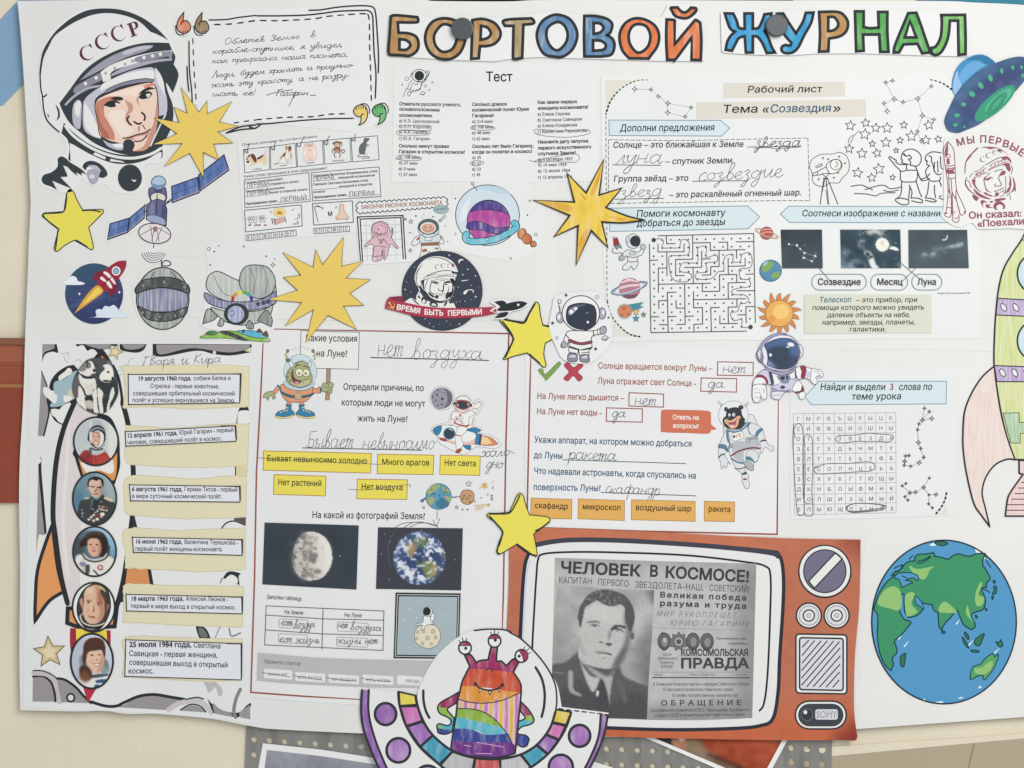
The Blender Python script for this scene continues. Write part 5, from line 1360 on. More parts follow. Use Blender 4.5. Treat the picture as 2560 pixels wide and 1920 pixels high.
PK, PO = '#d3a7b3c', '#5b4a55'
f(PK, '995 330 1010 280 1060 255 1110 260 1150 300 1160 350 1180 310 1175 400 1225 470 1220 490 1170 450 1150 480 1120 580 1100 575 1090 500 1080 585 1005 590 1020 480 990 450 945 475 940 455 1000 400', 5, PO)
e('#dfc3c9', 1072, 320, 68, 55, 5, PO); e('#d8b0ba', 1072, 325, 52, 42, 4, PO); e(PO, 1055, 322, 6, 8); l(PO, 5, '1035 345 1060 362 1090 355'); ll(PO, 5, '1000 400 1040 380 1080 440 1100 400', '1060 415! 1085 412! 1088 440! 1062 442!', '1015 470 1070 465 1130 480', '1010 560 1080 550', '1100 400 1130 440 1150 470', '1105 490 1110 570', '1170 300 1185 350 1160 400', '1010 480 1015 560'); ll('#c58b9c', 5, '1090 270 1085 300', '1110 275 1105 310', '1130 290 1125 330', '1120 340 1115 380', '1140 350 1138 390')
part('coloured_cosmonaut')
CO, CB = '#c6d3d5', '#4b5257'
f('#dcdcd8', '1400 380 1350 430 1345 455 1385 460 1430 420 1425 520 1410 570 1470 545 1495 515 1520 525 1590 510 1575 430 1600 450 1625 435 1580 370', 5, CB)
f(CO, '1425 370 1580 365 1575 435 1430 440', 4, CB); f('#a56a58', '1425 442! 1578 432! 1578 460! 1425 465!', 3, CB); f('#a56a58', '1435 500 1470 490 1480 510 1440 520'); f('#a56a58', '1540 485 1570 480 1575 500'); f('#b46e5f', '1385 405 1410 388 1420 400 1392 420'); f('#b46e5f', '1590 385 1610 400 1600 412')
e('#5d6f78', 1490, 300, 88, 66, 6, CB); e('#dcdcd8', 1487, 310, 70, 52, 4, CB); f('#d6a592', '1430 310 1450 280 1490 272 1535 285 1545 320 1520 348 1460 350'); e(CB, 1465, 305, 6, 8); e(CB, 1510, 303, 6, 8); l(CB, 4, '1450 325 1485 340 1525 322'); e('#c98078', 1448, 322, 8, 6); e('#c98078', 1530, 318, 8, 6)
f('#dcdcd8', '1460 392! 1520 390! 1520 418! 1462 420!', 4, CB); ll(CB, 5, '1420 370 1400 330 1402 290', '1575 360 1580 320 1570 290', '1430 370 1465 395', '1570 365 1520 392')
for x, y, R in ((1290, 235, 12), (1338, 256, 20), (1333, 505, 18), (1592, 245, 14)): f(None, star(x, y, R), 4, INK, 0)
for x, y, R in ((1382, 207, 8), (1435, 222, 4), (1450, 195, 4), (1527, 213, 6), (1545, 215, 4), (1327, 352, 6), (1345, 356, 4), (1637, 293, 5), (1657, 427, 5), (1290, 190, 3)): e(INK, x, y, R)
ll(INK, 3, '1605 235 1640 195', '1610 245 1648 205', '1600 228 1630 195')

# ------------------------------------------------------------------ glass dome picture
Thing('dome_cutout', 'magenta and violet ball under a pale glass dome with a cyan ring', 'cut-out', 10.7, 'drawn cut-outs')
part('paper'); sheet('#dfdfdaw', '1700 -60! 2300 -95 2440 60 2490 220 2480 330 2440 440 2330 560 2212 597 1950 560 1700 510!', .5)
part('glass_dome')
e('#c6d4da', 2000, 200, 276, 262, 7, INK); f('#d9dfe0', '1760 230 1790 120 1860 50 1830 130 1800 250'); f('#b4cad5', '1900 -30 2000 -55 2110 -40 2200 20 2100 10 1980 -20'); l(INK, 6, '1872 -66 1890 -40 1912 -12'); e('#c6d4da', 1870, -72, 12, 13, 5)
part('ball')
e('#b851a1m', 2010, 255, 186, 186, 7); f('#5a4796m', '1850 165 1900 105 1990 75 2080 85 2150 135 2185 190! 2090 165 1980 150 1900 160', 6); f('#5a4796m', '1826 275 1900 250 1990 275 2080 310 2185 300 2170 345 2060 360 1950 330 1830 320', 5)
part('ring')
l(INK, 64, '1825 355 1810 395 1850 425 1960 425 2070 405 2180 355 2250 300 2225 262'); l('#6fbfd2m', 50, '1825 355 1810 395 1850 425 1960 425 2070 405 2180 355 2250 300 2225 262')
for x, y in ((1832, 412), (1910, 424), (2000, 410), (2110, 378), (2195, 320)): e('#d9e4e6', x, y, 10, 10, 4)
part('orange_horn')
for s in ('2262 350 2300 315 2330 330 2340 380 2310 410 2270 395', '2330 360 2375 380 2380 430 2335 450 2300 410', '2380 425 2415 430 2420 465 2385 475 2370 450'): f('#cf7c4fm', s, 6)
part('printed_dots')
for x, y, R in ((1722, 56, 5), (1720, 360, 9), (2346, 680 - 480, 5), (2366, 76, 8), (2202, 574, 8), (2418, 367, 13), (1692, 430, 6), (1690, 290, 5)): e(None if R > 6 else INK, x, y, R, R, 4)

# ------------------------------------------------------------------ saucer cut-out at the right edge
T(1920, 0)
Thing('saucer_cutout', 'blue domed flying saucer cut-out with green lights at the right edge', 'cut-out', 11.6, 'drawn cut-outs')
dm = part('dome')
sheet('#4b93c0', '1590 770 1600 660 1650 560 1740 492 1830 470 1900 490 1965 540! 1850 640 1700 780 1620 830!', .7)
f('#6ba5d2', '1640 680 1690 590 1780 530 1880 560! 1780 630 1670 730!'); f('#94b7dc', '1598 740 1612 660 1640 615 1645 680 1675 735! 1618 815 1600 790'); f('#3d7aa6', '1850 480 1905 495 1960 545 1890 560 1820 520 1720 520 1780 485')
hull = part('hull')
TH.d += .0002
sheet('#4a688b', '1530 1080 1528 1020 1580 900 1640 790 1760 660 1880 580 1980 540 2080 505 2180 490 2262 520 2268 620 2180 740 2080 850 1960 970 1830 1070 1720 1120 1640 1148 1560 1130', .7)
c = Canvas(1520, 480, 2275, 1155, '#4a688b', 2)
c.p('#473f74', '1700 1000 1640 900 1800 760 2000 640 2212 560 2212 640 2000 760 1800 900 1760 1080', 50, .75); c.p('#5a84a8', '1620 860 1760 690 1900 600 1960 580 1800 720 1660 880', 30, .7); c.p('#3c5f85', '1540 1040 1560 1110 1640 1140 1780 1090 1700 1060 1600 1060', 30, .7); c.n(.03, 60, 3)
c.done('1532 1080 1531 1022 1582 902 1642 792 1762 662 1882 583 1982 543 2082 508 2180 493 2260 522 2265 620 2178 738 2078 848 1958 968 1828 1068 1720 1117 1640 1145 1562 1127')
e('#3f9d7a', 1960, 893, 222, 74, 0, INK, -41); e('#59b08c', 1990, 870, 150, 46, 0, INK, -41); e('#3f9d7a', 1975, 895, 120, 36, 4, '#2b6a5e', -48); e('#4aa684', 1975, 895, 80, 22, 4, '#2b6a5e', -50)
for x, y, a, b, ro in ((1920, 675, 32, 19, 70), (1837, 740, 32, 20, 55), (1762, 812, 30, 21, 40), (1688, 903, 22, 18, 20), (1633, 997, 22, 17, 0), (1618, 1080, 19, 15, -10), (1695, 1097, 11, 10, 0), (2018, 615, 24, 14, 80), (2113, 585, 20, 13, 80), (2190, 582, 18, 11, 80), (2200, 655, 20, 12, -60)): e('#52ab88', x, y, a, b, 0, INK, ro)

# ------------------------------------------------------------------ red stamp cut-out
T(2340, 320, 220)
Thing('stamp_cutout', 'dark red stamp style cut-out of a cosmonaut helmet and rocket with the words Он сказал', 'cut-out', 11.6, 'drawn cut-outs')
part('paper'); sheet('#dddcd6w', '190 420 290 270 450 220 700 130 1100 110 1500 140 1900 300 2300 620 2600 1000 2640 1800 2600 2500 1800 2525 1100 2545 1000 2480 880 2385 600 2492 380 2425 170 2265 135 2150 190 1900', .6)
R_ = '#98596a'
part('lettering')
for q in (('М', 525, 465, 745, 408), ('Ы', 772, 402, 985, 374), ('П', 1090, 366, 1275, 368), ('Е', 1300, 374, 1450, 396), ('Р', 1470, 405, 1620, 440), ('В', 1645, 460, 1815, 506), ('Ы', 1820, 520, 2030, 625), ('Е', 2035, 640, 2170, 735), ('!', 2195, 770, 2245, 810)): txt(R_, *q, h=180, b=2)
part('lettering'); txt(R_, 'Он сказал:', 815, 2280, 2150, 2222, h=170, b=2); part('lettering'); txt(R_, '«Поехали!»', 1040, 2490, 2420, 2410, h=170, b=2)
part('rocket')
ll(R_, 22, '300 340 220 450 185 560 200 700 222 930 300 1530 250 2100 200 2150 240 2220 340 2240 375 2160 400 1620', '300 340 380 440 440 550 465 760 475 930 510 1530 640 1850 740 2090 700 2160 620 2190 560 1990 480 1730', '222 930 340 960 475 930', '240 1000 350 1020 480 990', '300 1260 390 1275 480 1245', '310 1000 330 1500 370 1720', '380 1270 400 1600 490 1780', '400 1620 420 2250 400 2300 450 2360 530 2370 580 2300 560 2190', '510 1530 500 1750 600 2180', '300 1530 375 1730', '290 1750 340 1745', '270 2000 370 2005', '420 2110 480 2115', '470 2285 550 2250')
f(R_, '295 360 300 600! 285 620 310 660 260 700 250 770! 215 640 225 540 260 430'); e(None, 310, 713, 46, 46, 16, R_); f(R_, '260 780! 335 770! 345 920! 270 910!'); f(R_, '240 1030! 340 1050 470 1010! 470 1050 410 1060 450 1090 455 1150 300 1150 250 1110'); f(R_, '200 2155 250 2110 290 2150'); f(R_, '690 2090 745 2095 720 2150'); f(R_, '375 1720 420 1900 420 2200 380 2100')
part('helmet')
f(R_, '1060 505 1020 500 880 640 780 760 725 900 712 1130 735 1130 745 960 770 850 900 690 880 690 980 590'); f(R_, '1100 490! 1250 472 1400 475 1550 500 1700 580 1840 705! 1700 600 1580 530 1480 515 1350 540! 1250 505')
for x, y, w_, h_, ro in ((1170, 790, 140, 140, -32), (1318, 690, 150, 140, -18), (1485, 618, 140, 116, 10)): serif_c('#6d5560', x, y, w_, h_, ro)
f('#6d5560', '1530 550 1620 540 1670 610 1600 570 1650 640 1560 580')
l('#6d5560', 20, '1250 925 1400 840 1560 760 1700 730'); f(R_, '1640 770! 1720 715 1800 720 1870 790 1905 895! 1850 850 1790 790 1700 800')
ll(R_, 17, '1350 940 1480 870 1620 820 1780 780', '1310 1050 1450 970 1620 900 1800 840', '1320 1080 1450 1000 1600 950 1740 900', '980 1190 1080 1070 1215 950', '1000 1180 1120 1100 1260 1000', '910 1320 1080 1180 1230 1100', '1070 1240 1160 1170 1260 1130 1300 1110')
for x, y in ((1383, 958), (1483, 916), (1570, 878), (1650, 845), (1725, 823), (1185, 1078), (1108, 1132), (1030, 1188), (963, 1238)): e(R_, x, y, 17)
f(R_, '1720 890! 1830 880 1860 920 1850 970 1880 1010 1850 1105! 1780 1050 1740 960 1660 920'); ll('#6d5560', 18, '1890 940 1915 1050 1880 1160', '960 1110 1030 1075', '845 1250 870 1190 915 1140', '1460 1100 1560 1060 1670 1045', '1280 1190 1360 1140', '775 1310 840 1370 880 1500', '1740 1220 1755 1400 1740 1650'); f(R_, '720 1400 730 1300 770 1225 770 1260 750 1350 770 1440 850 1560 960 1650 1000 1700! 850 1600 760 1500'); f(R_, '900 1300 990 1300 980 1400 1040 1520 1170 1640! 1040 1560 940 1440')
f(R_, '1190 1300 1220 1230 1300 1210 1250 1250 1240 1280 1380 1230 1440 1280! 1380 1260 1330 1310 1260 1320 1215 1310 1230 1400 1280 1550 1400 1630! 1260 1580 1220 1460'); f(R_, '1565 1225! 1620 1130 1680 1070 1750 1100 1740 1140 1690 1190 1640 1190 1600 1225')
ll('#7a4a56', 20, '1560 1240 1600 1340 1640 1410 1610 1460 1540 1450', '1490 1405 1475 1450 1510 1475', '1460 1595 1560 1570 1700 1505'); l('#7a4a56', 16, '1600 1620 1680 1590 1720 1560'); f(R_, '1830 1180 1880 1280 1890 1420 1850 1580 1750 1650! 1800 1520 1840 1480 1830 1400 1850 1300'); f(R_, '1920 1220 1980 1350 2000 1500 2000 1610! 1960 1560 1900 1600 1950 1450')
f(R_, '940 1520 1100 1650 1300 1750 1400 1785! 1300 1790 1120 1740 1000 1650'); f(R_, '905 1690 1000 1700 1100 1790! 1060 1780 1020 1840 950 1790'); f(R_, '1200 1620 1260 1620 1300 1660 1400 1690 1400 1725 1300 1700 1210 1660'); e(R_, 1530, 1665, 52, 50); l(R_, 18, '1430 1715 1500 1720 1560 1690'); ll('#7a4a56', 16, '1600 1725 1690 1690 1720 1600', '1770 1715 1860 1620 1950 1590', '1850 1660 1870 1810')
f(R_, '1120 1830 1200 1820 1300 1880! 1220 1870 1170 1920 1195 2010! 1140 1930'); f(R_, '1340 1840 1440 1840 1400 1880 1360 1870'); f(R_, '1480 1790 1600 1770 1700 1760 1760 1780 1690 1815 1480 1845'); f(R_, '1440 2000 1450 1920 1520 1850 1600 1840 1690 1890 1735 1960 1720 2030 1660 2035! 1690 1980 1640 1930 1570 1925 1515 1970 1520 2030 1565 2065! 1490 2050'); f(R_, '1250 1910 1300 1930 1370 1910 1330 1970 1440 2005! 1300 2010 1255 1990')

# ------------------------------------------------------------------ small astronauts
T(1280, 480)
Thing('astronaut_cutout', 'small white astronaut cut-out with a dark visor waving above the green tick', 'cut-out', 12, 'drawn cut-outs')
part('paper'); sheet('#dfdfdbw', '390 890 640 860 770 890 850 1050 868 1200 842 1320 700 1462 560 1482 440 1445 380 1340 322 1180 345 1000', .5)
bd = part('astronaut')
A = '#e0e0dd'; LA = '#a9a6b3'
e(LA, 417, 1085, 34, 48, 6); e(LA, 778, 1050, 32, 50, 6); e('#dcdadf', 405, 1080, 14, 24); e('#dcdadf', 788, 1040, 12, 22)
f(A, '500 1200 460 1240 440 1300 425 1310 425 1340 460 1345 480 1320 500 1280 490 1350 495 1400 490 1420 560 1420 575 1360 590 1420 660 1420 665 1370 690 1340 690 1250 760 1230 800 1225 815 1190 800 1160 770 1170 750 1185 680 1200', 7)
f(LA, '425 1310 450 1290 480 1310 475 1340 440 1345', 5); f(LA, '760 1185 790 1160 815 1185 800 1225 765 1225', 5); f('#934b58', '495 1270 590 1300 685 1285 685 1308 590 1322 495 1296', 4); f(INK, '495 1330 560 1350 590 1360 560 1365 495 1345'); f(INK, '690 1340 620 1355 585 1365 620 1368 690 1352'); ll(INK, 14, '700 1200 708 1245', '465 1235 490 1260'); l(INK, 6, '735 1190 745 1238'); ll(INK, 6, '492 1385 560 1395', '600 1390 665 1385')
f('#8f8c9a', '480 1430 490 1400 550 1400 565 1450 540 1468 485 1460', 6); f('#8f8c9a', '585 1450 590 1410 650 1405 668 1440 660 1470 600 1468', 6); f('#c9c7cf', '490 1425 530 1405 555 1425 520 1430'); f('#c9c7cf', '600 1430 640 1412 655 1430 625 1440')
e(A, 595, 1048, 162, 152, 8); f('#3d4451', '468 1065 485 995 545 967 625 962 705 985 728 1060 712 1150 650 1186 560 1181 485 1135', 7)
f('#5c6474', '480 1060 500 1000 560 975 640 972 600 990 520 1020'); f('#9b9aa8', '490 1025 540 995 570 1000 530 1050 495 1065'); e('#e4e4e2', 512, 1035, 17); e('#e4e4e2', 550, 1008, 14); e('#e4e4e2', 655, 1125, 11); e('#9b9aa8', 650, 1045, 7); ll(INK, 5, '410 1040 405 980 395 940 412 928 428 945 412 965 395 950', '412 985 418 1030')
for x, y in ((467, 892), (350, 1133), (722, 1357), (833, 1085)): part('printed_star'); f('#33383c', star(x, y, 20 if x < 800 else 14), sm=0)
part('printed_planets'); e('#c4c3c9', 735, 908, 18, 19, 3, '#8f8d97'); e('#c4c3c9', 387, 1260, 15, 15, 3, '#8f8d97'); e('#c4c3c9', 803, 1262, 24, 22, 4); l(INK, 5, '770 1270 800 1280 845 1255')

T(1880, 830, 200)
Thing('astronaut_cutout', 'lilac astronaut cut-out with dark blue visor reaching toward the word search banner', 'cut-out', 12, 'drawn cut-outs')
part('paper')
sheet('#c9c6d4', '120 640 170 470 220 350 400 150 620 45 800 20 1000 60 1200 200 1290 330 1400 480 1410 600 1330 740 1250 870 1340 935 1500 970 1650 1020 1850 1050 1980 1170 1950 1250 1800 1290 1800 1430 1690 1430 1520 1300 1300 1290! 1250 1350 1400 1470 1470 1700 1440 1850 1330 1840 1200 1640 1080 1650! 900 1640 840 1750 760 1870 620 1860 520 1800 530 1640! 520 1450 420 1480! 400 1700 410 1850 300 1900 200 1950 60 1940 0 1780 0 1560 20 1380 100 1230 330 1030 350 950 260 850 150 760', .6)
LV, LS = '#c6c1d6', '#a39fbd'
bd = part('body')
f('#e1e0e0', '330 1050 480 1070 600 1400 580 1640 900 1640 1100 1620 1220 1300 1240 1040 1000 1180 700 1180', 14, INK)
f(LV, '600 1480 800 1440 1000 1380 1200 1340 1130 1560 900 1620 620 1560'); f(LS, '560 1540 700 1600 900 1620 1080 1590 900 1660 580 1660', 10)
f(LV, '340 1040 200 1130 90 1260 20 1400 10 1560! 120 1450 340 1440 380 1480! 430 1440 540 1440 480 1150', 14); f('#9d3f52', '90 1255 150 1195 280 1190 400 1280 440 1400 400 1460! 370 1340 280 1260 180 1250', 10); f('#e3e2e4', '60 1330 180 1265 300 1280 360 1370 240 1440 60 1440', 0)
f('#e3e2e2', '1200 1010 1340 960 1500 975 1640 1030 1680 1150 1620 1310 1480 1275 1270 1290', 14); f('#9d3f52', '1330 950 1460 945 1500 1100 1450 1260 1350 1265 1370 1100', 12); f(LV, '1500 1100 1670 1120 1650 1230 1500 1260')
f('#e3e2e2', '1650 1030 1760 1030 1890 1060 1970 1170 1940 1250 1860 1210 1760 1260 1800 1370 1770 1440 1690 1430 1620 1320', 12); ll(INK, 10, '1720 1090 1850 1090', '1800 1130 1920 1160', '1790 1220 1890 1190')
f('#e3e2e2', '1240 1345 1340 1400 1420 1550 1420 1640! 1330 1680 1150 1640 1110 1560', 12); f('#8d3f55', '1380 1480 1430 1570 1420 1640 1240 1700 1200 1650 1340 1620', 8); f('#e3e2e2', '1300 1700 1440 1650 1465 1760 1420 1850 1320 1840', 10); f('#d7d5de', '560 1660 880 1650 830 1760 760 1860 640 1860 540 1800', 12); l(INK, 10, '560 1760 700 1740 830 1740')
f('#e3e2e2', '30 1480 200 1440 360 1480 400 1640 400 1830 300 1860 240 1760 200 1930 70 1940 10 1790 10 1620', 14); ll(INK, 10, '40 1580 160 1570', '60 1690 220 1680 240 1760', '300 1560 340 1640 300 1700', '70 1800 200 1810', '210 1600 215 1650')
f('#4e556b', '460 1120 560 1180 590 1400 560 1500 520 1400'); f('#4e556b', '1180 1060 1220 1120 1220 1280 1190 1280'); f('#8d93aa', '700 1210 1020 1200 1010 1380 880 1420 800 1380', 10); f('#3f4658', '760 1250 900 1230 860 1340'); f('#3f4658', '940 1220 1000 1220 970 1340'); e('#55546e', 845, 1528, 64, 44, 8); l(INK, 10, '590 1480 700 1450 810 1400'); f(LV, '1050 1285! 1240 1280! 1230 1320! 1050 1325!', 8)
hm = part('helmet', bd)
f(LV, '200 640 230 440 330 270 500 140 680 70 860 80 1050 110 1180 200 1270 330 1310 520 1300 700 1230 880 1110 1010 900 1080 700 1070 500 1020 340 920 240 800', 16)
f(LS, '205 440 300 270 480 110 700 30 860 25 960 70! 800 75 600 130 420 260 320 420 260 520', 12)
f('#e2e1e3', '400 310 600 170 800 110 980 130 1150 220 1200 300 1000 190 800 165 560 230 420 330'); f('#dcdae3', '330 390 400 620 420 720 410 880 370 900 300 760 270 560'); f(LS, '370 960 560 1050 800 1110 1000 1090 1200 960 1220 1000 1020 1150 800 1195 560 1130 420 1040', 12)
f('#8d8aa6', '120 640 150 520 210 460 280 560 310 700 280 840 220 830 160 760', 14); f('#d5d3dc', '150 660 160 560 220 480 250 600 230 760'); ll(INK, 12, '170 510 230 600 235 740 200 800', '140 600 185 680 180 740'); f('#d5d3dc', '1290 345 1350 360 1410 500 1390 640 1310 730 1330 560', 14)
part('visor', hm)
vis = '345 375 500 260 700 185 860 168 1050 190 1190 270 1250 360 1285 540 1270 720 1210 870 1090 980 900 1030 700 1020 520 960 405 905! 430 800 430 640 400 500'
c = Canvas(340, 160, 1290, 1040, '#48566f', 1.6)
c.p('#5674a0', '340 400 600 200 1000 160 1290 400 1290 640 1040 620 1000 420 600 400 340 500', 50, .9); c.p('#414d5f', '480 480 960 400 1020 600 1080 900 800 1040 500 960 450 700', 40, .9); c.p('#8d9ec4', '420 780 520 820 640 960 700 1010 520 970 405 905', 36, .9); c.e('#e6e3e6', 1068, 342, 92, 54, 8, 1, 12); c.e('#e6eaf0', 505, 638, 36, 42, 5); c.p('#dfe6ee', '950 400 1020 400 1030 430 960 440', 8)
c.done(vis); f(None, vis, 16, '#2c3242')

# ------------------------------------------------------------------ word search
T(1920, 960)
Thing('word_search', 'white word search sheet with a letter grid, pencil loops and small constellations', 'worksheet', 10.9, 'worksheets')
part('paper'); sheet('#dddeda' + 'w', '192 -110! 1625 -118! 1628 1135! 900 1160 195 1168!', .6)
f('#d3d5c6', '1545 1040! 1545 1130! 1475 1132!', sm=0)
p = part('banner'); f(BK, '318 110! 440 -24! 1543 -24! 1540 172! 375 180!', 7, BO, 0)
part('banner_text', p); tx('#2f3234', 58, [('Найди и выдели', 448, 52, 1015, 52), ('слова по', 1128, 52, 1418, 50), ('теме урока', 722, 135, 1152, 132)], b=1, sh=.14); txt('#a34a4a', '3', 1052, 52, 1088, 52, h=58, b=1)
g = part('letter_grid')
XB = [218, 305, 393, 478, 573, 665, 755, 838, 932, 1020, 1105]
for k, x in enumerate(XB): l('#9b9d9e', 4, [(x, 256 - k * .8), (x + 10 - k * .7, 1132 - 2 * k)], 0)
for k in range(11): l('#9b9d9e', 4, [(218 + k, 256 + 87.6 * k), (1105 + k * .3, 248 + 86.4 * k)], 0)
for r_, row in enumerate('ГМРВЪШРЫЦК СЙФФЩИОШНЫ ОТЕЧЗВЕЗДА ЗЕГХДЬНМТУ ВЛТНТЕЬУФБ ЕЕСОЛНЦЕЬА ЗСХУКГТЮЩЫ ДКНБОЫФМНК ИОЛШИЗЦМЫЙ ЕПЫЮЩЛУНАЗ'.split()):
    for c_, ch in enumerate(row):
        w_ = GLYPH[(ch, 0)][0] * 34 / CAPH; xc = (XB[c_] + XB[c_ + 1]) / 2 + r_ * .8
        txt('#505456', ch, xc - w_ / 2, 318 + 87 * r_ - c_ * .9, xc + w_ / 2, None, h=33)
part('pencil_loop', g); pencil(6, '235 470 225 390 255 342 290 360 305 450 302 600 305 900 315 1100 290 1135 255 1110 235 900 225 700 215 500 222 345')
part('pencil_loop', g); pencil(6, '320 550 315 460 345 438 380 470 385 600 388 760 380 900 385 1040', '310 700 305 960 330 1030 370 1030', '318 560 322 800 315 950 318 1120 370 1140 388 1120 385 980')
part('pencil_loop', g); pencil(6, '620 440 585 470 600 500 650 510 760 495 850 498 960 495 1040 500 1082 470 1070 440 960 432 850 425 760 440 620 445')
part('pencil_loop', g); pencil(6, '420 705 398 740 430 775 560 772 760 760 880 752 925 725 910 685 850 672 700 685 500 690 400 730')
part('pencil_loop', g); pencil(8, '740 1035 680 1060 690 1095 740 1110 880 1100 990 1085 1020 1060 990 1045 850 1032 740 1035 690 1060 700 1100 860 1092 1000 1065 960 1040')
part('constellation_drawing')
chain([(1335, 312), (1352, 210), (1395, 238), (1415, 298), (1305, 345), (1293, 395), (1300, 505), (1320, 557), (1347, 633), (1307, 680), (1233, 710), (1178, 702), (1182, 668), (1188, 622), (1218, 618)], [(0, 1), (0, 2), (0, 3), (0, 4), (4, 5), (5, 6), (6, 7), (7, 8), (8, 9), (9, 10), (10, 11), (11, 12), (12, 13), (13, 14)], 15)
part('constellation_drawing')
chain([(1228, 940), (1160, 880), (1192, 860), (1345, 893), (1183, 973), (1210, 1003), (1275, 935), (1395, 812), (1392, 958), (1453, 955), (1388, 1035), (1422, 1070)], [(0, 1), (1, 2), (0, 4), (4, 5), (0, 6), (6, 3), (3, 7), (3, 8), (8, 9), (8, 10), (10, 11)], 12)
part('dotted_border'); dash(INK, 16, '1452 1122 1500 1060 1530 1000 1543 940', 18, 20)

# ------------------------------------------------------------------ earth
T(1920, 1440)
Thing('earth_cutout', 'large round blue and green earth cut-out showing Africa and Asia', 'cut-out', 11, 'drawn cut-outs')
part('ocean')
E0 = [(1522 + 625 * math.cos(t / 36 * math.pi), 398 + 707 * math.sin(t / 36 * math.pi)) for t in range(72)]
sheet('#569ac6', E0, .7)
ES = lambda q: [(a, b) for a, b in q]
f('#dfe6e6', '1395 -265 1440 -290 1480 -305 1450 -265'); f('#dfe6e6', '1790 -230 1850 -195 1900 -140 1830 -170'); ll('#e2e8e8', 13, '1180 608 1215 565', '1630 415 1655 380', '1735 600 1780 550', '1130 545 1150 520', '1960 665 2000 625', taper=2)
for s in ('1330 1078! 1350 1060 1365 1082!', '1450 1092! 1470 1085 1520 1085 1500 1098!', '1640 1062! 1670 1045 1690 1055!', '1815 975! 1830 950 1850 960!'): f('#dfe6e6', s)
GL, GD, LB = '#43976a', '#39795a', '#1f3f4d'
land = part('continents')
f(GL, '''1085 0 1020 60 960 150 925 250! 918 290 945 330 950 400 945 500 955 600 975 690 1020 780 1065 818! 1085 760 1075 710 1115 660 1105 600 1095 560 1160 500 1235 410! 1230 392 1180 375 1150 330 1140 290 1155 160 1175 160! 1180 300 1215 360! 1290 340 1340 290! 1320 250 1280 240! 1270 180 1290 185 1330 230 1420 250! 1430 290 1470 320! 1475 400 1480 440 1500 465! 1530 410 1570 370 1610 320 1640 300! 1670 380 1700 430 1760 465! 1790 440 1785 400 1760 360 1765 330 1800 310 1860 290 1880 220 1870 170 1845 110 1890 100! 1890 60 1920 30 1915 0! 1880 -60 1855 -100 1860 -150 1880 -190 1830 -195
 1800 -190 1730 -170 1650 -190 1590 -170 1560 -145 1500 -160 1440 -170! 1430 -200 1370 -190 1300 -185 1270 -160 1270 -130! 1220 -125 1180 -100 1150 -60 1080 -20''', 11, LB)
f('#8fbd74', '950 240 1000 130 1090 90 1150 150 1140 290 1050 280'); f('#8fbd74', '1185 180 1230 140 1270 160 1240 240 1290 310 1210 350 1190 300'); f('#8fbd74', '1225 -90 1290 -60 1440 -85! 1400 -50 1370 10 1330 30 1250 -30'); f('#8fbd74', '1480 310 1490 250 1540 225 1630 310 1570 320'); f('#8fbd74', '1810 260 1790 210 1800 130 1840 50 1850 80 1820 160 1870 190 1850 250'); f('#8fbd74', '1725 255 1715 330 1780 400 1750 350')
f('#569ac6', '1095 20 1130 30 1160 100! 1230 65 1250 60 1220 40 1190 40 1250 15 1290 40 1295 0 1220 -30 1120 -20', 9, LB); f('#569ac6', '1270 175 1300 190 1330 230 1345 285 1310 262 1280 240', 8, LB); ll(LB, 10, '1300 -130 1350 -140 1400 -170 1390 -150 1320 -110 1285 -120', '1880 -190 1890 -130 1925 -75', '1220 -145 1250 -175', '1090 -65 1160 -95 1130 -40 1100 -45', '1060 -5 1110 -10', '1160 0 1200 20', '1850 110 1900 130 1915 145')
isl = ['1145 700 1185 668 1190 690 1175 780 1150 775', '1440 -285 1500 -300 1555 -280 1500 -262', '1700 485 1730 510 1735 550 1705 520', '1680 530 1720 580 1735 625 1700 590', '1790 550 1865 497 1865 520 1830 600 1790 590', '1760 640 1820 645 1818 660 1760 655', '1970 570 2000 575 2010 550 2030 595 2005 615', '1950 90 1975 95 1970 150 1940 155 1955 120', '1505 470 1530 480 1525 498 1500 490', '1945 40 1965 45 1955 65', '1935 175 1950 175 1940 205', '1790 340 1812 350 1800 365', '1880 280 1895 290 1885 302', '1940 670 1960 700 1985 675 1990 700 1950 800 1880 890 1855 885 1860 860 1800 870 1755 898 1750 870 1770 790 1840 760 1870 720']
for s in isl:
    part('island'); f(GD if 'x' in s or len(s) < 70 else '#5da668', s, 9, LB)
f('#8fbd74', '1790 800 1850 790 1900 750 1940 740 1930 800 1870 850 1800 840')
part('outline', None); l('#20303a', 12, E0, 0, closed=True)

# ------------------------------------------------------------------ rocket at the right edge
T(1920, 480)
Thing('rocket_cutout', 'big green pencil coloured rocket cut-out with violet belts leaving the right edge', 'cut-out', 11.4, 'drawn cut-outs')
mx = lambda s: [(4600 - q[0], q[1], q[2]) for q in [(float(a), float(b.rstrip('!')), b.endswith('!')) for a, b in zip(s.split()[::2], s.split()[1::2])]][::-1]
pt = lambda s: [(float(a), float(b.rstrip('!')), b.endswith('!')) for a, b in zip(s.split()[::2], s.split()[1::2])]
LH = '2300 130! 2212 375 2120 520 2040 660 1995 830 1970 1050 1957 1270 1955 1500 1980 1700 2020 1930 2070 2130 2135 2312!'
hull = part('hull')
sheet('#c8cf88c', pt(LH) + mx(LH), .6); l(INK, 14, pt(LH) + mx(LH), closed=True)
part('belt', hull)
f('#b39ac9c', pt('1985 918! 2300 936!') + pt('2615 918! 2630 1060! 2300 1078! 1972 1062!'), 10, INK, 0)
for k in range(6): f('#dcdcd6', [(2037 + 105 * k + 28 * math.cos(a * math.pi / 3), 997 + 36 * math.sin(a * math.pi / 3 + .5)) for a in range(6)], 7, INK, 0)
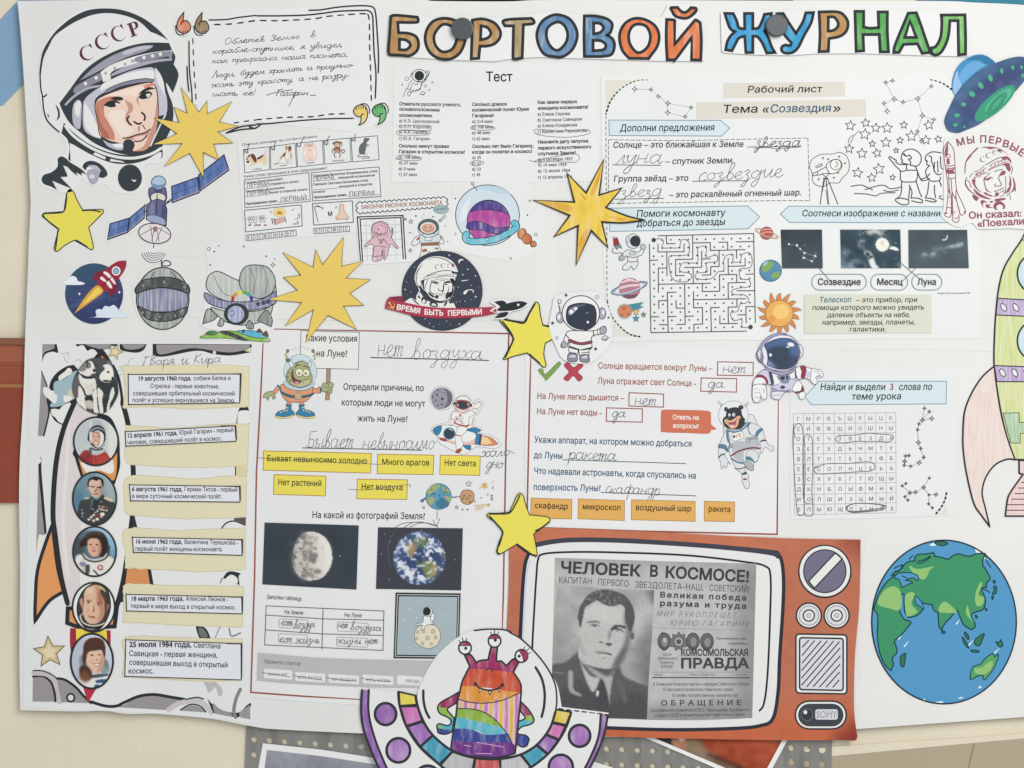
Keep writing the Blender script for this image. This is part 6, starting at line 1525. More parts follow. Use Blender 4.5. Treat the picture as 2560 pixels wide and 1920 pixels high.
part('belt', hull)
f('#b39ac9c', pt('1956 1500! 2300 1512! 2645 1500! 2622 1650! 2300 1640! 1978 1638!'), 10, INK, 0)
for k in range(6): f('#dcdcd6', [(2027 + 105 * k + 28 * math.cos(a * math.pi / 3), 1562 + 36 * math.sin(a * math.pi / 3 + .5)) for a in range(6)], 7, INK, 0)
for yy in (705, 1285): part('porthole', hull); e('#bcd0dcc', 2300, yy, 145, 165, 16, '#2f4a44')
part('purple_tip', hull); f('#b39ac9c', pt('2300 130! 2212 375! 2190 415! 2410 415! 2388 375!'), 8, INK, 0)
part('green_panel', hull); f('#9cc095c', '2032 1910! 2170 1908! 2172 1990! 2212 1990! 2430 1990! 2430 2085! 2180 2085! 2180 2170! 2095 2168!', 6, INK, 0)
FN = '1955 1505! 1850 1600 1760 1740 1700 1900 1685 2100 1690 2250 1720 2450 1780 2690 1850 2800 1916 2890! 1875 2720 1850 2600 1880 2470 1960 2360 2060 2310 2135 2312! 2070 2130 2015 1920 1975 1680'
for s in (pt(FN), mx(FN)):
    part('fin'); sheet('#e0cbc3c', s, .5); l(INK, 14, s, closed=True)
part('nozzle')
sheet('#e0bfbec', pt('2170 2320! 2172 2430! 2205 2440! 2100 2590 2070 2660 2052 2800! 2548 2800! 2530 2660 2500 2590 2395 2440! 2428 2430! 2430 2320!'), .5)
l(INK, 14, pt('2170 2320! 2172 2430! 2205 2440! 2100 2590 2070 2660 2052 2800! 2548 2800! 2530 2660 2500 2590 2395 2440! 2428 2430! 2430 2320!'), closed=True)
for k in range(6): l(INK, 8, [(2190 - 28 * k if k < 4 else 2062, 2510 + 48 * k), (2410 + 28 * k if k < 4 else 2538, 2510 + 48 * k)], 0)
# ------------------------------------------------------------------ timeline sheet with the tall rocket
NATIVE()
Thing('timeline_sheet', 'tall printed sheet with a white rocket and torn beige panels for a space timeline', 'worksheet', 10.7, 'worksheets')
part('paper')
sheet('#dedfdaw', '70 852! 640 853! 641 1100 636 1400 632 1812! 560 1800 400 1785 270 1778 200 1776 58 1768! 62 1500 72 1200', .45)
T(90, 850, 320)
GM, GB = '#9d9899', INK
mn = part('moon_ground')
f(GM, '105 70! 320 70! 310 150 230 160 150 200 105 280!'); f(GB, '105 280! 150 205 240 165 312 150! 320 70! 355 70! 378 218 300 203 210 218 140 270 108 385!')
part('moon_ground'); f(GB, '680 70! 712 112 780 90 830 105 885 185 960 155 1020 180 1065 232! 1140 160 1285 150 1290 100 1385 112 1408 70!'); f(GM, '850 73! 1290 73! 1250 140 1170 170 1120 160 1000 130 900 100')
part('moon_ground'); f(GB, '1443 70! 1450 155 1510 190 1720 220 1850 180 1912 70!'); f(GM, '1485 76! 1885 76! 1830 130 1680 165 1540 150')
part('moon_ground'); f(GM, '92 530! 200 800 120 900 190 1020 222 1250 140 1659! 30 1659!'); ll(GB, 30, '94 540 200 830', '190 1020 222 1240 170 1500 130 1659')
T(0, 480)
part('moon_ground')
f(GB, '1318 1312! 1318 1412! 1420 1422 1700 1372 1850 1402 2000 1412 2172 1384! 2174 1316!'); f(GM, '1350 1318! 2160 1320! 2140 1356 2000 1385 1870 1375 1650 1350 1420 1400 1360 1388'); f('#cfc9ae', '2110 1372! 2172 1340! 2174 1385!'); e('#d9d9d5', 1852, 1388, 14, 16)
T(0, 960)
part('moon_ground')
l(GB, 26, '345 640 345 760 365 1000 390 1290', 1); f(GM, '330 700! 350 1000 380 1290 330 1330 310 1500!'); e('#dcdcd8', 333, 660, 22, 28)
f('#e8dfc4', '335 1300! 372 1305! 345 1360 365 1390! 330 1400!')
T(0, 1440)
part('moon_ground')
f(GM, '282 878! 360 870 440 930 478 1088! 280 1086!'); ll(GB, 20, '282 870 370 866 440 920 470 1010 478 1088'); l('#bfb9ba', 52, '285 835 400 845 480 910 505 1000 515 1090'); l(GB, 10, '285 818 360 820 440 850 490 890 520 960 540 1092')
f(GM, '490 890! 560 900 650 960 720 1040 770 1100! 530 1092!'); ll(GB, 22, '490 885 560 898 650 958 720 1035 790 1102'); e('#d5d5d5', 610, 1052, 32, 34, 16)
part('moon_ground'); f(GM, '900 1128! 1050 1120 1150 1070 1250 1035 1340 1030 1480 1050 1600 1065 1450 1160!'); l(GB, 26, '780 1085 900 1122 1000 1125 1080 1090 1200 1040 1330 1025 1480 1048 1600 1068')
part('moon_ground'); l('#c4bebf', 44, '1450 1160 1530 1110 1640 1080 1740 1090 1800 1150 1830 1185'); f(GM, '1560 1165! 1640 1120 1720 1130 1780 1180!'); ll(GB, 12, '1555 1160 1640 1112 1725 1122 1780 1178', '1600 1068 1700 1050 1760 1065'); part('moon_ground'); f(GB, '1790 1060! 1850 1120 1950 1170 2060 1180 2130 1120 2165 1095! 2165 1130 2090 1200 2050 1225! 1940 1205 1840 1185!'); f(GM, '1840 1100 1900 1150 1990 1185 2010 1215! 1850 1185!'); f(GM, '2070 1180 2160 1115! 2163 1240! 2080 1225!')
part('moon_ground'); l('#8d898a', 30, '2078 975 2040 1060 2020 1160 2035 1225'); part('grey_patch'); f('#b9b7b7', '1750 890 1830 900 1910 960 1920 1020 1890 1040 1860 960 1830 990 1800 1010 1780 960'); part('dark_scrap'); f(GB, '1690 428! 1740 430 1790 470 1818 538! 1720 535! 1700 480'); f('#77797b', '1715 450 1760 460 1795 525 1730 520'); part('dark_scrap'); f(GB, '1895 80! 1910 30 1930 20 2000 50 2070 80! 2062 0 2080 -20 2000 -40 1950 -20'); f('#dedfda', '1930 60 1990 -10 2050 20 2040 70'); part('sketch_lines'); ll('#8d9092', 14, '1900 440 1860 530', '1980 450 2000 520 2080 490')
T(0, 960)
part('moon_ground')
f(GB, '2080 190 2140 195! 2150 230 2120 230! 2155 345! 2040 345! 2050 270'); f('#dedfda', '2062 240 2140 228! 2150 340 2050 342!'); part('panel_scrap'); l(GB, 12, '2035 745 2140 748', 0); f('#d5c9a0', '2040 705! 2140 705! 2135 800! 2040 800!'); l(GB, 10, '2035 705 2035 790', 0); part('dark_scrap'); l(GB, 12, '1910 1255 1950 1205 2020 1185 2120 1220', 1); f('#6b5e58', '2020 1160! 2125 1150! 2122 1215! 2020 1190!')
T(90, 850, 320)
part('cloudy_earth')
f(GB, '222 830 258 700 360 565 520 458 650 428! 732 515! 640 700 640 1000 478 1480! 330 1400 240 1240 190 1020')
f('#9fb8bf', '330 720 480 680 620 560 720 525! 640 700 640 980 580 1020 480 1120 300 1160 240 1130 330 1000 300 820'); f('#c9c5ad', '560 880 640 850 640 980 560 1000')
for s in ('388 640 420 600 500 540 560 480 620 520 600 590 540 620 490 660 402 702', '120 830 160 815 230 830 250 870 310 880 320 930 362 960 352 1060 300 1090 200 1000 170 960 130 920', '480 960 560 970 640 1000 590 1050 520 1080 480 1050', '260 1200 340 1190 400 1200 470 1130 600 1090 530 1300 510 1440 400 1422 330 1340 270 1290'): f('#e0dfd9', s)
part('cloud_lines'); ll('#b5b1b3', 10, '420 220 480 240 560 210', '480 280 500 350 560 390', '680 360 750 340 790 400', '560 220 550 300', '1480 490 1520 440 1590 420 1600 360 1700 310', '1330 530 1490 530', '1420 610 1500 590'); f('#a9a7a9', '1860 285! 1970 280 1890 330 1870 420 1800 480 1700 490! 1710 460! 1800 470 1850 400 1880 320')
def gold(cx, cy, R, rot):
    P = star(cx, cy, R, 5, .46, rot); f('#7d6f4f', P, sm=0); f('#cdbb90', star(cx, cy, R * .86, 5, .46, rot), sm=0); f('#dccfa9', star(cx, cy, R * .5, 5, .5, rot), sm=0)
part('gold_star'); gold(1365, 205, 150, -70)
T(0, 1440)
part('gold_star'); gold(425, 660, 150, -95)
T(0, 960)
rk = part('rocket')
BODY = '''881 -300! 930 -240 956 -205 996 -120 1031 -30 1060 100 1105 350 1150 690 1155 1000 1150 1130 1075 1620 1000 1950! 620 1950! 560 1850 500 1659 472 1300 462 1100 485 700 545 400 660 110 700 -60 760 -160 820 -235'''
f('#d7cfce', BODY); f('#e1e0dc', '881 -300! 930 -240 956 -205 996 -120 1031 -30 1060 100 1105 350 1150 690 1155 1000 1150 1130 1075 1620 1000 1950! 720 1950 700 1200 740 700 860 100')
f('#dfdad6', '600 300 560 700 530 1200 560 1600 600 1659 560 1200 590 700')
ll(GB, 44, '655 130 545 400 482 700 457 1100 478 1320 525 1659 585 1905', '1055 150 1110 370 1148 700 1152 1000 1145 1130 1072 1659 1000 1950', '1145 1130 1175 1250')
f(GB, '881 -310! 835 -258 775 -185! 1000 -95! 985 -142 950 -212 915 -267'); l(GB, 24, '975 -160 1020 -60 1045 60 1055 150'); f('#dc7f4a', '864 -223! 879 -246! 906 -219!')
part('fin', rk)
f('#e19a60', '452 1210! 330 1580 305 1860 302 2050! 420 1880 548 1795! 500 1600 470 1380', 30, GB)
part('fin', rk)
f('#d9935f', '1085 1580! 1285 1580! 1312 1740! 1100 1850! 1050 1870!', 30, GB)
f(GB, '1270 1840! 1325 1840! 1308 1918!')
ring = part('orange_ring', rk)
f(GB, '830 280 900 262 970 310 1025 450 1035 600 1035 720 990 870! 900 790 780 790 700 810! 650 650 640 560'); f('#e19a60', '672 625! 1012 598! 1005 760 975 835 900 785 780 775 720 795!'); f('#e1e0dc', '692 680! 972 650! 985 740 950 775 850 745 760 775 730 740')
part('nozzle', rk)
f('#e19a60', '585 1940! 1010 1925! 990 2095! 720 2105 580 2065!', 36, GB)
fl = part('flame', rk)
f('#a93346', '605 2110! 955 2130! 950 2300 900 2500 760 2755! 680 2500 610 2300'); f('#e3d04e', '655 2115! 920 2125! 900 2300 660 2260!'); f('#c0384a', '705 2585! 815 2635! 760 2755!')
BG = '#dad3b2'
for s in ('1065 -130! 1100 -155 1900 -165 2150 -150! 2150 190! 1900 205 1600 215 1300 195 1060 205! 1080 60', '1090 370 1110 360 1500 380 1950 345 2150 345! 2140 700! 1900 715 1500 720 1100 690! 1075 600 1085 500', '1095 810 1400 800 1700 820 2000 790 2130 800! 2120 1150! 1800 1160 1500 1160 1100 1130! 1075 1060', '1090 1255 1500 1265 1800 1255 2120 1240! 2115 1600! 1800 1620 1500 1610 1080 1585! 1080 1480', '1070 1739 1200 1727 1500 1739 2100 1749! 2095 2099! 1700 2089 1300 2069 1060 2059! 1070 1900', '1090 2189 1500 2189 2095 2204! 2085 2559! 1800 2569 1400 2549 1055 2529! 1075 2360'):
    part('torn_panel'); rg = random.Random(s); q = [(a + rg.uniform(-1.3, 1.3), b + rg.uniform(-1.3, 1.3)) for a, b in path(s, True, 1)]
    fillpts([(a + rg.uniform(-1, 1), b + 1.5) for a, b in q], '#e2dcc4'); fillpts(q, BG); strokepts(q, '#b9ae88', .9, True)
part('handwriting'); hand('#86888a', 'Варя и Кира', 1285, -165, 1905, -185, h=42, w=5, sl=.2)

caps = [('1110 -82! 2076 -86! 2070 163! 1112 176!', [('19 августа 1960 года,', 1192, -29, 1655, -32)], [('собаки Белка и', 1672, -32, 1995, -34), ('Стрелка - первые животные,', 1298, 35, 1895, 38), ('совершившие орбитальный космический', 1148, 98, 2030, 100), ('полёт и успешно вернувшиеся на Землю.', 1143, 156, 2032, 160)], 'first framed caption about the two dogs, beside their portrait'),
        ('1083 413! 2030 362! 2040 494! 1090 536!', [('12 апреля 1961 года,', 1100, 465, 1535, 440)], [('Юрий Гагарин - первый', 1550, 438, 2020, 412), ('человек, совершивший полёт в космос.', 1100, 523, 1922, 487)], 'upward tilted caption strip dated 12 April 1961 on the beige panel'),
        ('1120 872! 2068 885! 2074 1020! 1130 1008!', [('6 августа 1961 года,', 1140, 925, 1578, 928)], [('Герман Титов - первый', 1592, 926, 2054, 930), ('в мире суточный космический полёт.', 1140, 985, 1920, 990)], 'two line caption strip dated 6 August 1961 on the beige panel'),
        ('1145 1325! 2088 1345! 2092 1480! 1155 1453!', [('16 июня 1963 года,', 1170, 1378, 1575, 1381)], [('Валентина Терешкова -', 1592, 1382, 2058, 1388), ('первый полёт женщины-космонавта.', 1168, 1440, 1925, 1446)], 'two line caption strip dated 16 June 1963 on the beige panel'),
        ('1090 1818! 2088 1841! 2092 1985! 1096 1960!', [('18 марта 1965 года,', 1130, 1872, 1588, 1871)], [('Алексей Леонов -', 1605, 1871, 1975, 1878), ('первый в мире выход в открытый космос.', 1130, 1934, 2040, 1948)], 'two line caption strip dated 18 March 1965 on the beige panel'),
        ('1088 2210! 2083 2244! 2084 2556! 1080 2525!', [('25 июля 1984 года,', 1118, 2271, 1655, 2274)], [('Светлана', 1672, 2276, 1908, 2286), ('Савицкая - первая женщина,', 1115, 2349, 1880, 2364), ('совершившая выход в открытый', 1115, 2425, 1970, 2449), ('космос.', 1108, 2501, 1332, 2501)], 'four line large caption dated 25 July 1984 lowest on the timeline')]
for k, (q, bt, rt, lab) in enumerate(caps):
    Thing('caption_strip', lab, 'caption', 11.5, 'captions glued on the timeline')
    T(0, 960)
    part('paper'); sheet('#dcdde0w', q, .5, 0); l(INK, 8, q, 0, closed=True)
    a = [float(v.rstrip('!')) for v in q.split()]; ll(INK, 12, [(a[0], a[1] - 6), (a[6], a[7] + 6)], [(a[2] - 120, a[3]), (a[2] + 6, a[3]), (a[4] + 4, a[5] - 20)], sm=0)
    hh = 47 if k == 5 else 38
    part('date'); tx('#2c2f31', hh, bt, b=2)
    part('caption_text'); tx('#2c2f31', hh, rt, b=1)

# ------------------------------------------------------------------ portraits on the timeline
def oval(lab, cx, cy, rx, ry, w=16):
    Thing('oval_portrait', lab, 'portrait', 11.5, 'portraits glued on the timeline')
    T(0, 960)
    part('paper'); sheet('#e2e1deg'[:7], [(cx + rx * math.cos(t / 24 * math.pi), cy + ry * math.sin(t / 24 * math.pi)) for t in range(48)], .4)
    return ell(cx, cy, rx - 2, ry - 2, n=60)
def rim(cx, cy, rx, ry, w=16):
    T(0, 960); part('rim'); l(INK, w, [(cx + rx * math.cos(t / 24 * math.pi), cy + ry * math.sin(t / 24 * math.pi)) for t in range(48)], 0, closed=True)
# two dogs
Thing('oval_portrait', 'black and white portrait of two sitting dogs at the rocket tip', 'portrait', 11.5, 'portraits glued on the timeline')
T(160, 880, 240)
DM = '300 1130 210 960 195 760 240 580 330 410 420 290 520 190 640 145 760 130 900 140 1040 200 1130 340 1210 520 1250 780 1250 960 1180 1130 1060 1310 920 1410 750 1440 600 1390 500 1340 380 1250'
part('paper'); sheet('#55585b', DM, .4)
part('dogs')
c = Canvas(180, 120, 1270, 1450, '#4b4f52', 1.3)
c.n(.07, 60, 3); WT = '#dedbd2'
c.p('#5b5a5c', '520 190 760 140 1020 200 1010 280 860 330 720 260', 20); c.p('#808386', '1000 200 1060 220 1130 360 1080 330 1010 280', 12)
c.p('#6a696a', '210 960 200 760 250 600 320 520 360 640 340 960 280 1110', 14); c.p('#3d4446', '800 720 1120 700 1200 860 1230 960 1150 1150 1050 1330 900 1390 880 1100 1000 1000 900 940', 10)
c.p(WT, '340 420 420 330 480 260 560 215 640 220 690 290 710 360 740 410 720 500 660 500 620 540 520 560 420 510 350 470', 5); c.p('#8d8b88', '340 410 420 310 500 270 510 400 440 450 360 440', 8); c.p('#55534f', '500 240 560 225 610 270 620 340 570 380 520 370 500 310', 6); c.e('#a9a6a0', 552, 312, 42, 44, 6); c.e('#2e2e2e', 548, 312, 24, 26, 3); c.e('#2e3032', 702, 425, 36, 42, 6); c.p('#5b5a58', '620 520 700 500 740 480 730 540 640 550', 8)
c.p(WT, '340 500 420 560 560 620 700 600 740 720 740 800 680 860 640 980 520 980 470 860 400 760 360 680', 7); c.p('#33363a', '410 540 540 575 680 560 720 590 600 620 480 610 420 580', 4)
for k in range(6): c.l('#a19e97', 10, f'{470 + 12*k} {740 + 40*k} {580} {765 + 40*k} {690 - 8*k} {730 + 42*k}', 4, .7)
c.p(WT, '345 780 440 860 490 990 490 1130 520 1330 400 1250 290 1130 330 1000', 7); c.p('#34383a', '360 750 470 880 500 1000 480 1010 430 880', 4); c.p('#34383a', '740 800 690 870 640 990 660 1000 700 920', 4); c.p('#32373a', '490 1040 650 1020 660 1110 500 1110', 5)
c.p(WT, '740 800 680 900 650 980 680 1100 680 1250 700 1390 820 1400 770 1250 770 1050', 6); c.p('#c2bdb0', '490 1130 650 1130 680 1300 580 1310 510 1250', 10); c.p(WT, '790 820 900 930 900 1010 880 1120 910 1390 830 1400 790 1200 770 1000', 6); c.p(WT, '1130 800 1165 940 1130 1060 1060 1200 1050 1330 990 1370 1000 1230 1050 1050 1060 960', 6); c.l('#303436', 22, '770 1040 790 1230 815 1390', 5)
c.p('#e4e1d6', '900 320 970 285 1060 300 1120 370 1140 470 1140 590 1060 660 960 680 860 660 820 600 830 520 900 430', 6); c.p('#55575a', '830 400 870 350 930 345 930 420 880 450 840 470', 8); c.e('#24272a', 1022, 462, 30, 24, 4); c.e('#2c2f33', 1120, 610, 28, 44, 5); c.p('#4b4b4a', '890 650 960 645 1060 655 1020 690 920 685', 6); c.l('#e4e1d6', 10, '870 660 950 700 1070 690', 3)
c.done(DM)
# cosmonaut in orange suit
g_ = (830, 495, 192, 208)
m_ = oval('oval portrait of a smiling person in a silver helmet and red suit', *g_)
T(160, 1020, 160)
part('person')
c = Canvas(330, 330, 1900, 2420, '#c5c9c7', 1.2)
c.p('#b4bdbd', '330 330 900 330 880 700 850 1300 330 1500', 80, .6); c.p('#d5d7d0', '1500 400 1900 400 1900 2420 1560 2420', 40); c.l('#8f9690', 14, '1520 450 1500 1600', 6, .7)
c.p('#adb9bb', '900 440 1040 400 1260 420 1370 600 1420 800 860 800 860 640', 20); c.p('#d0d6d6', '900 480 980 450 960 600 880 760', 20)
c.p('#a53a3a', '540 1650 680 1480 840 1470 1000 1620 1180 1620 1360 1540 1480 1560 1720 2000 1700 2420 400 2420 440 1900', 16); c.p('#bf5248', '1000 1700 1200 1640 1450 1620 1600 1900 1500 2420 1100 2420', 40, .8); c.l('#7d2c30', 20, '1090 1640 1120 2000 1110 2420', 8); c.p('#8a2f33', '560 1900 800 1700 840 2420 500 2420', 40, .7)
c.p('#b9c0c2', '900 1380 1350 1380 1340 1520 1110 1620 960 1560', 12); c.p('#54585c', '870 1380 950 1400 960 1560 860 1700', 14, .8)
c.p('#3b3e42', '820 1100 850 860 960 660 1180 590 1360 680 1440 860 1430 1180 1380 1330 1200 1440 1040 1380 920 1280', 6); c.p('#9a98a4', '880 820 1000 700 1200 660 1380 760 1400 850 1200 720 1000 760', 10); c.p('#d5d5d4', '880 900 960 780 1150 760 1330 860 1380 1000 1340 1230 1180 1370 1000 1260 900 1130', 8)
c.p('#2e3034', '960 800 1180 730 1380 800 1370 860 1180 760 980 840', 8); c.p('#dcdedd', '1240 840 1350 900 1370 1080 1310 1260 1240 1330 1270 1060', 10)
c.p('#d8ab97', '970 1100 960 930 1000 840 1110 810 1220 860 1260 1000 1250 1190 1190 1310 1080 1340 1000 1250', 8); c.p('#a87d70', '980 900 1050 820 1180 820 1250 920 1260 1180 1220 960 1110 850 1020 880', 14, .8); c.e('#6b4540', 1030, 978, 42, 16, 8); c.e('#6b4540', 1190, 990, 40, 16, 8); c.p('#b98070', '1060 1110 1140 1110 1120 1150 1070 1150', 12); c.p('#7d5048', '1000 1140 1020 1230 1080 1300 1010 1290 980 1220', 10, .8); c.p('#7d5048', '1190 1160 1190 1250 1150 1310 1220 1240', 10, .8); c.p('#e9d9cf', '1040 1190 1150 1190 1110 1240', 8); c.l('#cfd5d6', 40, '860 1150 920 1280 1050 1390 1200 1420 1350 1320 1410 1180', 8); c.l('#383c40', 50, '960 1390 1120 1450 1330 1410', 8); c.e('#22262a', 1397, 1470, 20, 22, 3)
c.done(m_); rim(*g_)
# man in uniform
g_ = (818, 990, 188, 228)
m_ = oval('oval portrait of a dark haired man in uniform with many medals', *g_)
T(160, 1180, 160)
part('person')
c = Canvas(290, 0, 1850, 1980, '#76939e', 1.2)
c.p('#9fb0b0', '1100 0 1850 0 1850 1000 1400 900 1300 300', 120); c.p('#5b8399', '290 700 600 600 700 900 500 1300 290 1300', 80, .8)
c.p('#454a4b', '480 1330 540 1060 640 960 880 920 960 860 1100 960 1250 900 1330 760 1420 860 1660 1040 1760 1100 1800 1980 400 1980', 14); c.p('#3a4346', '880 950 960 860 1060 960 1180 960 1300 830 1400 900 1250 1200 1060 1500 900 1300', 12); c.p('#66767a', '940 900 1060 960 1040 1100 920 1320 900 1300', 14, .8); c.p('#2f3a3d', '1010 1000 1090 960 1080 1200 960 1400', 10, .7)
c.p('#cdbf9f', '1400 850 1600 900 1700 990 1640 1030 1400 930', 8); c.p('#c0ba9f', '660 930 770 880 900 900 860 930', 8)
c.p('#d3b5a3', '850 420 870 330 1000 260 1180 260 1310 320 1350 480 1330 640 1280 780 1180 870 1080 880 980 820 900 680', 10); c.p('#a98978', '1260 300 1340 420 1330 640 1270 790 1180 860 1220 700 1180 560 1260 520', 26, .8); c.p('#2e2c2c', '820 340 860 240 1000 170 1120 160 1280 200 1370 310 1370 500 1350 560 1310 400 1240 250 1150 300 1060 290 980 250 880 330 850 540 820 480', 7); c.e('#cda896', 840, 570, 22, 60, 8); c.e('#b98f7e', 1365, 540, 20, 60, 8)
c.p('#4b3a34', '890 490 1060 500 1050 530 960 530', 8); c.p('#4b3a34', '1140 510 1300 500 1280 550 1160 550', 8); c.p('#a27f6f', '1100 560 1150 560 1150 660 1060 690 1080 640', 14, .8); c.e('#7d5a50', 1090, 672, 50, 14, 8); c.p('#955f58', '980 730 1080 740 1200 720 1150 780 1060 780', 7); c.p('#b89684', '900 620 960 760 1010 820 930 760', 16, .7)
for x, y, R, k in ((1225, 1185, 40, '#b0a59c'), (1350, 1210, 55, '#c08a80'), (1480, 1240, 50, '#8d4a48'), (1220, 1275, 26, '#e5e2d6'), (1300, 1295, 38, '#e9e4d2'), (1385, 1320, 28, '#e9e4d2'), (1475, 1330, 34, '#d9d9d2'), (1330, 1460, 80, '#dcd8c2'), (1180, 1500, 60, '#98403f'), (1030, 1490, 46, '#d9cdb6'), (940, 1560, 48, '#ded3bd'), (1290, 1550, 50, '#c49a7c'), (1150, 1630, 62, '#ded6bd'), (860, 1640, 46, '#ded3bd'), (1030, 1680, 50, '#d9cdb6'), (1160, 1350, 50, '#a6a5a2'), (1080, 1400, 44, '#94938f'), (1010, 1290, 26, '#cfc7b8'), (620, 1310, 36, '#8b8f90'), (640, 1430, 44, '#9a9da0'), (640, 1540, 40, '#7f8386'), (1280, 1040, 44, '#8f999b')): c.e(k, x, y, R, R * .8, 6)
c.e('#454a4b', 1282, 1045, 22, 34, 4); c.n(.03, 25, 7)
c.done(m_); rim(*g_)
# woman in space suit
g_ = (818, 1447, 186, 214)
m_ = oval('oval portrait of a dark haired woman in a white space suit', *g_)
T(0, 960)
part('person')
c = Canvas(625, 1230, 1010, 1665, '#5f7886', 1.2)
c.p('#9dc0d2', '700 1230 960 1230 1010 1400 960 1420 880 1290 760 1260', 14); c.p('#7fb0cc', '920 1330 1000 1380 1000 1500 940 1460', 14, .8); c.p('#4d5052', '625 1350 720 1340 720 1480 640 1480', 14, .8)
c.p('#dcd9d3', '660 1490 720 1480 800 1520 900 1500 960 1490 1010 1560 1000 1665 640 1665', 6); c.p('#b9b7b2', '700 1560 720 1500 760 1600 720 1660', 10, .7); c.p('#8c8cab', '692 1540 740 1545 735 1575 690 1568', 3); c.e('#b5564f', 868, 1587, 26, 24, 4); c.e('#dcd9d3', 868, 1585, 14, 12, 3); c.p('#57504a', '740 1570 775 1565 770 1640 742 1640', 4); c.l('#43403d', 12, '810 1610 850 1650', 3)
c.p('#3a2f2c', '715 1340 760 1290 830 1275 890 1290 930 1350 935 1430 900 1490 870 1490 760 1400 700 1410 690 1380', 5); c.p('#6b4b3a', '740 1310 800 1280 870 1285 880 1310 800 1300 750 1330', 8, .8)
c.p('#d9ab95', '760 1350 800 1330 850 1340 870 1380 872 1440 850 1480 800 1490 765 1450 755 1400', 5); c.p('#b17f6c', '850 1345 872 1390 870 1450 845 1482 850 1420', 8, .7); c.e('#4b3530', 785, 1388, 13, 5, 2.5); c.e('#4b3530', 838, 1388, 13, 5, 2.5); c.e('#a35650', 812, 1440, 18, 6, 3); c.e('#b98572', 812, 1415, 10, 8, 5)
c.l('#cfcac2', 16, '720 1470 760 1510 820 1520 890 1505 925 1470', 3); c.l('#3b3a3a', 12, '715 1475 745 1515 820 1535 900 1515 935 1470 945 1400', 3)
c.done(m_); rim(*g_)
# bald man
g_ = (810, 1928, 182, 212)
m_ = oval('oval portrait of a balding man in a helmet collar on a dark ground', *g_)
T(160, 1440, 160)
part('person')
IN = '450 1080 520 760 680 480 880 320 1130 250 1380 360 1530 540 1600 800 1610 1100 1540 1380 1400 1660 1240 1840 1100 1900 940 1900 760 1820 600 1640 480 1380'
c = Canvas(430, 230, 1630, 1930, '#45423f', 1.2)
c.p('#d7b298', '690 640 760 460 900 360 1090 310 1260 400 1300 560 1390 720 1410 1000 1390 1330 1260 1560 1040 1660 840 1620 700 1430 650 1200 680 940', 10); c.p('#b9765f', '1090 330 1260 400 1290 580 1400 760 1400 1100 1390 1340 1260 1540 1130 1560 1250 1330 1200 1000 1140 800 1180 620', 50, .8); c.p('#b4603f', '1150 560 1300 600 1340 860 1180 800', 30, .4); c.p('#c7b48c', '1090 320 1250 340 1380 420 1460 550 1400 540 1290 460', 12); c.p('#53493f', '1250 480 1400 540 1420 900 1360 760 1290 640', 16); c.p('#e6c9b0', '760 480 900 400 1000 420 980 560 820 620', 40, .6)
c.p('#c79a83', '540 900 590 760 650 800 650 980 680 1180 620 1080', 12); c.p('#96705d', '1490 980 1560 970 1560 1090 1480 1230', 10); c.e('#37261e', 850, 910, 44, 26, 8); c.e('#37261e', 1190, 975, 40, 28, 8); c.p('#8f6a55', '760 840 900 820 980 880 900 890 800 880', 12, .7); c.p('#8a4f40', '1080 900 1300 900 1320 960 1150 920', 14, .8); c.p('#e2c0a6', '960 940 1010 940 990 1180 930 1200', 16, .9); c.p('#a0654f', '1020 960 1060 1180 1090 1210 960 1240 1000 1180', 16, .8); c.p('#9a5a4c', '810 1350 940 1390 1110 1400 1050 1430 900 1420', 7); c.p('#c48d78', '860 1430 1080 1440 1060 1480 920 1470', 12, .7); c.p('#a4735e', '800 1230 860 1130 840 1230', 10, .6)
c.l('#d8cfba', 44, '560 1390 640 1580 800 1680 1000 1720 1250 1690 1430 1610', 6); c.l('#d8cfba', 30, '650 1300 570 1390 610 1560', 6); c.l('#2d2c2b', 60, '700 1760 900 1800 1150 1800 1300 1740', 10); c.l('#b5b0a5', 26, '780 1800 900 1840 1050 1830', 8)
c.done(IN); rim(*g_)
T(160, 1440, 160); l(INK, 26, IN, closed=True)
# laughing woman
g_ = (795, 2394, 182, 236)
m_ = oval('oval portrait of a smiling woman with a brown fringe and ponytail', *g_)
T(0, 960)
part('person')
c = Canvas(610, 2155, 980, 2635, '#b6bcc9', 1.2)
c.p('#c7ccd6', '700 2170 860 2170 960 2320 960 2500 900 2350', 20); c.p('#8d939c', '690 2360 730 2330 750 2440 730 2500 690 2420', 8); c.p('#7d8387', '900 2370 940 2420 930 2500 890 2480', 8)
c.p('#d9dad6', '680 2560 760 2500 850 2490 940 2490 960 2560 900 2640 700 2640', 6); c.p('#3e6488', '830 2560 920 2550 925 2580 835 2582', 3); c.p('#4b5a62', '790 2515 930 2500 930 2520 800 2540', 4); c.p('#3e6488', '820 2600 860 2600 850 2640 815 2640', 3); c.p('#8fa0a4', '870 2470 910 2440 930 2490 890 2510', 5)
c.p('#dfb89f', '740 2330 780 2310 880 2310 900 2350 895 2420 870 2480 830 2500 790 2480 760 2430', 5); c.p('#bd8a72', '880 2320 898 2400 870 2480 830 2498 860 2440', 8, .7); c.p('#55392e', '720 2300 730 2240 770 2200 830 2195 890 2220 908 2290 900 2340 870 2280 830 2300 780 2290 750 2330 735 2330', 4); c.p('#6d4a3a', '745 2260 800 2215 870 2225 890 2270 820 2270 760 2300', 8, .6)
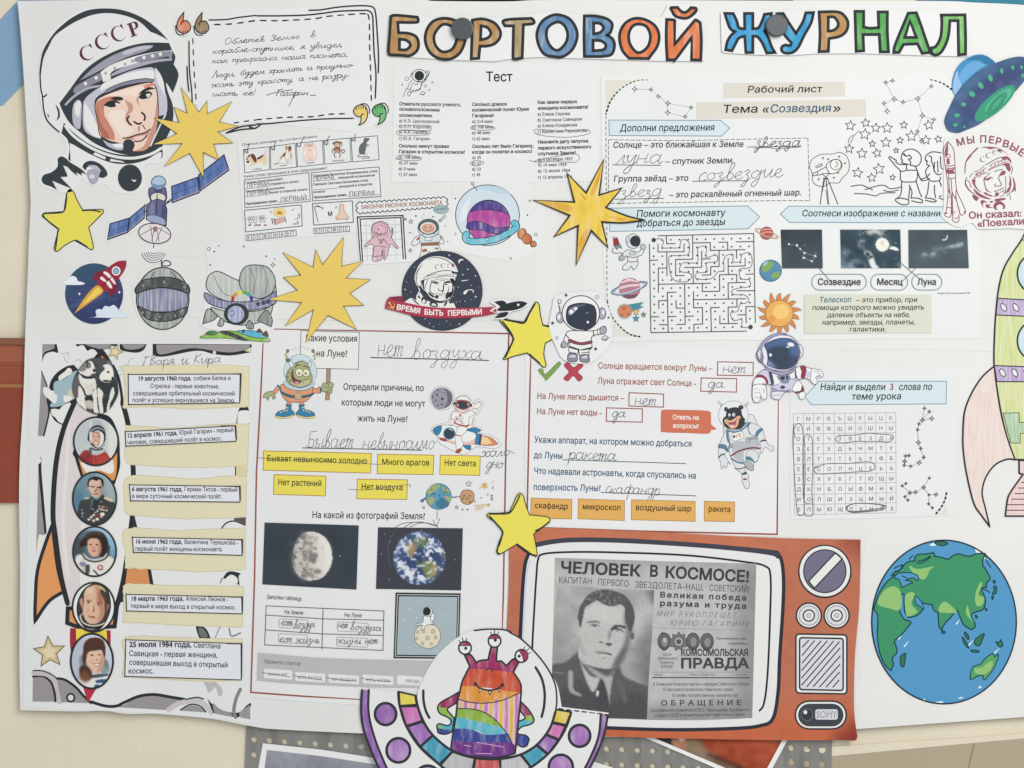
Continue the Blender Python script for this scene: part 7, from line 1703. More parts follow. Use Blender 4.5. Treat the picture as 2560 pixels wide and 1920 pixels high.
c.p('#5a3d31', '712 2380 725 2300 760 2215 800 2195 840 2192 890 2215 912 2290 905 2370 893 2330 880 2300 800 2305 760 2320 745 2380 735 2440', 4); c.p('#4d342b', '690 2450 740 2430 790 2480 790 2540 750 2560 700 2540', 8); c.p('#8a6045', '690 2520 730 2470 770 2500 780 2550 740 2580 700 2560', 12, .8)
c.e('#4b352c', 795, 2342, 15, 5, 2); c.e('#4b352c', 858, 2340, 14, 5, 2); c.e('#f0ebe2', 838, 2425, 30, 9, 2, 1, -6); c.l('#8d4a42', 5, '805 2412 838 2418 870 2405', 1.5); c.l('#8d4a42', 5, '808 2425 838 2440 868 2418', 1.5); c.e('#bb8873', 838, 2385, 12, 8, 4); c.e('#d29b85', 790, 2400, 14, 12, 6, .6)
c.done(m_); rim(*g_, 18)
# ------------------------------------------------------------------ moon worksheet
RED = '#9d594f'
NATIVE()
Thing('moon_worksheet', 'long red framed worksheet about the moon with yellow answer boxes and two photographs', 'worksheet', 11, 'worksheets')
part('paper'); sheet('#dededaw', '634 812! 1285 822! 1294 900 1288 1200 1272 1640! 1240 1765! 900 1762 640 1745! 622 1740! 632 1300', .7)
part('red_frame')
l(RED, 4.2, '659 822! 1272 834! 1265 1100! 1258 1500! 1255 1590!', 0); l(RED, 4.2, '659 822! 653 960! 641 1180! 636 1450! 627 1731! 760 1741! 905 1749!', 0)
T(640, 480)
f('#dedfda', '388 1198! 893 1212! 883 1532! 382 1520!', 5, INK, 0)
part('question'); txt(TXT, 'Какие условия', 428, 1288, 876, 1295, h=58, b=1); txt(TXT, 'на Луне?', 520, 1420, 790, 1425, h=58, b=1)
T(640, 960)
part('question'); tx(TXT, 56, [('Определи причины, по', 752, 50, 1452, 62), ('которым люди не могут', 737, 184, 1462, 196), ('жить на Луне?', 875, 322, 1310, 330)], b=1)
part('question'); txt(TXT, 'На какой из фотографий Земля?', 483, 1158, 1462, 1170, h=58, b=1)
part('answer_line'); T(640, 480); l(INK, 9, '990 1430 2010 1455', 0)
part('answer_line'); T(640, 960); l(INK, 8, '403 552 1438 572', 0)
part('handwriting'); T(640, 480)
PE = '#63666a'
hand(PE, 'нет', 1045, 1420, 1262, 1422, h=100, w=5, sl=.15); part('handwriting'); hand(PE, 'воздуха', 1335, 1442, 1950, 1448, h=84, w=5, sl=.2)
part('handwriting'); T(640, 960)
hand(PE, 'Бывает', 430, 552, 835, 556, h=76, w=5, sl=.2); part('handwriting'); hand(PE, 'невыносимо', 915, 560, 1540, 568, h=74, w=5, sl=.2); part('handwriting'); hand(PE, 'холо-', 1945, 632, 2240, 615, h=50, w=6); hand(PE, 'дно', 1985, 722, 2125, 732, h=52, w=6)
for s, w_, *q in (('65 578! 998 600! 990 770! 60 745!', 'Бывает невыносимо холодно', 92, 666, 960, 690), ('1050 607! 1537 615! 1530 783! 1047 775!', 'Много врагов', 1085, 698, 1500, 705), ('1592 615! 1938 622! 1933 790! 1588 782!', 'Нет света', 1625, 704, 1902, 712), ('155 783! 605 797! 598 968! 150 953!', 'Нет растений', 187, 873, 567, 884), ('875 822! 1308 828! 1303 998! 870 992!', 'Нет воздуха', 908, 912, 1270, 918)):
    p = part('answer_box'); f('#e0d25a', s, 6, '#a8743f', 0); part('answer_text', p); txt('#33332a', w_, *q, h=52, b=1)
part('pencil_strike'); pencil(5, '15 635 200 655 500 660 700 680 960 690 1080 695')
part('pencil_strike'); pencil(5, '800 910 950 915 1150 890 1300 870 1335 875 1325 890')
part('pencil_arrow'); pencil(6, '1565 1098! 1563 1170!', '1530 1175! 1562 1230! 1588 1160!', '1205 1240 1270 1205 1400 1195 1520 1210 1575 1240', '1280 1240 1350 1200 1440 1195 1560 1230', '1330 1235 1400 1205 1480 1200')
# alien with the sign
T(600, 860, 240)
al = part('alien_picture')
AG, AO, AS = '#a9ad80', '#d99a77', '#33383d'
f('#b08e74', '1995 575! 2088 575! 2075 900 2060 1290! 1965 1290! 1985 900', 9, AS)
f('#c3d3da', '1005 640 1040 480 1120 350 1250 265 1385 240 1520 270 1640 350 1730 480 1768 640 1740 780 1650 880 1385 960 1120 880 1040 780', 10, '#6d8b98')
l('#c9a98a', 6, '1145 130 1190 115 1230 150 1275 70 1330 130 1370 40 1400 120 1455 45 1495 130 1545 70 1575 150 1605 100 1640 135', 0)
ll(AS, 26, '1080 200 1035 260 1095 290 1055 330 1105 375', '1700 190 1750 240 1690 270 1735 320 1700 360', sm=0); ll('#d7c37c', 13, '1080 200 1035 260 1095 290 1055 330 1105 375', '1700 190 1750 240 1690 270 1735 320 1700 360', sm=0); e('#8a7f92', 1098, 160, 34, 38, 9, AS); e('#8a7f92', 1682, 160, 34, 38, 9, AS); e('#77717f', 1100, 375, 48, 44, 8, AS)
f(AG, '1260 450 1340 405 1450 400 1550 440 1600 540 1620 640 1665 740 1650 860 1580 940 1380 1000 1180 940 1090 850 1060 740 1100 620 1170 540 1230 500', 12, AS); f('#bcbc8e', '1200 900 1400 850 1600 840 1560 930 1380 985'); 
f('#dcdcd8', '1185 335! 1130 430 1140 500 1180 540 1250 480 1230 450 1190 410', 9, AS); f('#dcdcd8', '1612 370! 1650 450 1640 510 1605 540 1570 470 1600 430', 9, AS); ll(AS, 18, '1275 550 1310 490 1395 485', '1455 525 1520 505 1575 555'); ll(AS, 6, '1385 405 1400 360', '1410 400 1440 365', '1430 402 1480 375')
e('#dfdcbf', 1365, 655, 88, 92, 10, AS); e('#dfdcbf', 1525, 665, 82, 90, 10, AS); e(AS, 1362, 678, 26, 28); e(AS, 1512, 680, 26, 28); e('#e6e6e0', 1362, 678, 9); e('#e6e6e0', 1512, 680, 9)
f('#933f4c', '1215 605! 1180 700 1190 790 1230 880 1310 925 1400 880 1380 850! 1290 830 1230 760 1210 690', 9, AS); f('#cf9aa4', '1250 890 1300 865 1370 880 1320 920'); ll(AS, 10, '1215 610 1240 740 1290 820 1400 840 1500 830 1575 795', '1180 600 1215 590 1240 610', '1380 860 1440 880 1480 905')
for x, y, a in ((1130, 660, 16), (1150, 850, 20), (1092, 760, 24), (1310, 445, 28)): e('#9a9388', x, y, a, a * 1.2, 6, AS)
f('#b7c9d2', '1000 900 1040 850 1060 860 1150 940 1380 1010 1600 950 1690 880 1720 900 1680 980 1560 1050 1380 1075 1200 1050 1060 990', 9, '#6d8b98')
f(AO, '985 920 1060 990 1200 1050 1380 1075 1560 1050 1660 1000 1700 1020 1690 1130 1640 1200 1560 1290 1460 1340 1250 1345 1090 1320 1000 1240 950 1130 930 980', 11, AS)
f('#3d6f85', '935 1085 1080 1150 1250 1190 1450 1190 1600 1160 1690 1120 1695 1160 1600 1210 1450 1240 1250 1245 1080 1210 945 1130', 8, AS); e('#c8c4bd', 1340, 1205, 82, 76, 10, AS); e('#dda860', 1340, 1210, 55, 45, 7, AS); e('#dda860', 1350, 1100, 18, 20, 5, AS)
f(AO, '850 985 760 1090 740 1130 810 1160 890 1060 930 1010', 10, AS); l('#3d6f85', 36, '860 950 920 1000 930 1080', 1); f(AG, '740 1095 640 1100 560 1150 530 1210 545 1245 610 1235 620 1280 650 1290 690 1200 730 1190 750 1260 790 1270 825 1220 780 1200 800 1160', 10, AS)
f(AO, '1675 1020 1740 1030 1830 1000 1850 1060 1830 1130 1740 1130 1685 1120', 10, AS); l('#3d5a6c', 26, '1840 990 1860 1060 1850 1125'); f(AG, '1880 1070 1890 940 1940 890 2020 905 2050 890 2120 890 2155 930 2130 1010 2120 1060 2110 1130 2030 1140 2010 1090 1960 1110 1920 1100', 10, AS); ll(AS, 9, '1940 960 1970 1000 2010 1000 2040 960 2010 910', '2040 1000 2120 1000', '2030 1070 2110 1060')
for dx, sg in ((0, 1), (2545, -1)):
    X = lambda s: ' '.join(str(dx + sg * float(v.rstrip('!'))) + ('!' if v.endswith('!') else '') if i % 2 == 0 else v for i, v in enumerate(s.split()))
    f(AO, X('1085 1330! 1170 1335! 1165 1420! 1095 1410!'), 9, AS, 0); f('#3f86ac', X('1060 1390! 1190 1400! 1180 1500 1250 1580 1255 1640! 1040 1680 820 1655! 830 1600 920 1540 1060 1500'), 10, AS); f('#ddc98a', X('820 1655! 1040 1680 1255 1620! 1180 1690 980 1715 830 1700'), 6, AS)
    for x, y in ((1090, 1465), (1075, 1525), (1010, 1545), (940, 1570)): f('#ddd089', X(f'{x-25} {y-12} {x+22} {y-6} {x+18} {y+18} {x-10} {y+8}'))
# astronaut on a rocket
T(1060, 960, 200)
ap = part('rocket_rider_picture')
AW, AL = '#e3e3e0', '#3a3d41'
YM = lambda y: y if y < 1300 else 1300 + (y - 1300) * .74
mo = '200 400 230 260 330 150 420 110 560 110 680 170 760 260 785 400 740 540 640 640 440 690 320 640 230 520'
f('#e1e1de', '160 420 200 250 300 120 400 75 580 75 720 150 800 270 820 400 770 560 680 680 420 715 290 640 190 530', 9, '#6d7073'); f('#9b98a5', mo, 10, AL); f('#77757f', '600 130 700 180 770 300 780 420 720 560 640 640 560 650 640 500 640 300')
for x, y, a, b in ((385, 172, 38, 20), (360, 298, 30, 32), (560, 235, 16, 18), (665, 305, 24, 30), (240, 360, 20, 44), (335, 455, 18, 28), (505, 412, 42, 40), (500, 565, 34, 24), (385, 585, 26, 20), (690, 440, 14, 40), (595, 160, 30, 14), (275, 520, 12, 20)): e('#5b5863', x, y, a, b)
f('#e1e1de', '800 500 880 420 950 350 1080 310 1220 350 1310 480 1340 540! 1400 500 1450 430 1520 430 1620 500 1630 600 1540 700 1520 800 1370 920 1400 1000 1350 1180! 1560 1200 1600 1260 1500 1380 1600 1400 1800 1440 2010 1600 2130 1780 2100 1870 1900 1950 1500 1880 1350 1960 1200 2120 1050 2160 860 2060 740 2000! 420 1740 380 1590 420 1530! 250 1380 200 1280 260 1170 420 1110 600 1090 700 1000 740 850 860 720 830 640', 8, '#7d8083')
f('#d58a68', '1600 1470! 1760 1500 1900 1580 2060 1790! 1900 1840 1700 1850 1550 1810!', 9, AL); f('#e3c98f', '1600 1500! 1720 1530 1800 1610 1880 1760! 1720 1800 1570 1780!')
f('#3f86ae', '1450 1400! 1600 1420! 1560 1830! 1380 1790!', 9, AL); f('#4e5067', '1540 1430! 1598 1440! 1555 1810! 1510 1790!'); f('#3f86ae', '1200 1280 1280 1220 1420 1205 1560 1260 1560 1290 1480 1360 1440 1410!', 10, AL); f('#3f86ae', '1050 1830! 1250 1800! 1290 1830 1300 1960 1270 2010 1180 1980', 9, AL)
f(AW, '240 1280 320 1190 500 1140 700 1140 950 1190 1200 1290 1430 1410 1400 1700 1380 1800 1200 1820 900 1800 700 1720 450 1560 300 1400', 11, AL); f('#dcb9ad', '450 1560 700 1640 1000 1700 1250 1690 1400 1600 1380 1800 1200 1818 900 1798 700 1718')
f('#3f86ae', '240 1280 320 1190 488 1145! 480 1280 400 1460! 300 1400', 9, AL); e('#3f86ae', 698, 1370, 162, 165, 8, AL); e('#464b58', 698, 1370, 132, 135, 8, '#2f3340'); l('#dfe2e4', 18, '690 1245 750 1260 790 1290')
f(AW, '860 1420! 960 1180 1180 1200 1170 1300 1050 1480 1040 1600 1090 1800 1000 1980 960 2060 900 2040 880 1800 860 1540', 10, AL); f('#d07f5f', '860 1410! 1040 1470! 1020 1500! 860 1480!'); f('#b0584a', '870 2080 960 1960 1050 1990 960 2120', 8, AL); f('#b0584a', '420 1570 540 1560 640 1640 600 1690 460 1640', 8, AL)
f(AW, '870 760 780 800 760 950 740 1060 700 1130 800 1120 840 1000! 860 1100 1200 1180 1240 1000 1250 900 1330 880 1440 800 1490 700 1380 680 1320 720 1220 740 1100 820', 10, AL)
f(AW, '1370 670 1400 560 1380 530 1420 540 1450 560 1480 460 1500 520 1530 470 1540 530 1570 500 1560 560 1600 560 1500 660', 8, AL); ll('#b5665a', 18, '1320 730 1440 820', '750 960 820 980', '1360 960 1320 1150'); l('#b5665a', 44, '850 1020 860 1080 1000 1130 1150 1160 1250 1130'); l('#b5665a', 40, '980 1010 1080 1100'); f('#d07f5f', '960 840! 1040 840! 1030 900! 970 900!')
f('#dcdcd9', '870 910 960 890 1070 910 1085 960 1050 1040 870 1000', 8, AL); f('#b5766a', '880 930! 940 930! 940 990! 880 985!'); ll(AL, 14, '970 950! 990 952!', '1010 955! 1030 957!', '960 990! 1030 1000!', sm=0)
f(AW, '870 560 880 450 950 370 1080 340 1200 380 1270 460 1280 620 1220 760 1080 830 950 790 880 700', 10, AL); f('#b5665a', '880 520 920 450 1080 440 1240 480 1280 560 1250 650 1100 720 960 680 880 620', 8, AL); f('#464b58', '915 530 960 480 1100 480 1210 510 1235 570 1200 650 1100 680 980 660 920 600', 8, '#5c3a3a'); ll('#dfe2e4', 20, '930 560 950 610', '1210 540 1215 590'); ll('#b5665a', 22, '890 690 1000 770 1100 780 1230 720'); e(AL, 840, 540, 26, 50); e(AL, 1310, 590, 22, 46)
# smiling planets
YM = lambda y: y
T(640, 960)
part('smiling_planets_picture')
ll('#3f6d7f', 14, '1470 985 1445 1000 1430 1015', '1685 980 1740 975'); f('#4f8296', '1420 1005 1440 995 1450 1020 1425 1020')
e('#5f9db6', 1578, 972, 110, 112, 4, '#3f6675'); f('#9fae77', '1480 930 1500 890 1550 868 1590 875 1570 910 1520 940 1500 960'); f('#9fae77', '1480 985 1530 980 1540 1010 1510 1050 1490 1030'); f('#9fae77', '1610 890 1650 900 1670 940 1640 950 1620 920'); f('#9fae77', '1640 1000 1685 970 1680 1020 1650 1040'); e('#4a7f99', 1610, 1035, 60, 40); ll('#2f444c', 6, '1515 960 1532 940 1550 960', '1620 950 1638 925 1655 950', '1580 955 1590 970', '1585 985 1600 995 1615 985', '1510 915 1525 908', '1628 898 1645 905'); e('#d9907d', 1528, 990, 14, 9); e('#d9907d', 1645, 978, 14, 9)
ll('#a97f5d', 12, '1735 975 1775 968', '1880 1000 1895 1020'); f('#c59c77', '1770 960 1785 925 1830 915 1870 930 1885 970 1870 1020 1830 1040 1785 1025 1768 990', 5, '#7d5c42'); e('#9c7655', 1790, 990, 12, 10); e('#9c7655', 1850, 1018, 14, 9); ll('#54402f', 5, '1790 972 1800 960 1812 972', '1835 972 1846 960 1856 972', '1812 985 1825 995 1838 985')
f('#d0aa5f', star(1975, 878, 36, 6, .4), sm=0)
for x, y, R in ((1838, 862, 28), (1735, 1065, 17), (1450, 1068, 12)): f(None, star(x, y, R), 4, '#8d9092', 0)
ll('#d0aa5f', 6, '1890 1050 1990 1040', '1895 1068 1980 1055', '1900 1085 1960 1075', '2040 850 2055 840', '1930 900 1945 890'); f('#d0aa5f', star(2010, 1045, 20, 5), sm=0); ll(INK, 5, '2050 885 2045 905', '2048 960 2030 965 2045 985 2030 995 2048 1005', '1780 1090 1785 1080 1790 1090', '1822 1090 1828 1080 1834 1090'); f('#7d9aa0', star(1945, 982, 10), sm=0); f('#7d9aa0', star(2003, 957, 10), sm=0)
# photographs
MQ, EQ = '75 1197! 888 1222! 868 1776! 55 1731!', '1055 1238! 1787 1247! 1772 1783! 1037 1770!'
part('moon_photo')
c = Canvas(52, 1190, 892, 1780, '#414951', 2); c.n(.02, 200, 3)
MO = '310 1500 330 1400 380 1310 440 1280 500 1278 570 1305 630 1370 655 1460 655 1540 620 1620 560 1680 480 1697 420 1690 360 1650 320 1580'
c.p('#d5d2ca', MO, 3); c.p('#b9b5ac', '330 1400 400 1320 480 1300 520 1400 480 1520 520 1640 440 1690 350 1640 320 1520', 24, .7); c.clouds('#8f8b84', '300 1330 440 1280 560 1330 560 1640 440 1700 320 1620', 46, 4, .48, .2, 16, .8); c.clouds('#6d6b68', '300 1330 420 1300 440 1500 460 1690 330 1640', 26, 7, .55, .2, 16, .7)
for x, y, a, b_ in ((492, 1500, 34, 44), (425, 1375, 20, 20), (530, 1620, 36, 22), (390, 1550, 10, 12), (410, 1430, 8, 8), (470, 1450, 12, 16), (500, 1530, 20, 26), (520, 1480, 16, 20)): c.e('#7d7a76', x, y, a, b_, 8, .8)
c.p('#414951', '290 1300 400 1280 340 1380 322 1480 320 1600 380 1700 290 1700', 14, .75); c.p('#e3e0d8', '560 1320 640 1400 645 1540 590 1640 610 1500 590 1400', 16, .8); c.e('#c9ced2', 728, 1490, 4, b=1)
c.done(MQ)
part('earth_photo')
c = Canvas(1034, 1236, 1790, 1786, '#484a52', 2); c.n(.02, 200, 5)
EO = ell(1412, 1505, 227, 230, n=48)
mk = c.blur(c.inside(EO).astype(float), 3); c.put(mk, '#4a618c', 1); 
c.e('#33466f', 1440, 1540, 150, 150, 50, .8)
c.p('#a58a68', '1300 1390 1370 1370 1390 1420 1360 1480 1350 1520 1320 1480 1290 1440', 10); c.p('#6f7f55', '1340 1340 1460 1320 1500 1370 1440 1420 1390 1400', 12, .8); c.p('#7c8a5e', '1430 1550 1500 1520 1570 1560 1560 1640 1500 1690 1450 1640', 10); c.p('#b59a70', '1520 1570 1570 1580 1550 1640 1500 1660', 10, .8); c.p('#8a7f68', '1590 1400 1630 1450 1630 1520 1600 1480', 10, .8); c.p('#5f7a50', '1360 1500 1420 1545 1440 1570 1390 1550', 6, .8)
c.clouds('#dfe2e6', '1210 1400 1300 1310 1400 1280 1520 1290 1600 1360 1560 1400 1400 1330 1300 1450 1230 1480', 40, 12, .42, .15, 14, .9); c.clouds('#e4e6e8', '1190 1500 1300 1540 1440 1620 1560 1700 1480 1730 1330 1720 1220 1620', 44, 15, .45, .15, 14, .9); c.clouds('#dfe2e6', '1400 1330 1560 1330 1640 1520 1560 1620 1440 1500', 34, 18, .55, .12, 14, .9); c.clouds('#cdd3dc', '1190 1300 1640 1300 1640 1730 1190 1730', 28, 21, .62, .12, 20, .8)
q = 1 - mk; c.c = c.c * (1 - q[..., None]) + c._col('#484a52') * q[..., None]
for x, y in ((1160, 1360), (1080, 1470), (1720, 1520), (1432, 1262), (1110, 1300), (1150, 1688)): c.e('#aeb4bc', x, y, 4, b=1)
c.done(EQ)
part('pencil_ring'); l('#6a6c70', 4, '1210 1250 1160 1340 1140 1450 1170 1600', 1)
T(640, 1440)
part('instruction'); txt(TXT, 'Заполни таблицу.', 90, 196, 402, 214, h=36)
tb = part('table'); f(None, '88 258! 1106 302! 1097 643! 75 595!', 5, INK, 0); ll(INK, 5, '580 288! 570 632!', '83 337! 578 370! 1103 382!', '80 465! 573 500! 1100 513!', sm=0)
txt(TXT, 'На Земле', 245, 325, 410, 335, h=34); txt(TXT, 'На Луне', 763, 352, 915, 357, h=34)
for x0, y0, x1, y1 in ((200, 368, 450, 445), (703, 397, 970, 475), (195, 497, 445, 575), (697, 527, 967, 603)): rr(None, x0, y0, x1, y1, 12, 4, '#a3a5a7', 12)
part('handwriting', tb)
for q in (('есть', 215, 425, 320, 430), ('воздух', 325, 450, 510, 442), ('ест жизнь', 200, 568, 545, 582), ('нет', 708, 448, 790, 450), ('воздуха', 812, 465, 1080, 475), ('жизни нет', 698, 585, 1050, 585)): hand(PE, *q, h=36, w=4, sl=.2)
st = part('answer_strip')
f('#b6b7b9', '18 663! 520 705 1000 722 1640 735! 1640 968! 1000 960 640 945 300 928 8 900!')
txt(TXT, 'Варианты ответов:', 70, 752, 388, 776, h=36)
for k, (x0, y0, x1, y1, w_, a, b_) in enumerate(((70, 800, 312, 882, 'жизни нет', 100, 272), (340, 828, 597, 905, 'есть воздух', 363, 570), (627, 845, 890, 920, 'нет воздуха', 652, 864), (922, 850, 1188, 926, 'есть жизнь', 952, 1158), (1220, 857, 1490, 935, 'звезда', 1290, 1412))):
    part('answer_button', st); rr('#dcdcda', x0, y0, x1, y1, 10, 3, '#c5c6c8', 16); txt('#5d6062', w_, a, y0 + 60, b_, y0 + 66, h=34)
    if k < 4: pencil(6, f'{x0 - 14} {y0 + 34} {(x0 + x1) / 2} {y0 + 55} {x1 - 20} {y0 + 72 - 10 * (k > 1)}')
pf = part('framed_picture')
f('#2b2f33', '1207 143! 1768 150! 1752 716! 1190 710!', sm=0); f(None, '1222 160! 1752 167! 1738 700! 1204 694!', 5, '#d9d9d5', 0); f('#a5b5ba', '1236 175! 1740 182! 1726 686! 1216 680!', sm=0)
f('#d7cfb8', '1370 500 1400 440 1470 418 1540 425 1585 470 1592 540 1560 600 1500 625 1430 610 1380 570', 5, '#77705f')
for x, y, a in ((1397, 483, 11), (1448, 478, 13), (1530, 478, 16), (1390, 540, 11), (1483, 535, 15), (1552, 530, 13), (1437, 583, 12), (1515, 588, 10)): e('#c4bba3', x, y, a, a * 1.2, 4, '#8f8873')
f('#dfe0de', '1450 345 1500 345 1515 380 1535 415 1510 415 1470 430 1440 470 1425 460 1440 425 1390 425 1385 412 1440 400', 5, '#54595c'); f('#dfe0de', '1515 330 1540 325 1535 380 1510 390', 4, '#54595c'); e('#dfe0de', 1485, 308, 40, 42, 5, '#54595c'); e('#33383c', 1478, 306, 33, 36)
for x, y in ((1405, 212), (1322, 282), (1285, 382), (1385, 358), (1610, 340), (1330, 618), (1680, 560), (1568, 645)): e('#dfe3e4', x, y, 5)

# ------------------------------------------------------------------ true or false worksheet
NATIVE()
Thing('question_worksheet', 'red framed worksheet with yes and no answer boxes, orange word boxes and a bear', 'worksheet', 10.9, 'worksheets')
part('paper'); sheet('#dfdfdbw', '1312 868! 1952 872! 1950 1342! 1700 1338 1312 1322!', .7)
part('red_frame'); l(RED, 4.2, '1327 892! 1325 960! 1318 1270! 1318 1318!', 0); l(RED, 4.2, '1330 1318! 1600 1328! 1943 1336! 1946 1000!', 0)
T(1280, 480)
part('check_mark'); f('#83a05a', '225 1545 250 1525 268 1535 290 1572 400 1468 418 1478 416 1500 300 1625 282 1612', 4, '#6b8548')
part('cross_mark'); f('#bb4c5a', '450 1500 485 1470 530 1515 580 1485 612 1490 610 1512 570 1555 610 1600 590 1632 568 1632 530 1590 485 1632 450 1620 452 1598 490 1555', 4, '#9a3c49')
part('statement'); txt(RED, 'Солнце вращается вокруг Луны –', 742, 1525, 1730, 1548, h=53, b=1)
part('statement'); txt(RED, 'Луна отражает свет Солнца -', 738, 1655, 1590, 1678, h=53, b=1)
p = part('answer_box'); f(None, '1777 1467! 2085 1473! 2083 1587! 1775 1583!', 9, RED, 0); part('handwriting', p); hand(PE, 'нет', 1815, 1562, 2015, 1566, h=55, w=5.5, sl=.2)
p = part('answer_box'); f(None, '1635 1607! 1942 1613! 1940 1729! 1631 1721!', 9, RED, 0); part('handwriting', p); hand(PE, 'да', 1690, 1692, 1825, 1694, h=48, w=5.5, sl=.2)
T(1280, 960)
part('statement'); txt(RED, 'На Луне легко дышится –', 215, 128, 968, 146, h=53, b=1)
part('statement'); txt(RED, 'На Луне нет воды -', 212, 260, 775, 273, h=53, b=1)
p = part('answer_box'); f(None, '1012 75! 1310 87! 1308 200! 1010 190!', 9, RED, 0); part('handwriting', p); hand(PE, 'нет', 1055, 180, 1240, 186, h=58, w=5.5, sl=.2)
p = part('answer_box'); f(None, '818 206! 1127 215! 1125 330! 815 322!', 9, RED, 0); part('handwriting', p); hand(PE, 'да', 862, 288, 975, 290, h=48, w=5.5, sl=.2)
p = part('speech_bubble'); f('#cf765b', '1318 224 1500 226 1695 234 1718 262! 1719 350! 1768 390! 1716 398! 1690 428 1500 422 1308 415 1288 392 1290 250', 3, '#b8654c'); part('bubble_text', p); tx('#ece8e4', 40, [('Ответь на', 1387, 305, 1617, 309), ('вопросы!', 1390, 378, 1615, 383)], b=1)
BL = '#305a7c'
part('question'); tx(BL, 55, [('Укажи аппарат, на котором можно добраться', 192, 506, 1555, 542), ('до Луны', 188, 640, 437, 646)], b=1); l(BL, 7, '440 655 1502 688', 0)
part('question'); tx(BL, 55, [('Что надевали астронавты, когда спускались на', 188, 776, 1592, 818), ('поверхность Луны?', 184, 916, 768, 926)], b=1); l(BL, 7, '770 937 1592 967', 0)
part('handwriting'); hand(PE, 'ракета', 485, 648, 895, 664, h=58, w=5.5, sl=.15)
part('handwriting'); hand(PE, 'скафандр', 800, 945, 1275, 958, h=56, w=5.5, sl=.2)
for s, w_, *q in (('165 985! 518 997! 515 1167! 160 1160!', 'скафандр', 195, 1072, 485, 1082), ('573 992! 973 1008! 971 1180! 570 1165!', 'микроскоп', 608, 1083, 940, 1093), ('1033 1000! 1583 1015! 1583 1188! 1030 1173!', 'воздушный шар', 1067, 1090, 1550, 1101), ('1663 1013! 1924 1020! 1922 1190! 1661 1185!', 'ракета', 1695, 1102, 1890, 1108)):
    p = part('word_box'); f('#dcaa5f', s, 5, '#a57a45', 0); part('word', p); txt('#3a3226', w_, *q, h=50, b=1)
T(1780, 980, 160)
part('bear_astronaut_picture')
BW, BG_, BB, BK_ = '#d3d5d6', '#b4b7ba', '#5a86a3', '#2f3439'
f(BW, '1120 820 1280 770 1400 790 1480 900 1560 1140 1300 1100 1150 950', 14, BK_); f(BW, '400 1180 420 1440 520 1350 500 1240', 14, BK_)
f(BW, '500 1330 400 1480 260 1800 225 1880 230 2280 300 2420 320 2640 370 2640 420 2540 470 2620 520 2600 540 2440 620 2500 630 2460 540 2360 450 2170 520 2020 600 1760', 14, BK_)
f(BB, '230 1820 400 1810 520 1890 500 2030 400 1960 230 1930', 10, BK_); l('#3d4c63', 46, '240 2270 300 2190 380 2150 450 2160')
f(BW, '1200 1080 1300 1050 1560 1140 1740 1280 1850 1620 1890 1700 1960 1830 2120 1900 2110 2040 2040 2050 1900 1930 1800 1940 1750 2080 1690 2120 1640 2040 1680 1900 1560 1560 1480 1520 1300 1460', 14, BK_)
f(BB, '1500 1480 1560 1340 1680 1260 1770 1300 1640 1420 1550 1560', 10, BK_); l('#3d4c63', 56, '1680 1720 1760 1670 1870 1680'); f(BB, '1180 1180 1260 1060 1340 1060 1270 1180 1270 1340 1340 1460 1260 1440 1190 1330', 10, BK_)
f(BW, '540 1320 800 1360 1050 1320 1200 1160 1300 1440 1480 1540 1640 1900 1660 2120 1560 2400 1460 2440! 1440 2580 1440 2680 1380 2730 1200 2640 1130 2560 1160 2750 1260 2880 1270 3050 1300 3230 1260 3330 1170 3340 1110 3250 1040 3080 1030 2830 860 2680 720 2440 640 2240 600 2060 620 1620', 14, BK_)
f(BG_, '760 2260 1080 2440 1100 2080 1300 2000 1640 1980 1600 1800 1400 1500 1200 1700 900 1700 700 1800'); l('#8b4654', 56, '640 2220 900 2060 1150 1970 1400 1930 1650 1950'); l(BB, 60, '670 2290 820 2400 960 2450 1100 2460'); f(BB, '500 1330 580 1340 560 1480 600 1700 600 1760 520 1640', 10, BK_)
l('#4a3238', 34, '800 2640 950 2660 1120 2610'); f('#4b5a6c', '1020 2830 1180 2750 1200 2830 1070 2870'); f('#8b4654', '1050 3010 1150 2980 1230 3010 1150 3050')
f(BW, '1180 2240 1210 2080 1320 2000 1440 2010 1560 2100 1600 2260 1590 2340 1450 2440 1440 2380 1180 2330', 12, BK_); f(BB, '1180 2240 1300 2240 1420 2330 1450 2440 1340 2370 1180 2340', 8, BK_); f(BG_, '1090 2440 1160 2380 1300 2410 1400 2500 1440 2660 1390 2720 1280 2690 1150 2560', 14, BK_); ll(BK_, 10, '1130 2500 1220 2400', '1170 2570 1280 2450', '1230 2640 1340 2510', '1300 2680 1390 2580')
f('#e3e3e1', '690 1480 760 1420 1000 1360 1070 1400 1110 1560 1060 1600 780 1700 720 1680', 12, BK_); e('#7d3d4c', 765, 1542, 46, 50); e('#7d3d4c', 840, 1500, 22, 22); e('#7d3d4c', 850, 1555, 20, 20); f('#cdb072', '880 1450 1000 1420 1000 1460 880 1490'); f('#dca070', '920 1510 1010 1490 1020 1540 920 1560')
e(BG_, 1240, 1650, 84, 90, 12, BK_); l(BK_, 70, '1250 1640 1400 1600 1540 1610'); l('#a9acae', 48, '1260 1640 1400 1600 1530 1610'); e(BG_, 665, 1850, 60, 80, 12, BK_); l(BK_, 70, '650 1870 580 1960 560 2060'); l('#a9acae', 44, '650 1870 585 1960 565 2050')
e('#d9dcdc', 740, 800, 515, 495, 14, '#8c9092')
HD = '#40434a'
for x, y, a, b_ in ((485, 595, 68, 80), (1005, 530, 88, 78)): e(BK_, x, y, a, b_); e('#6d5660', x + 10, y + 5, a * .5, b_ * .5)
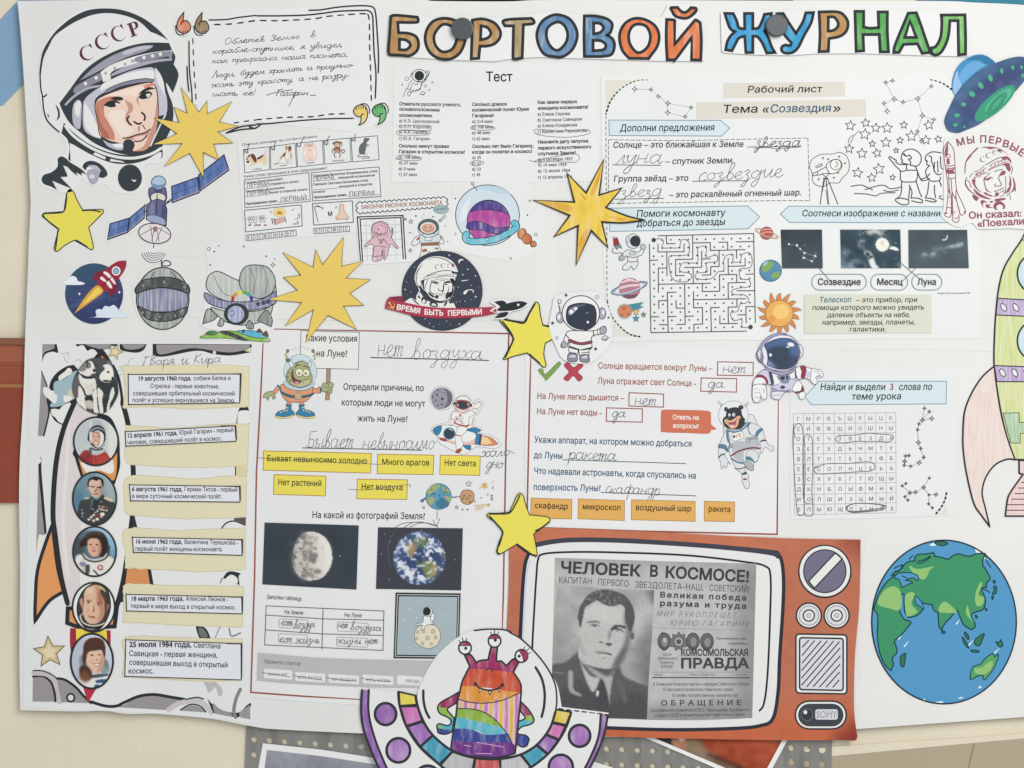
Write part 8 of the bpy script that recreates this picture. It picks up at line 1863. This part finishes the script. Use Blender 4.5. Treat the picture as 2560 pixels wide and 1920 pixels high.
f(HD, '500 700 560 590 760 535 900 545 1000 620 1030 760 1080 880 1140 940 1120 1060 1180 1060 1000 1260 760 1290 560 1250 420 1150 370 990 400 900 480 830', 12, BK_)
f('#dcab8a', '420 980 480 930 620 980 760 920 860 840 960 820 1000 870 940 960 920 1080 880 1180 780 1260 640 1260 560 1160 450 1080', 8, BK_); f('#b35a68', '580 1060 700 1060 830 1020 810 1120 740 1180 640 1160', 8, BK_); f('#e5e2de', '620 1150 740 1150 770 1120 740 1190 660 1185'); ll(BK_, 14, '460 1020 540 1060 620 1060 740 1050 840 980 890 900'); f('#3a3f47', '480 900 560 870 700 860 760 870 740 930 640 980 540 960', 6, BK_); f('#7f868c', '500 910 580 895 640 905 560 925')
e('#e5e5e3', 605, 795, 46, 52); e('#e5e5e3', 755, 785, 50, 62); e(BK_, 612, 800, 18, 22); e(BK_, 772, 785, 22, 26)
l('#8fa3ae', 44, '520 1290 700 1345 900 1335 1080 1260 1200 1120'); l(BB, 40, '560 1340 720 1385 900 1370 1060 1300 1190 1190'); ll('#8c9092', 16, '300 520 300 450 380 430 270 400', '1100 450 1190 440 1180 540', '1170 460 1220 400'); e('#cfd1d1', 245, 360, 40, 42, 12, '#8c9092'); e('#cfd1d1', 1240, 385, 44, 44, 12, '#8c9092')
# ------------------------------------------------------------------ paper television and newspaper
NATIVE()
Thing('paper_television', 'orange cut-out television with white screen bezel, knobs and a SOMY badge', 'cut-out', 11.8, 'drawn cut-outs')
part('cabinet')
TV = '1272 1316! 1600 1328 1920 1344 2151 1349! 2150 1440 2147 1527 2137 1642 2135 1773 2143 1840! 2138 1851 2115 1850! 1935 1850 1700 1846 1520 1841! 1260 1830! 1266 1600 1272 1450'
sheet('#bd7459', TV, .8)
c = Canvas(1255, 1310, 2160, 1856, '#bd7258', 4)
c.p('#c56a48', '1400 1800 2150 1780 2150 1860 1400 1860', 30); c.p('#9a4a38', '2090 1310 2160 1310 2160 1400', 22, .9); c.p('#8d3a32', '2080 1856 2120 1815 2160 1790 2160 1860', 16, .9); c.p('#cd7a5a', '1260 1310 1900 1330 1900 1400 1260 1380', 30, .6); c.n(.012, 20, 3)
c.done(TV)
bz = part('screen_bezel')
BZ = '1342 1361 1425 1349 1569 1351 1772 1364 1920 1378 1946 1386 1957 1423 1958 1500 1949 1643 1945 1729 1932 1796 1900 1814 1830 1821 1685 1824 1540 1820 1400 1812 1310 1790 1298 1700 1301 1585 1309 1440 1320 1388'
f('#dbdbd9', BZ, 9, '#353842'); l('#494a57', 12, '1330 1370 1345 1361 1425 1350 1569 1352 1772 1365 1920 1381 1946 1392'); l('#c3c6da', 4, '1327 1400 1316 1440 1308 1580 1305 1680')
l('#2b2e33', 5, '1328 1700 1331 1610 1337 1500 1341 1440 1345 1400 1358 1385 1425 1380 1540 1381 1714 1388 1858 1404 1912 1415 1926 1440 1925 1540 1919 1680 1911 1752 1900 1775 1880 1783')
part('screen_glass', bz); f('#dcdcd9', '1333 1700 1336 1610 1342 1500 1346 1440 1350 1403 1362 1389 1425 1384 1540 1385 1714 1392 1856 1408 1908 1418 1921 1440 1920 1540 1914 1680 1906 1750 1896 1772 1870 1790 1600 1805 1340 1790')
T(1920, 1440)
KW, KD = '#dcdcd9', '#33373c'
p = part('big_knob'); e(KD, 490, -40, 232, 232); e(KW, 490, -42, 218, 218); e('#77758a', 490, -42, 183, 185, 10, KD)
f(KW, '350 45! 580 -200! 640 -150! 400 105!', 12, KD, 0)
for x in (352, 592): part('small_knob'); e(KW, x, 341, 108, 108, 14, KD); e('#cfcfd3', x, 341, 86, 84, 5, KD); e(KW, x, 341, 48, 48, 12, KD); e('#c5c5ca', x, 341, 20, 20, 6, '#8d8d95')
sp = part('speaker_grille'); rr(KW, 240, 500, 680, 1010, 30, 14, KD, 8); rr('#cfcdd3', 272, 532, 648, 980, 22, 14, KD, 8)
for a in ('295 615 350 555', '295 685 400 558', '295 750 458 560', '290 815 510 560', '290 880 565 562', '290 942 615 568', '335 955 622 620', '390 955 622 690', '445 957 620 762', '502 958 616 830', '560 960 612 898'): l(KD, 10, a, 0)
bd = part('badge'); rr(KW, 235, 1080, 675, 1320, 118, 14, KD); rr('#454b51', 262, 1105, 648, 1296, 94, 5, KD); e('#3a3f46', 336, 1196, 48, 52, 6, '#77777f'); e('#dcdcde', 322, 1176, 16, 18)
part('badge_plate', bd); rr('#cbcad2', 407, 1150, 602, 1240, 20); txt('#33373c', 'SOMY', 420, 1222, 592, 1222, h=56, b=1); txt('#cbcad2', 'SOMY', 423, 1220, 589, 1220, h=52, b=-1)

T(1280, 1440)
Thing('newspaper', 'grey newspaper front page with a portrait glued on the television screen', 'newspaper', 12.1)
part('paper')
NQ = '372 -159! 1240 -130! 2110 -108! 2075 1225! 1620 1243 1165 1241! 335 1210! 345 850!'
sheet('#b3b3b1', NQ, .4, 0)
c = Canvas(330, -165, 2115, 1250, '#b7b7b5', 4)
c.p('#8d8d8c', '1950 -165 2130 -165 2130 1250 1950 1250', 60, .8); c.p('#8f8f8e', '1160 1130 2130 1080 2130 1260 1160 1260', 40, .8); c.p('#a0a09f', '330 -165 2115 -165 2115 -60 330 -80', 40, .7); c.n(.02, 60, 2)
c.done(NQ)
NB = '#46484a'
part('headline'); tx('#45474a', 98, [('ЧЕЛОВЕК', 415, -30, 1110, 2), ('В', 1185, 2, 1262, 5), ('КОСМОСЕ!', 1318, 12, 2050, 52)], b=2)
part('subheading'); tx(NB, 56, [('КАПИТАН', 400, 60, 692, 72), ('ПЕРВОГО', 738, 78, 1010, 92), ('ЗВЕЗДОЛЕТА–НАШ,', 1058, 98, 1655, 126), ('СОВЕТСКИЙ!', 1702, 128, 2050, 140)], b=0)
part('column_heading'); tx(NB, 48, [('Великая победа', 1275, 183, 2025, 211), ('разума и труда', 1275, 256, 2025, 282)], b=2, sp=.16)
part('column_heading'); tx('#5c5e60', 46, [('МИР РУКОПЛЕЩЕТ', 1245, 346, 1935, 360), ('ЮРИЮ ГАГАРИНУ', 1362, 426, 2045, 438)], b=-1, sh=.25, sp=.2); l('#85878a', 3, '1215 445 2048 472', 0)
for k, x in enumerate((1315, 1440, 1563, 1684)):
    part('medal_picture'); y = 562 + (4 if k % 2 else 0)
    if k == 1: f('#77797a', star(x, y, 84, 9, .72), 4, NB, 0); e('#a9aaa9', x, y, 40, 42, 6, NB); e('#5c5e60', x, y, 22, 22)
    else: e('#6b6d6e', x, y, 56, 72, 6, NB); e('#8d8f8f', x + 4, y + 6, 32, 44, 4, NB); f('#55585a', f'{x-45} {y+10} {x-20} {y+50} {x+20} {y+55} {x+45} {y+12} {x+20} {y+75} {x-20} {y+75}')
    if k == 0: e('#b3b4b3', x + 4, y - 10, 15, 20); f('#4b4d4f', f'{x-30} {y-66} {x-12} {y-80} {x-6} {y-60}')
part('motto'); tx(NB, 17, [('Пролетарии всех стран,', 1765, 546, 2030, 548), ('соединяйтесь!', 1870, 590, 2032, 590)], b=1)
part('masthead'); txt('#4b4d4f', 'КОМСОМОЛЬСКАЯ', 1458, 688, 2042, 688, h=58, b=2); txt('#4b4d4f', 'ПРАВДА', 1453, 795, 2045, 792, h=86, b=2)
part('publisher_line'); tx(NB, 25, [('Орган', 1302, 688, 1378, 688), ('Центрального', 1257, 720, 1428, 722), ('Комитета', 1280, 755, 1396, 757), ('ВЛКСМ', 1287, 792, 1388, 792)])
tx('#6d6f70', 18, [('№ 87', 1230, 862, 1300, 862), ('Четверг, 13 апреля 1961 г.', 1530, 857, 1762, 860), ('Цена 2 коп.', 1930, 857, 2030, 860)]); l('#85878a', 3, '1213 830 2050 828', 0); l('#515355', 9, '1213 876 2055 878', 0)
part('address_text'); tx(NB, 28, [('К Коммунистической партии и народам Советского Союза!', 1217, 946, 2048, 944), ('К народам и правительствам всех стран!', 1305, 991, 1910, 992), ('Ко всему прогрессивному человечеству!', 1383, 1041, 1957, 1042), ('Центрального Комитета КПСС, Президиума Верховного', 1200, 1173, 2050, 1166), ('Совета СССР и правительства Советского Союза', 1235, 1216, 2010, 1206)])
txt(NB, 'ОБРАЩЕНИЕ', 1285, 1118, 1982, 1114, h=46, b=1, sp=.35)
part('portrait')
PQ = '393 82! 620 90 800 105 1000 120 1228 122! 1210 480 1180 900 1165 1236! 350 1215! 345 850! 360 500'
c = Canvas(338, 76, 1234, 1245, '#a9a9a7', 1.8)
c.p('#bdbdbb', '1000 300 1200 300 1200 480 1050 560 980 420', 60, .8); c.p('#949492', '340 300 520 500 500 700 340 740', 60, .6); c.p('#6d6d6d', '1140 76 1240 76 1240 240 1190 200', 24, .8); c.p('#707070', '1130 460 1240 440 1240 1000 1100 1000 1060 760', 50, .7); c.n(.035, 70, 8)
c.p('#616365', '345 770 460 740 560 660 600 640 620 760 900 760 960 860 1080 920 1180 980 1180 1250 340 1250 340 900', 8); c.p('#505254', '430 1000 560 900 700 1000 840 1100 1000 1000 1180 1050 1180 1250 400 1250', 30, .8)
T(1380, 1460, 260)
c.p('#b9b9b6', '560 1400 600 1150 480 1050 480 860 560 880 640 760 700 560 920 380 1240 420 1480 460 1580 560 1600 880 1640 1100 1600 1400 1500 1650 1280 1800 900 1760 600 1620', 10); c.p('#c3c3c0', '720 560 940 420 1240 480 1440 560 1480 780 1200 860 900 780 720 720', 60, .8)
c.p('#77777a', '1560 560 1700 900 1680 1100 1620 1380 1500 1640 1380 1740 1300 1780 1340 1600 1480 1400 1540 1200 1580 1000 1540 800', 34, .9); c.p('#6b6b6d', '1340 1660 1480 1400 1580 1300 1560 1480 1420 1760 1240 1820', 30, .8); c.e('#6d6d6f', 1705, 1100, 48, 80, 10); c.p('#a9a9a6', '480 860 540 860 560 1060 590 1180 500 1080', 16, .7)
c.p('#5f5f61', '560 760 545 700 580 520 640 400 720 280 830 190 980 130 1180 120 1400 170 1560 250 1680 400 1740 560 1760 720 1730 880 1660 1020 1600 880 1560 760 1540 500 1440 430 1340 460 1240 475 1120 440 1020 380 960 340 880 380 780 440 700 500 660 700 600 930', 8); c.clouds('#8b8b8a', '640 400 830 200 1180 130 1500 250 1560 420 1240 460 960 330 720 480', 50, 9, .5, .2, 20, .7)
c.p('#7d7d7c', '720 820 820 780 960 780 1030 830 900 820', 10, .9); c.p('#555557', '1250 960 1320 880 1440 870 1560 900 1550 950 1420 910 1340 950 1280 1000', 12); c.p('#68686a', '780 885 880 850 960 860 1010 890 900 880', 8); c.e('#77777a', 905, 890, 36, 24, 10); c.e('#cfcfcc', 850, 905, 20, 12, 7); c.e('#cfcfcc', 965, 905, 18, 12, 7); c.p('#5b5b5d', '1290 960 1400 930 1500 990 1530 1030 1440 990 1340 975', 8); c.e('#8d8d8c', 1390, 985, 40, 22, 10); c.e('#cacac8', 1320, 990, 20, 14, 6); c.e('#c4c4c2', 1450, 1000, 24, 14, 6)
c.p('#858587', '1230 960 1260 1000 1240 1140 1200 1200 1180 1140 1210 1020', 20, .8); c.e('#55555a', 1040, 1237, 36, 16, 8); c.p('#5f5f61', '1110 1280 1180 1250 1260 1250 1270 1290 1200 1320 1170 1290', 10); c.p('#58585a', '850 1420 960 1450 1080 1460 1110 1440 1280 1490 1240 1510 1120 1480 980 1470', 5); c.p('#8b8b8a', '900 1440 1040 1420 1110 1440 1250 1480 1100 1470', 8, .7); c.p('#7b7b7a', '1010 1560 1080 1575 1150 1560 1100 1590', 8); c.p('#8f8f8e', '600 1160 640 1350 720 1500 660 1480 580 1320', 26, .5)
T(1280, 1440)
c.p('#a9a9a7', '575 690 640 780 720 860 770 890 850 870 890 800 920 760 830 860 740 820 640 760', 10); c.p('#b9b9b7', '575 700 600 760 680 860 760 890 700 1000 640 900', 6); c.p('#adadab', '770 890 870 860 880 820 850 1000 840 1110 800 960', 6); c.p('#505154', '765 890 800 930 840 1110 820 1240 760 1240 720 1100 740 960', 6); c.p('#c9c9c6', '725 1010 740 985 752 1010 735 1045', 3)
c.p('#a5a5a2', '485 830 510 810 530 850 530 960 560 1000 600 1020 580 1035 500 1000 485 920', 6); c.p('#7d7d7c', '550 930 570 960 590 985 560 960', 5); c.p('#7b7b7a', '910 870 960 960 1000 1080 960 1090 940 980', 14, .6); c.l('#8d8d8b', 8, '350 830 440 838', 3)
c.n(.025, 8, 4); c.done(PQ)

# ------------------------------------------------------------------ rainbow alien in a saucer
T(900, 1580)
Thing('alien_cutout', 'rainbow felt pen three-eyed alien in a violet dotted flying saucer cut-out', 'cut-out', 12.6, 'drawn cut-outs')
part('paper')
sheet('#dfdfdaw', '500 620 500 520 560 370 650 220 760 110 870 30 1000 -20 1160 -38 1280 -12 1400 60 1540 200 1640 340 1705 460 1730 570 1742 645! 2148 695! 2130 830 2060 1010 1990 1160 1900 1320! 270 1320! 180 1180 90 980 20 700 8 495! 90 490! 330 512! 480 540!', 1)
AK = '#3a3d40'
VI, V2 = '#9a6cb5m', '#a878b8m'
rm = part('saucer_rim')
f(VI, '20 497! 75 497! 78 700 130 900 220 1130 300 1320! 250 1320! 150 1120 50 880 15 690', 0)
ll(AK, 20, '18 495 12 700 45 880 130 1100 190 1220 260 1340', '78 495 75 690 120 890 200 1100 310 1340')
part('saucer_rim'); f(VI, '2085 712! 2140 718! 2110 880 2040 1060 1940 1250 1900 1320! 1850 1320! 1960 1150 2050 950', 0)
ll(AK, 20, '2080 705 2060 900 1985 1090 1880 1290', '2140 715 2110 880 2045 1050 1940 1260')
dash(AK, 14, '1715 660 1800 672 2145 712', 42, 26); l(AK, 8, '2095 712! 2145 722!', 0)
for x, y, R, k in ((222, 707, 92, VI), (332, 1020, 102, '#b083c2m'), (1897, 895, 92, '#a877bbm'), (1735, 1165, 104, '#b080c0m'), (585, 1265, 110, VI), (1440, 1290, 100, VI)): part('round_window', rm); e(k, x, y, R, R * 1.03, 24, AK)
segs = [('#dccb55m', '338 515! 475 545 490 625! 345 635!'), ('#cf78b8m', '350 642! 495 640 535 765! 400 808!'), ('#a878c0m', '408 818! 540 775 630 885! 520 985!'), ('#4fa4bdm', '525 990! 630 895 795 1030! 685 1140!'), ('#b9babam', '695 1150! 800 1035 990 1085! 965 1230! 760 1240!'),
        ('#dcbc4cm', '1695 668! 1825 690 1780 800! 1665 775!'), ('#d07ab2m', '1660 785! 1775 810 1720 925! 1612 880!'), ('#a878c0m', '1605 888! 1712 932 1625 1050! 1530 970!'), ('#4fa4bdm', '1525 978! 1618 1058 1480 1165! 1395 1055!'), ('#b9babac', '1385 1060! 1475 1170 1330 1260! 1215 1240! 1215 1090!'), ('#cf6264m', '1000 1090! 1205 1098! 1225 1260! 970 1260!')]
for k, s in segs: part('coloured_panel', rm); f(k, s, 16, AK, 0)
ll(AK, 22, '330 515 345 640 400 808 515 988 690 1145 800 1230', '480 545 505 660 560 790 640 900 800 1025 990 1085 1200 1095 1390 1055 1530 970 1640 830 1690 680', '1825 690 1785 810 1720 930 1620 1055 1480 1165 1330 1250')
ll(AK, 14, '1290 0 1400 65 1540 205 1640 345 1690 470 1700 600 1690 670', '985 -14 1100 -26 1240 -22 1310 4'); ll(AK, 22, '548 500 550 590 570 680 602 742', '1515 300 1570 400 1595 520 1590 640 1568 735')
al = part('alien_body')
BODY = '950 295! 910 370 880 440 860 530 845 580 830 720 800 900 785 1010! 900 1060 1060 1078 1200 1080 1340 1045! 1355 900 1385 600 1392 520 1385 440 1325 345! 1370 262! 1330 230 1265 290! 1220 250 1180 245 1188 122! 1140 115 1108 238! 1040 245 1005 262! 950 190 905 200!'
bands = [('#a8396am', '905 100! 1400 100! 1420 345! 1325 350 1200 330 1050 320 940 325 920 330!'), ('#d0593fm', '935 318! 1050 322 1200 335 1340 360! 1390 440! 1395 515! 1250 510 1100 480 880 465! 890 400'), ('#dd9440m', '875 465! 1000 470 1120 500 1250 508 1392 512! 1340 540 1230 585 1080 610 950 605 848 578!')]
f('#a8396am', '950 295! 915 340 930 330 1050 320 1200 332 1325 350! 1370 262! 1330 230 1265 290! 1220 250 1180 245 1188 122! 1140 115 1108 238! 1040 245 1005 262! 950 190 905 200!')
f('#d0593fm', '935 318! 1050 320 1200 332 1325 350! 1365 410 1388 460 1392 520! 1250 505 1100 480 873 468! 895 390'); f('#dd9440m', '873 466! 1000 468 1120 495 1250 506 1392 520! 1340 545 1230 587 1080 612 950 605 846 580!')
f('#dcb4cfm', '848 582! 950 607 1080 613 1230 588 1392 520! 1385 700 1355 900 1340 1040! 1300 930 1230 830 1150 740 1050 680 950 660 835 658!')
for k in range(12):
    x = 870 + 44 * k; y0, y1 = (600 if x < 1100 else 600 - (x - 1100) * .25), (665 if x < 960 else 665 + (x - 960) * .38 + max(0, x - 1150) * .9)
    f(('#d8b648m', '#c77fb3m')[k % 2], f'{x - 14} {y0}! {x + 16} {y0}! {x + 10} {min(y1, 1000)}! {x - 18} {min(y1, 1000) - 20}!', sm=0)
f('#8fb347m', '838 660! 950 662 1050 682 1150 740 1240 835! 1130 840 1040 850 1000 770 825 740!'); f('#5cb4c7m', '829 728! 950 755 1100 790 1240 835 1290 900! 1100 885 1000 850 818 840!'); f('#46519fm', '818 832! 950 838 1100 885 1285 872! 1320 960! 1150 955 1000 960 803 945!'); f('#7a3f92m', '803 934! 950 950 1100 952 1320 960 1340 1045! 1200 1080 1060 1078 900 1060 785 1010!')
l(AK, 16, BODY, closed=True); ll(AK, 9, '846 578 950 605 1080 612 1230 588 1392 518', '838 658 950 662 1050 682 1150 740 1240 835 1300 935 1340 1040'); ll('#d5a9c9', 6, '1010 950 1150 975 1240 990', '900 975 960 985', '1000 1045 1140 1050')
part('face', al); l(AK, 10, '1090 335 1100 315 1130 318 1145 340'); l(AK, 14, '995 448 1040 485 1110 500 1180 490 1230 455'); e(AK, 997, 448, 14, 18); e(AK, 1230, 455, 16, 16)
for s in ('1028 485! 1055 495! 1032 522!', '1108 508! 1138 510! 1122 538!', '1185 495! 1208 488! 1208 515!'): f('#e2e2de', s, 7, AK, 0)
for s, cols in (('848 520! 780 560 700 605 672 650 690 700 760 735 790 765 775 800 740 805 690 790 665 805 670 840 680 870 740 880 795 860! 815 740! 760 680 762 655 835 610!', 1), ('1390 600! 1450 660 1495 730 1500 775 1460 800 1400 815 1365 850 1370 880 1430 890 1460 920 1455 945 1440 980 1400 990 1350 960! 1370 770! 1420 750 1425 730 1385 680!', 0)):
    part('arm', al); f('#8fb347m', s, 0)
    if cols: f('#a8396am', '848 520! 780 560 700 605 695 650! 760 650 835 612!'); f('#5cb4c7m', '770 740! 812 745! 800 850 720 830 680 800 740 805 780 790'); f('#46519fm', '668 830 740 840 800 835! 795 860 740 882 680 870')
    else: f('#a8396am', '1390 600! 1450 660 1480 710 1430 720! 1385 680!'); f('#5cb4c7m', '1490 770! 1460 800 1400 815 1370 840! 1370 780 1420 760'); f('#46519fm', '1365 890 1430 890 1462 920 1440 980 1400 992 1352 960!')
    l(AK, 13, s, closed=True)
for x, y, lx in ((908, 135, 0), (1163, 75, 1), (1395, 205, 2)):
    part('eye', al)
    e('#dfdfdb', x, y, 54, 55, 14, AK)
    if lx == 2: f('#b33a70m', f'{x-18} {y-50} {x+40} {y-40} {x+52} {y+10} {x+20} {y+48} {x+12} {y+10} {x-10} {y-30}', 7, AK); e(AK, x - 20, y + 2, 14, 14)
    else: f('#b33a70m', f'{x-46} {y-22} {x-10} {y-50} {x+34} {y-38} {x+44} {y-22}! {x} {y-18}', 7, AK); e(AK, x + 6, y + (4 if lx == 0 else -6), 14, 14)
    for a, d in ((-25, 1), (0, 1.1), (25, 1)): 
        b_ = math.radians(-90 + a - (15 if lx == 0 else 0) + (45 if lx == 2 else 0)); l(AK, 7, [(x + 58 * math.cos(b_), y + 58 * math.sin(b_)), (x + 84 * d * math.cos(b_), y + 84 * d * math.sin(b_))], 0)
build_all()
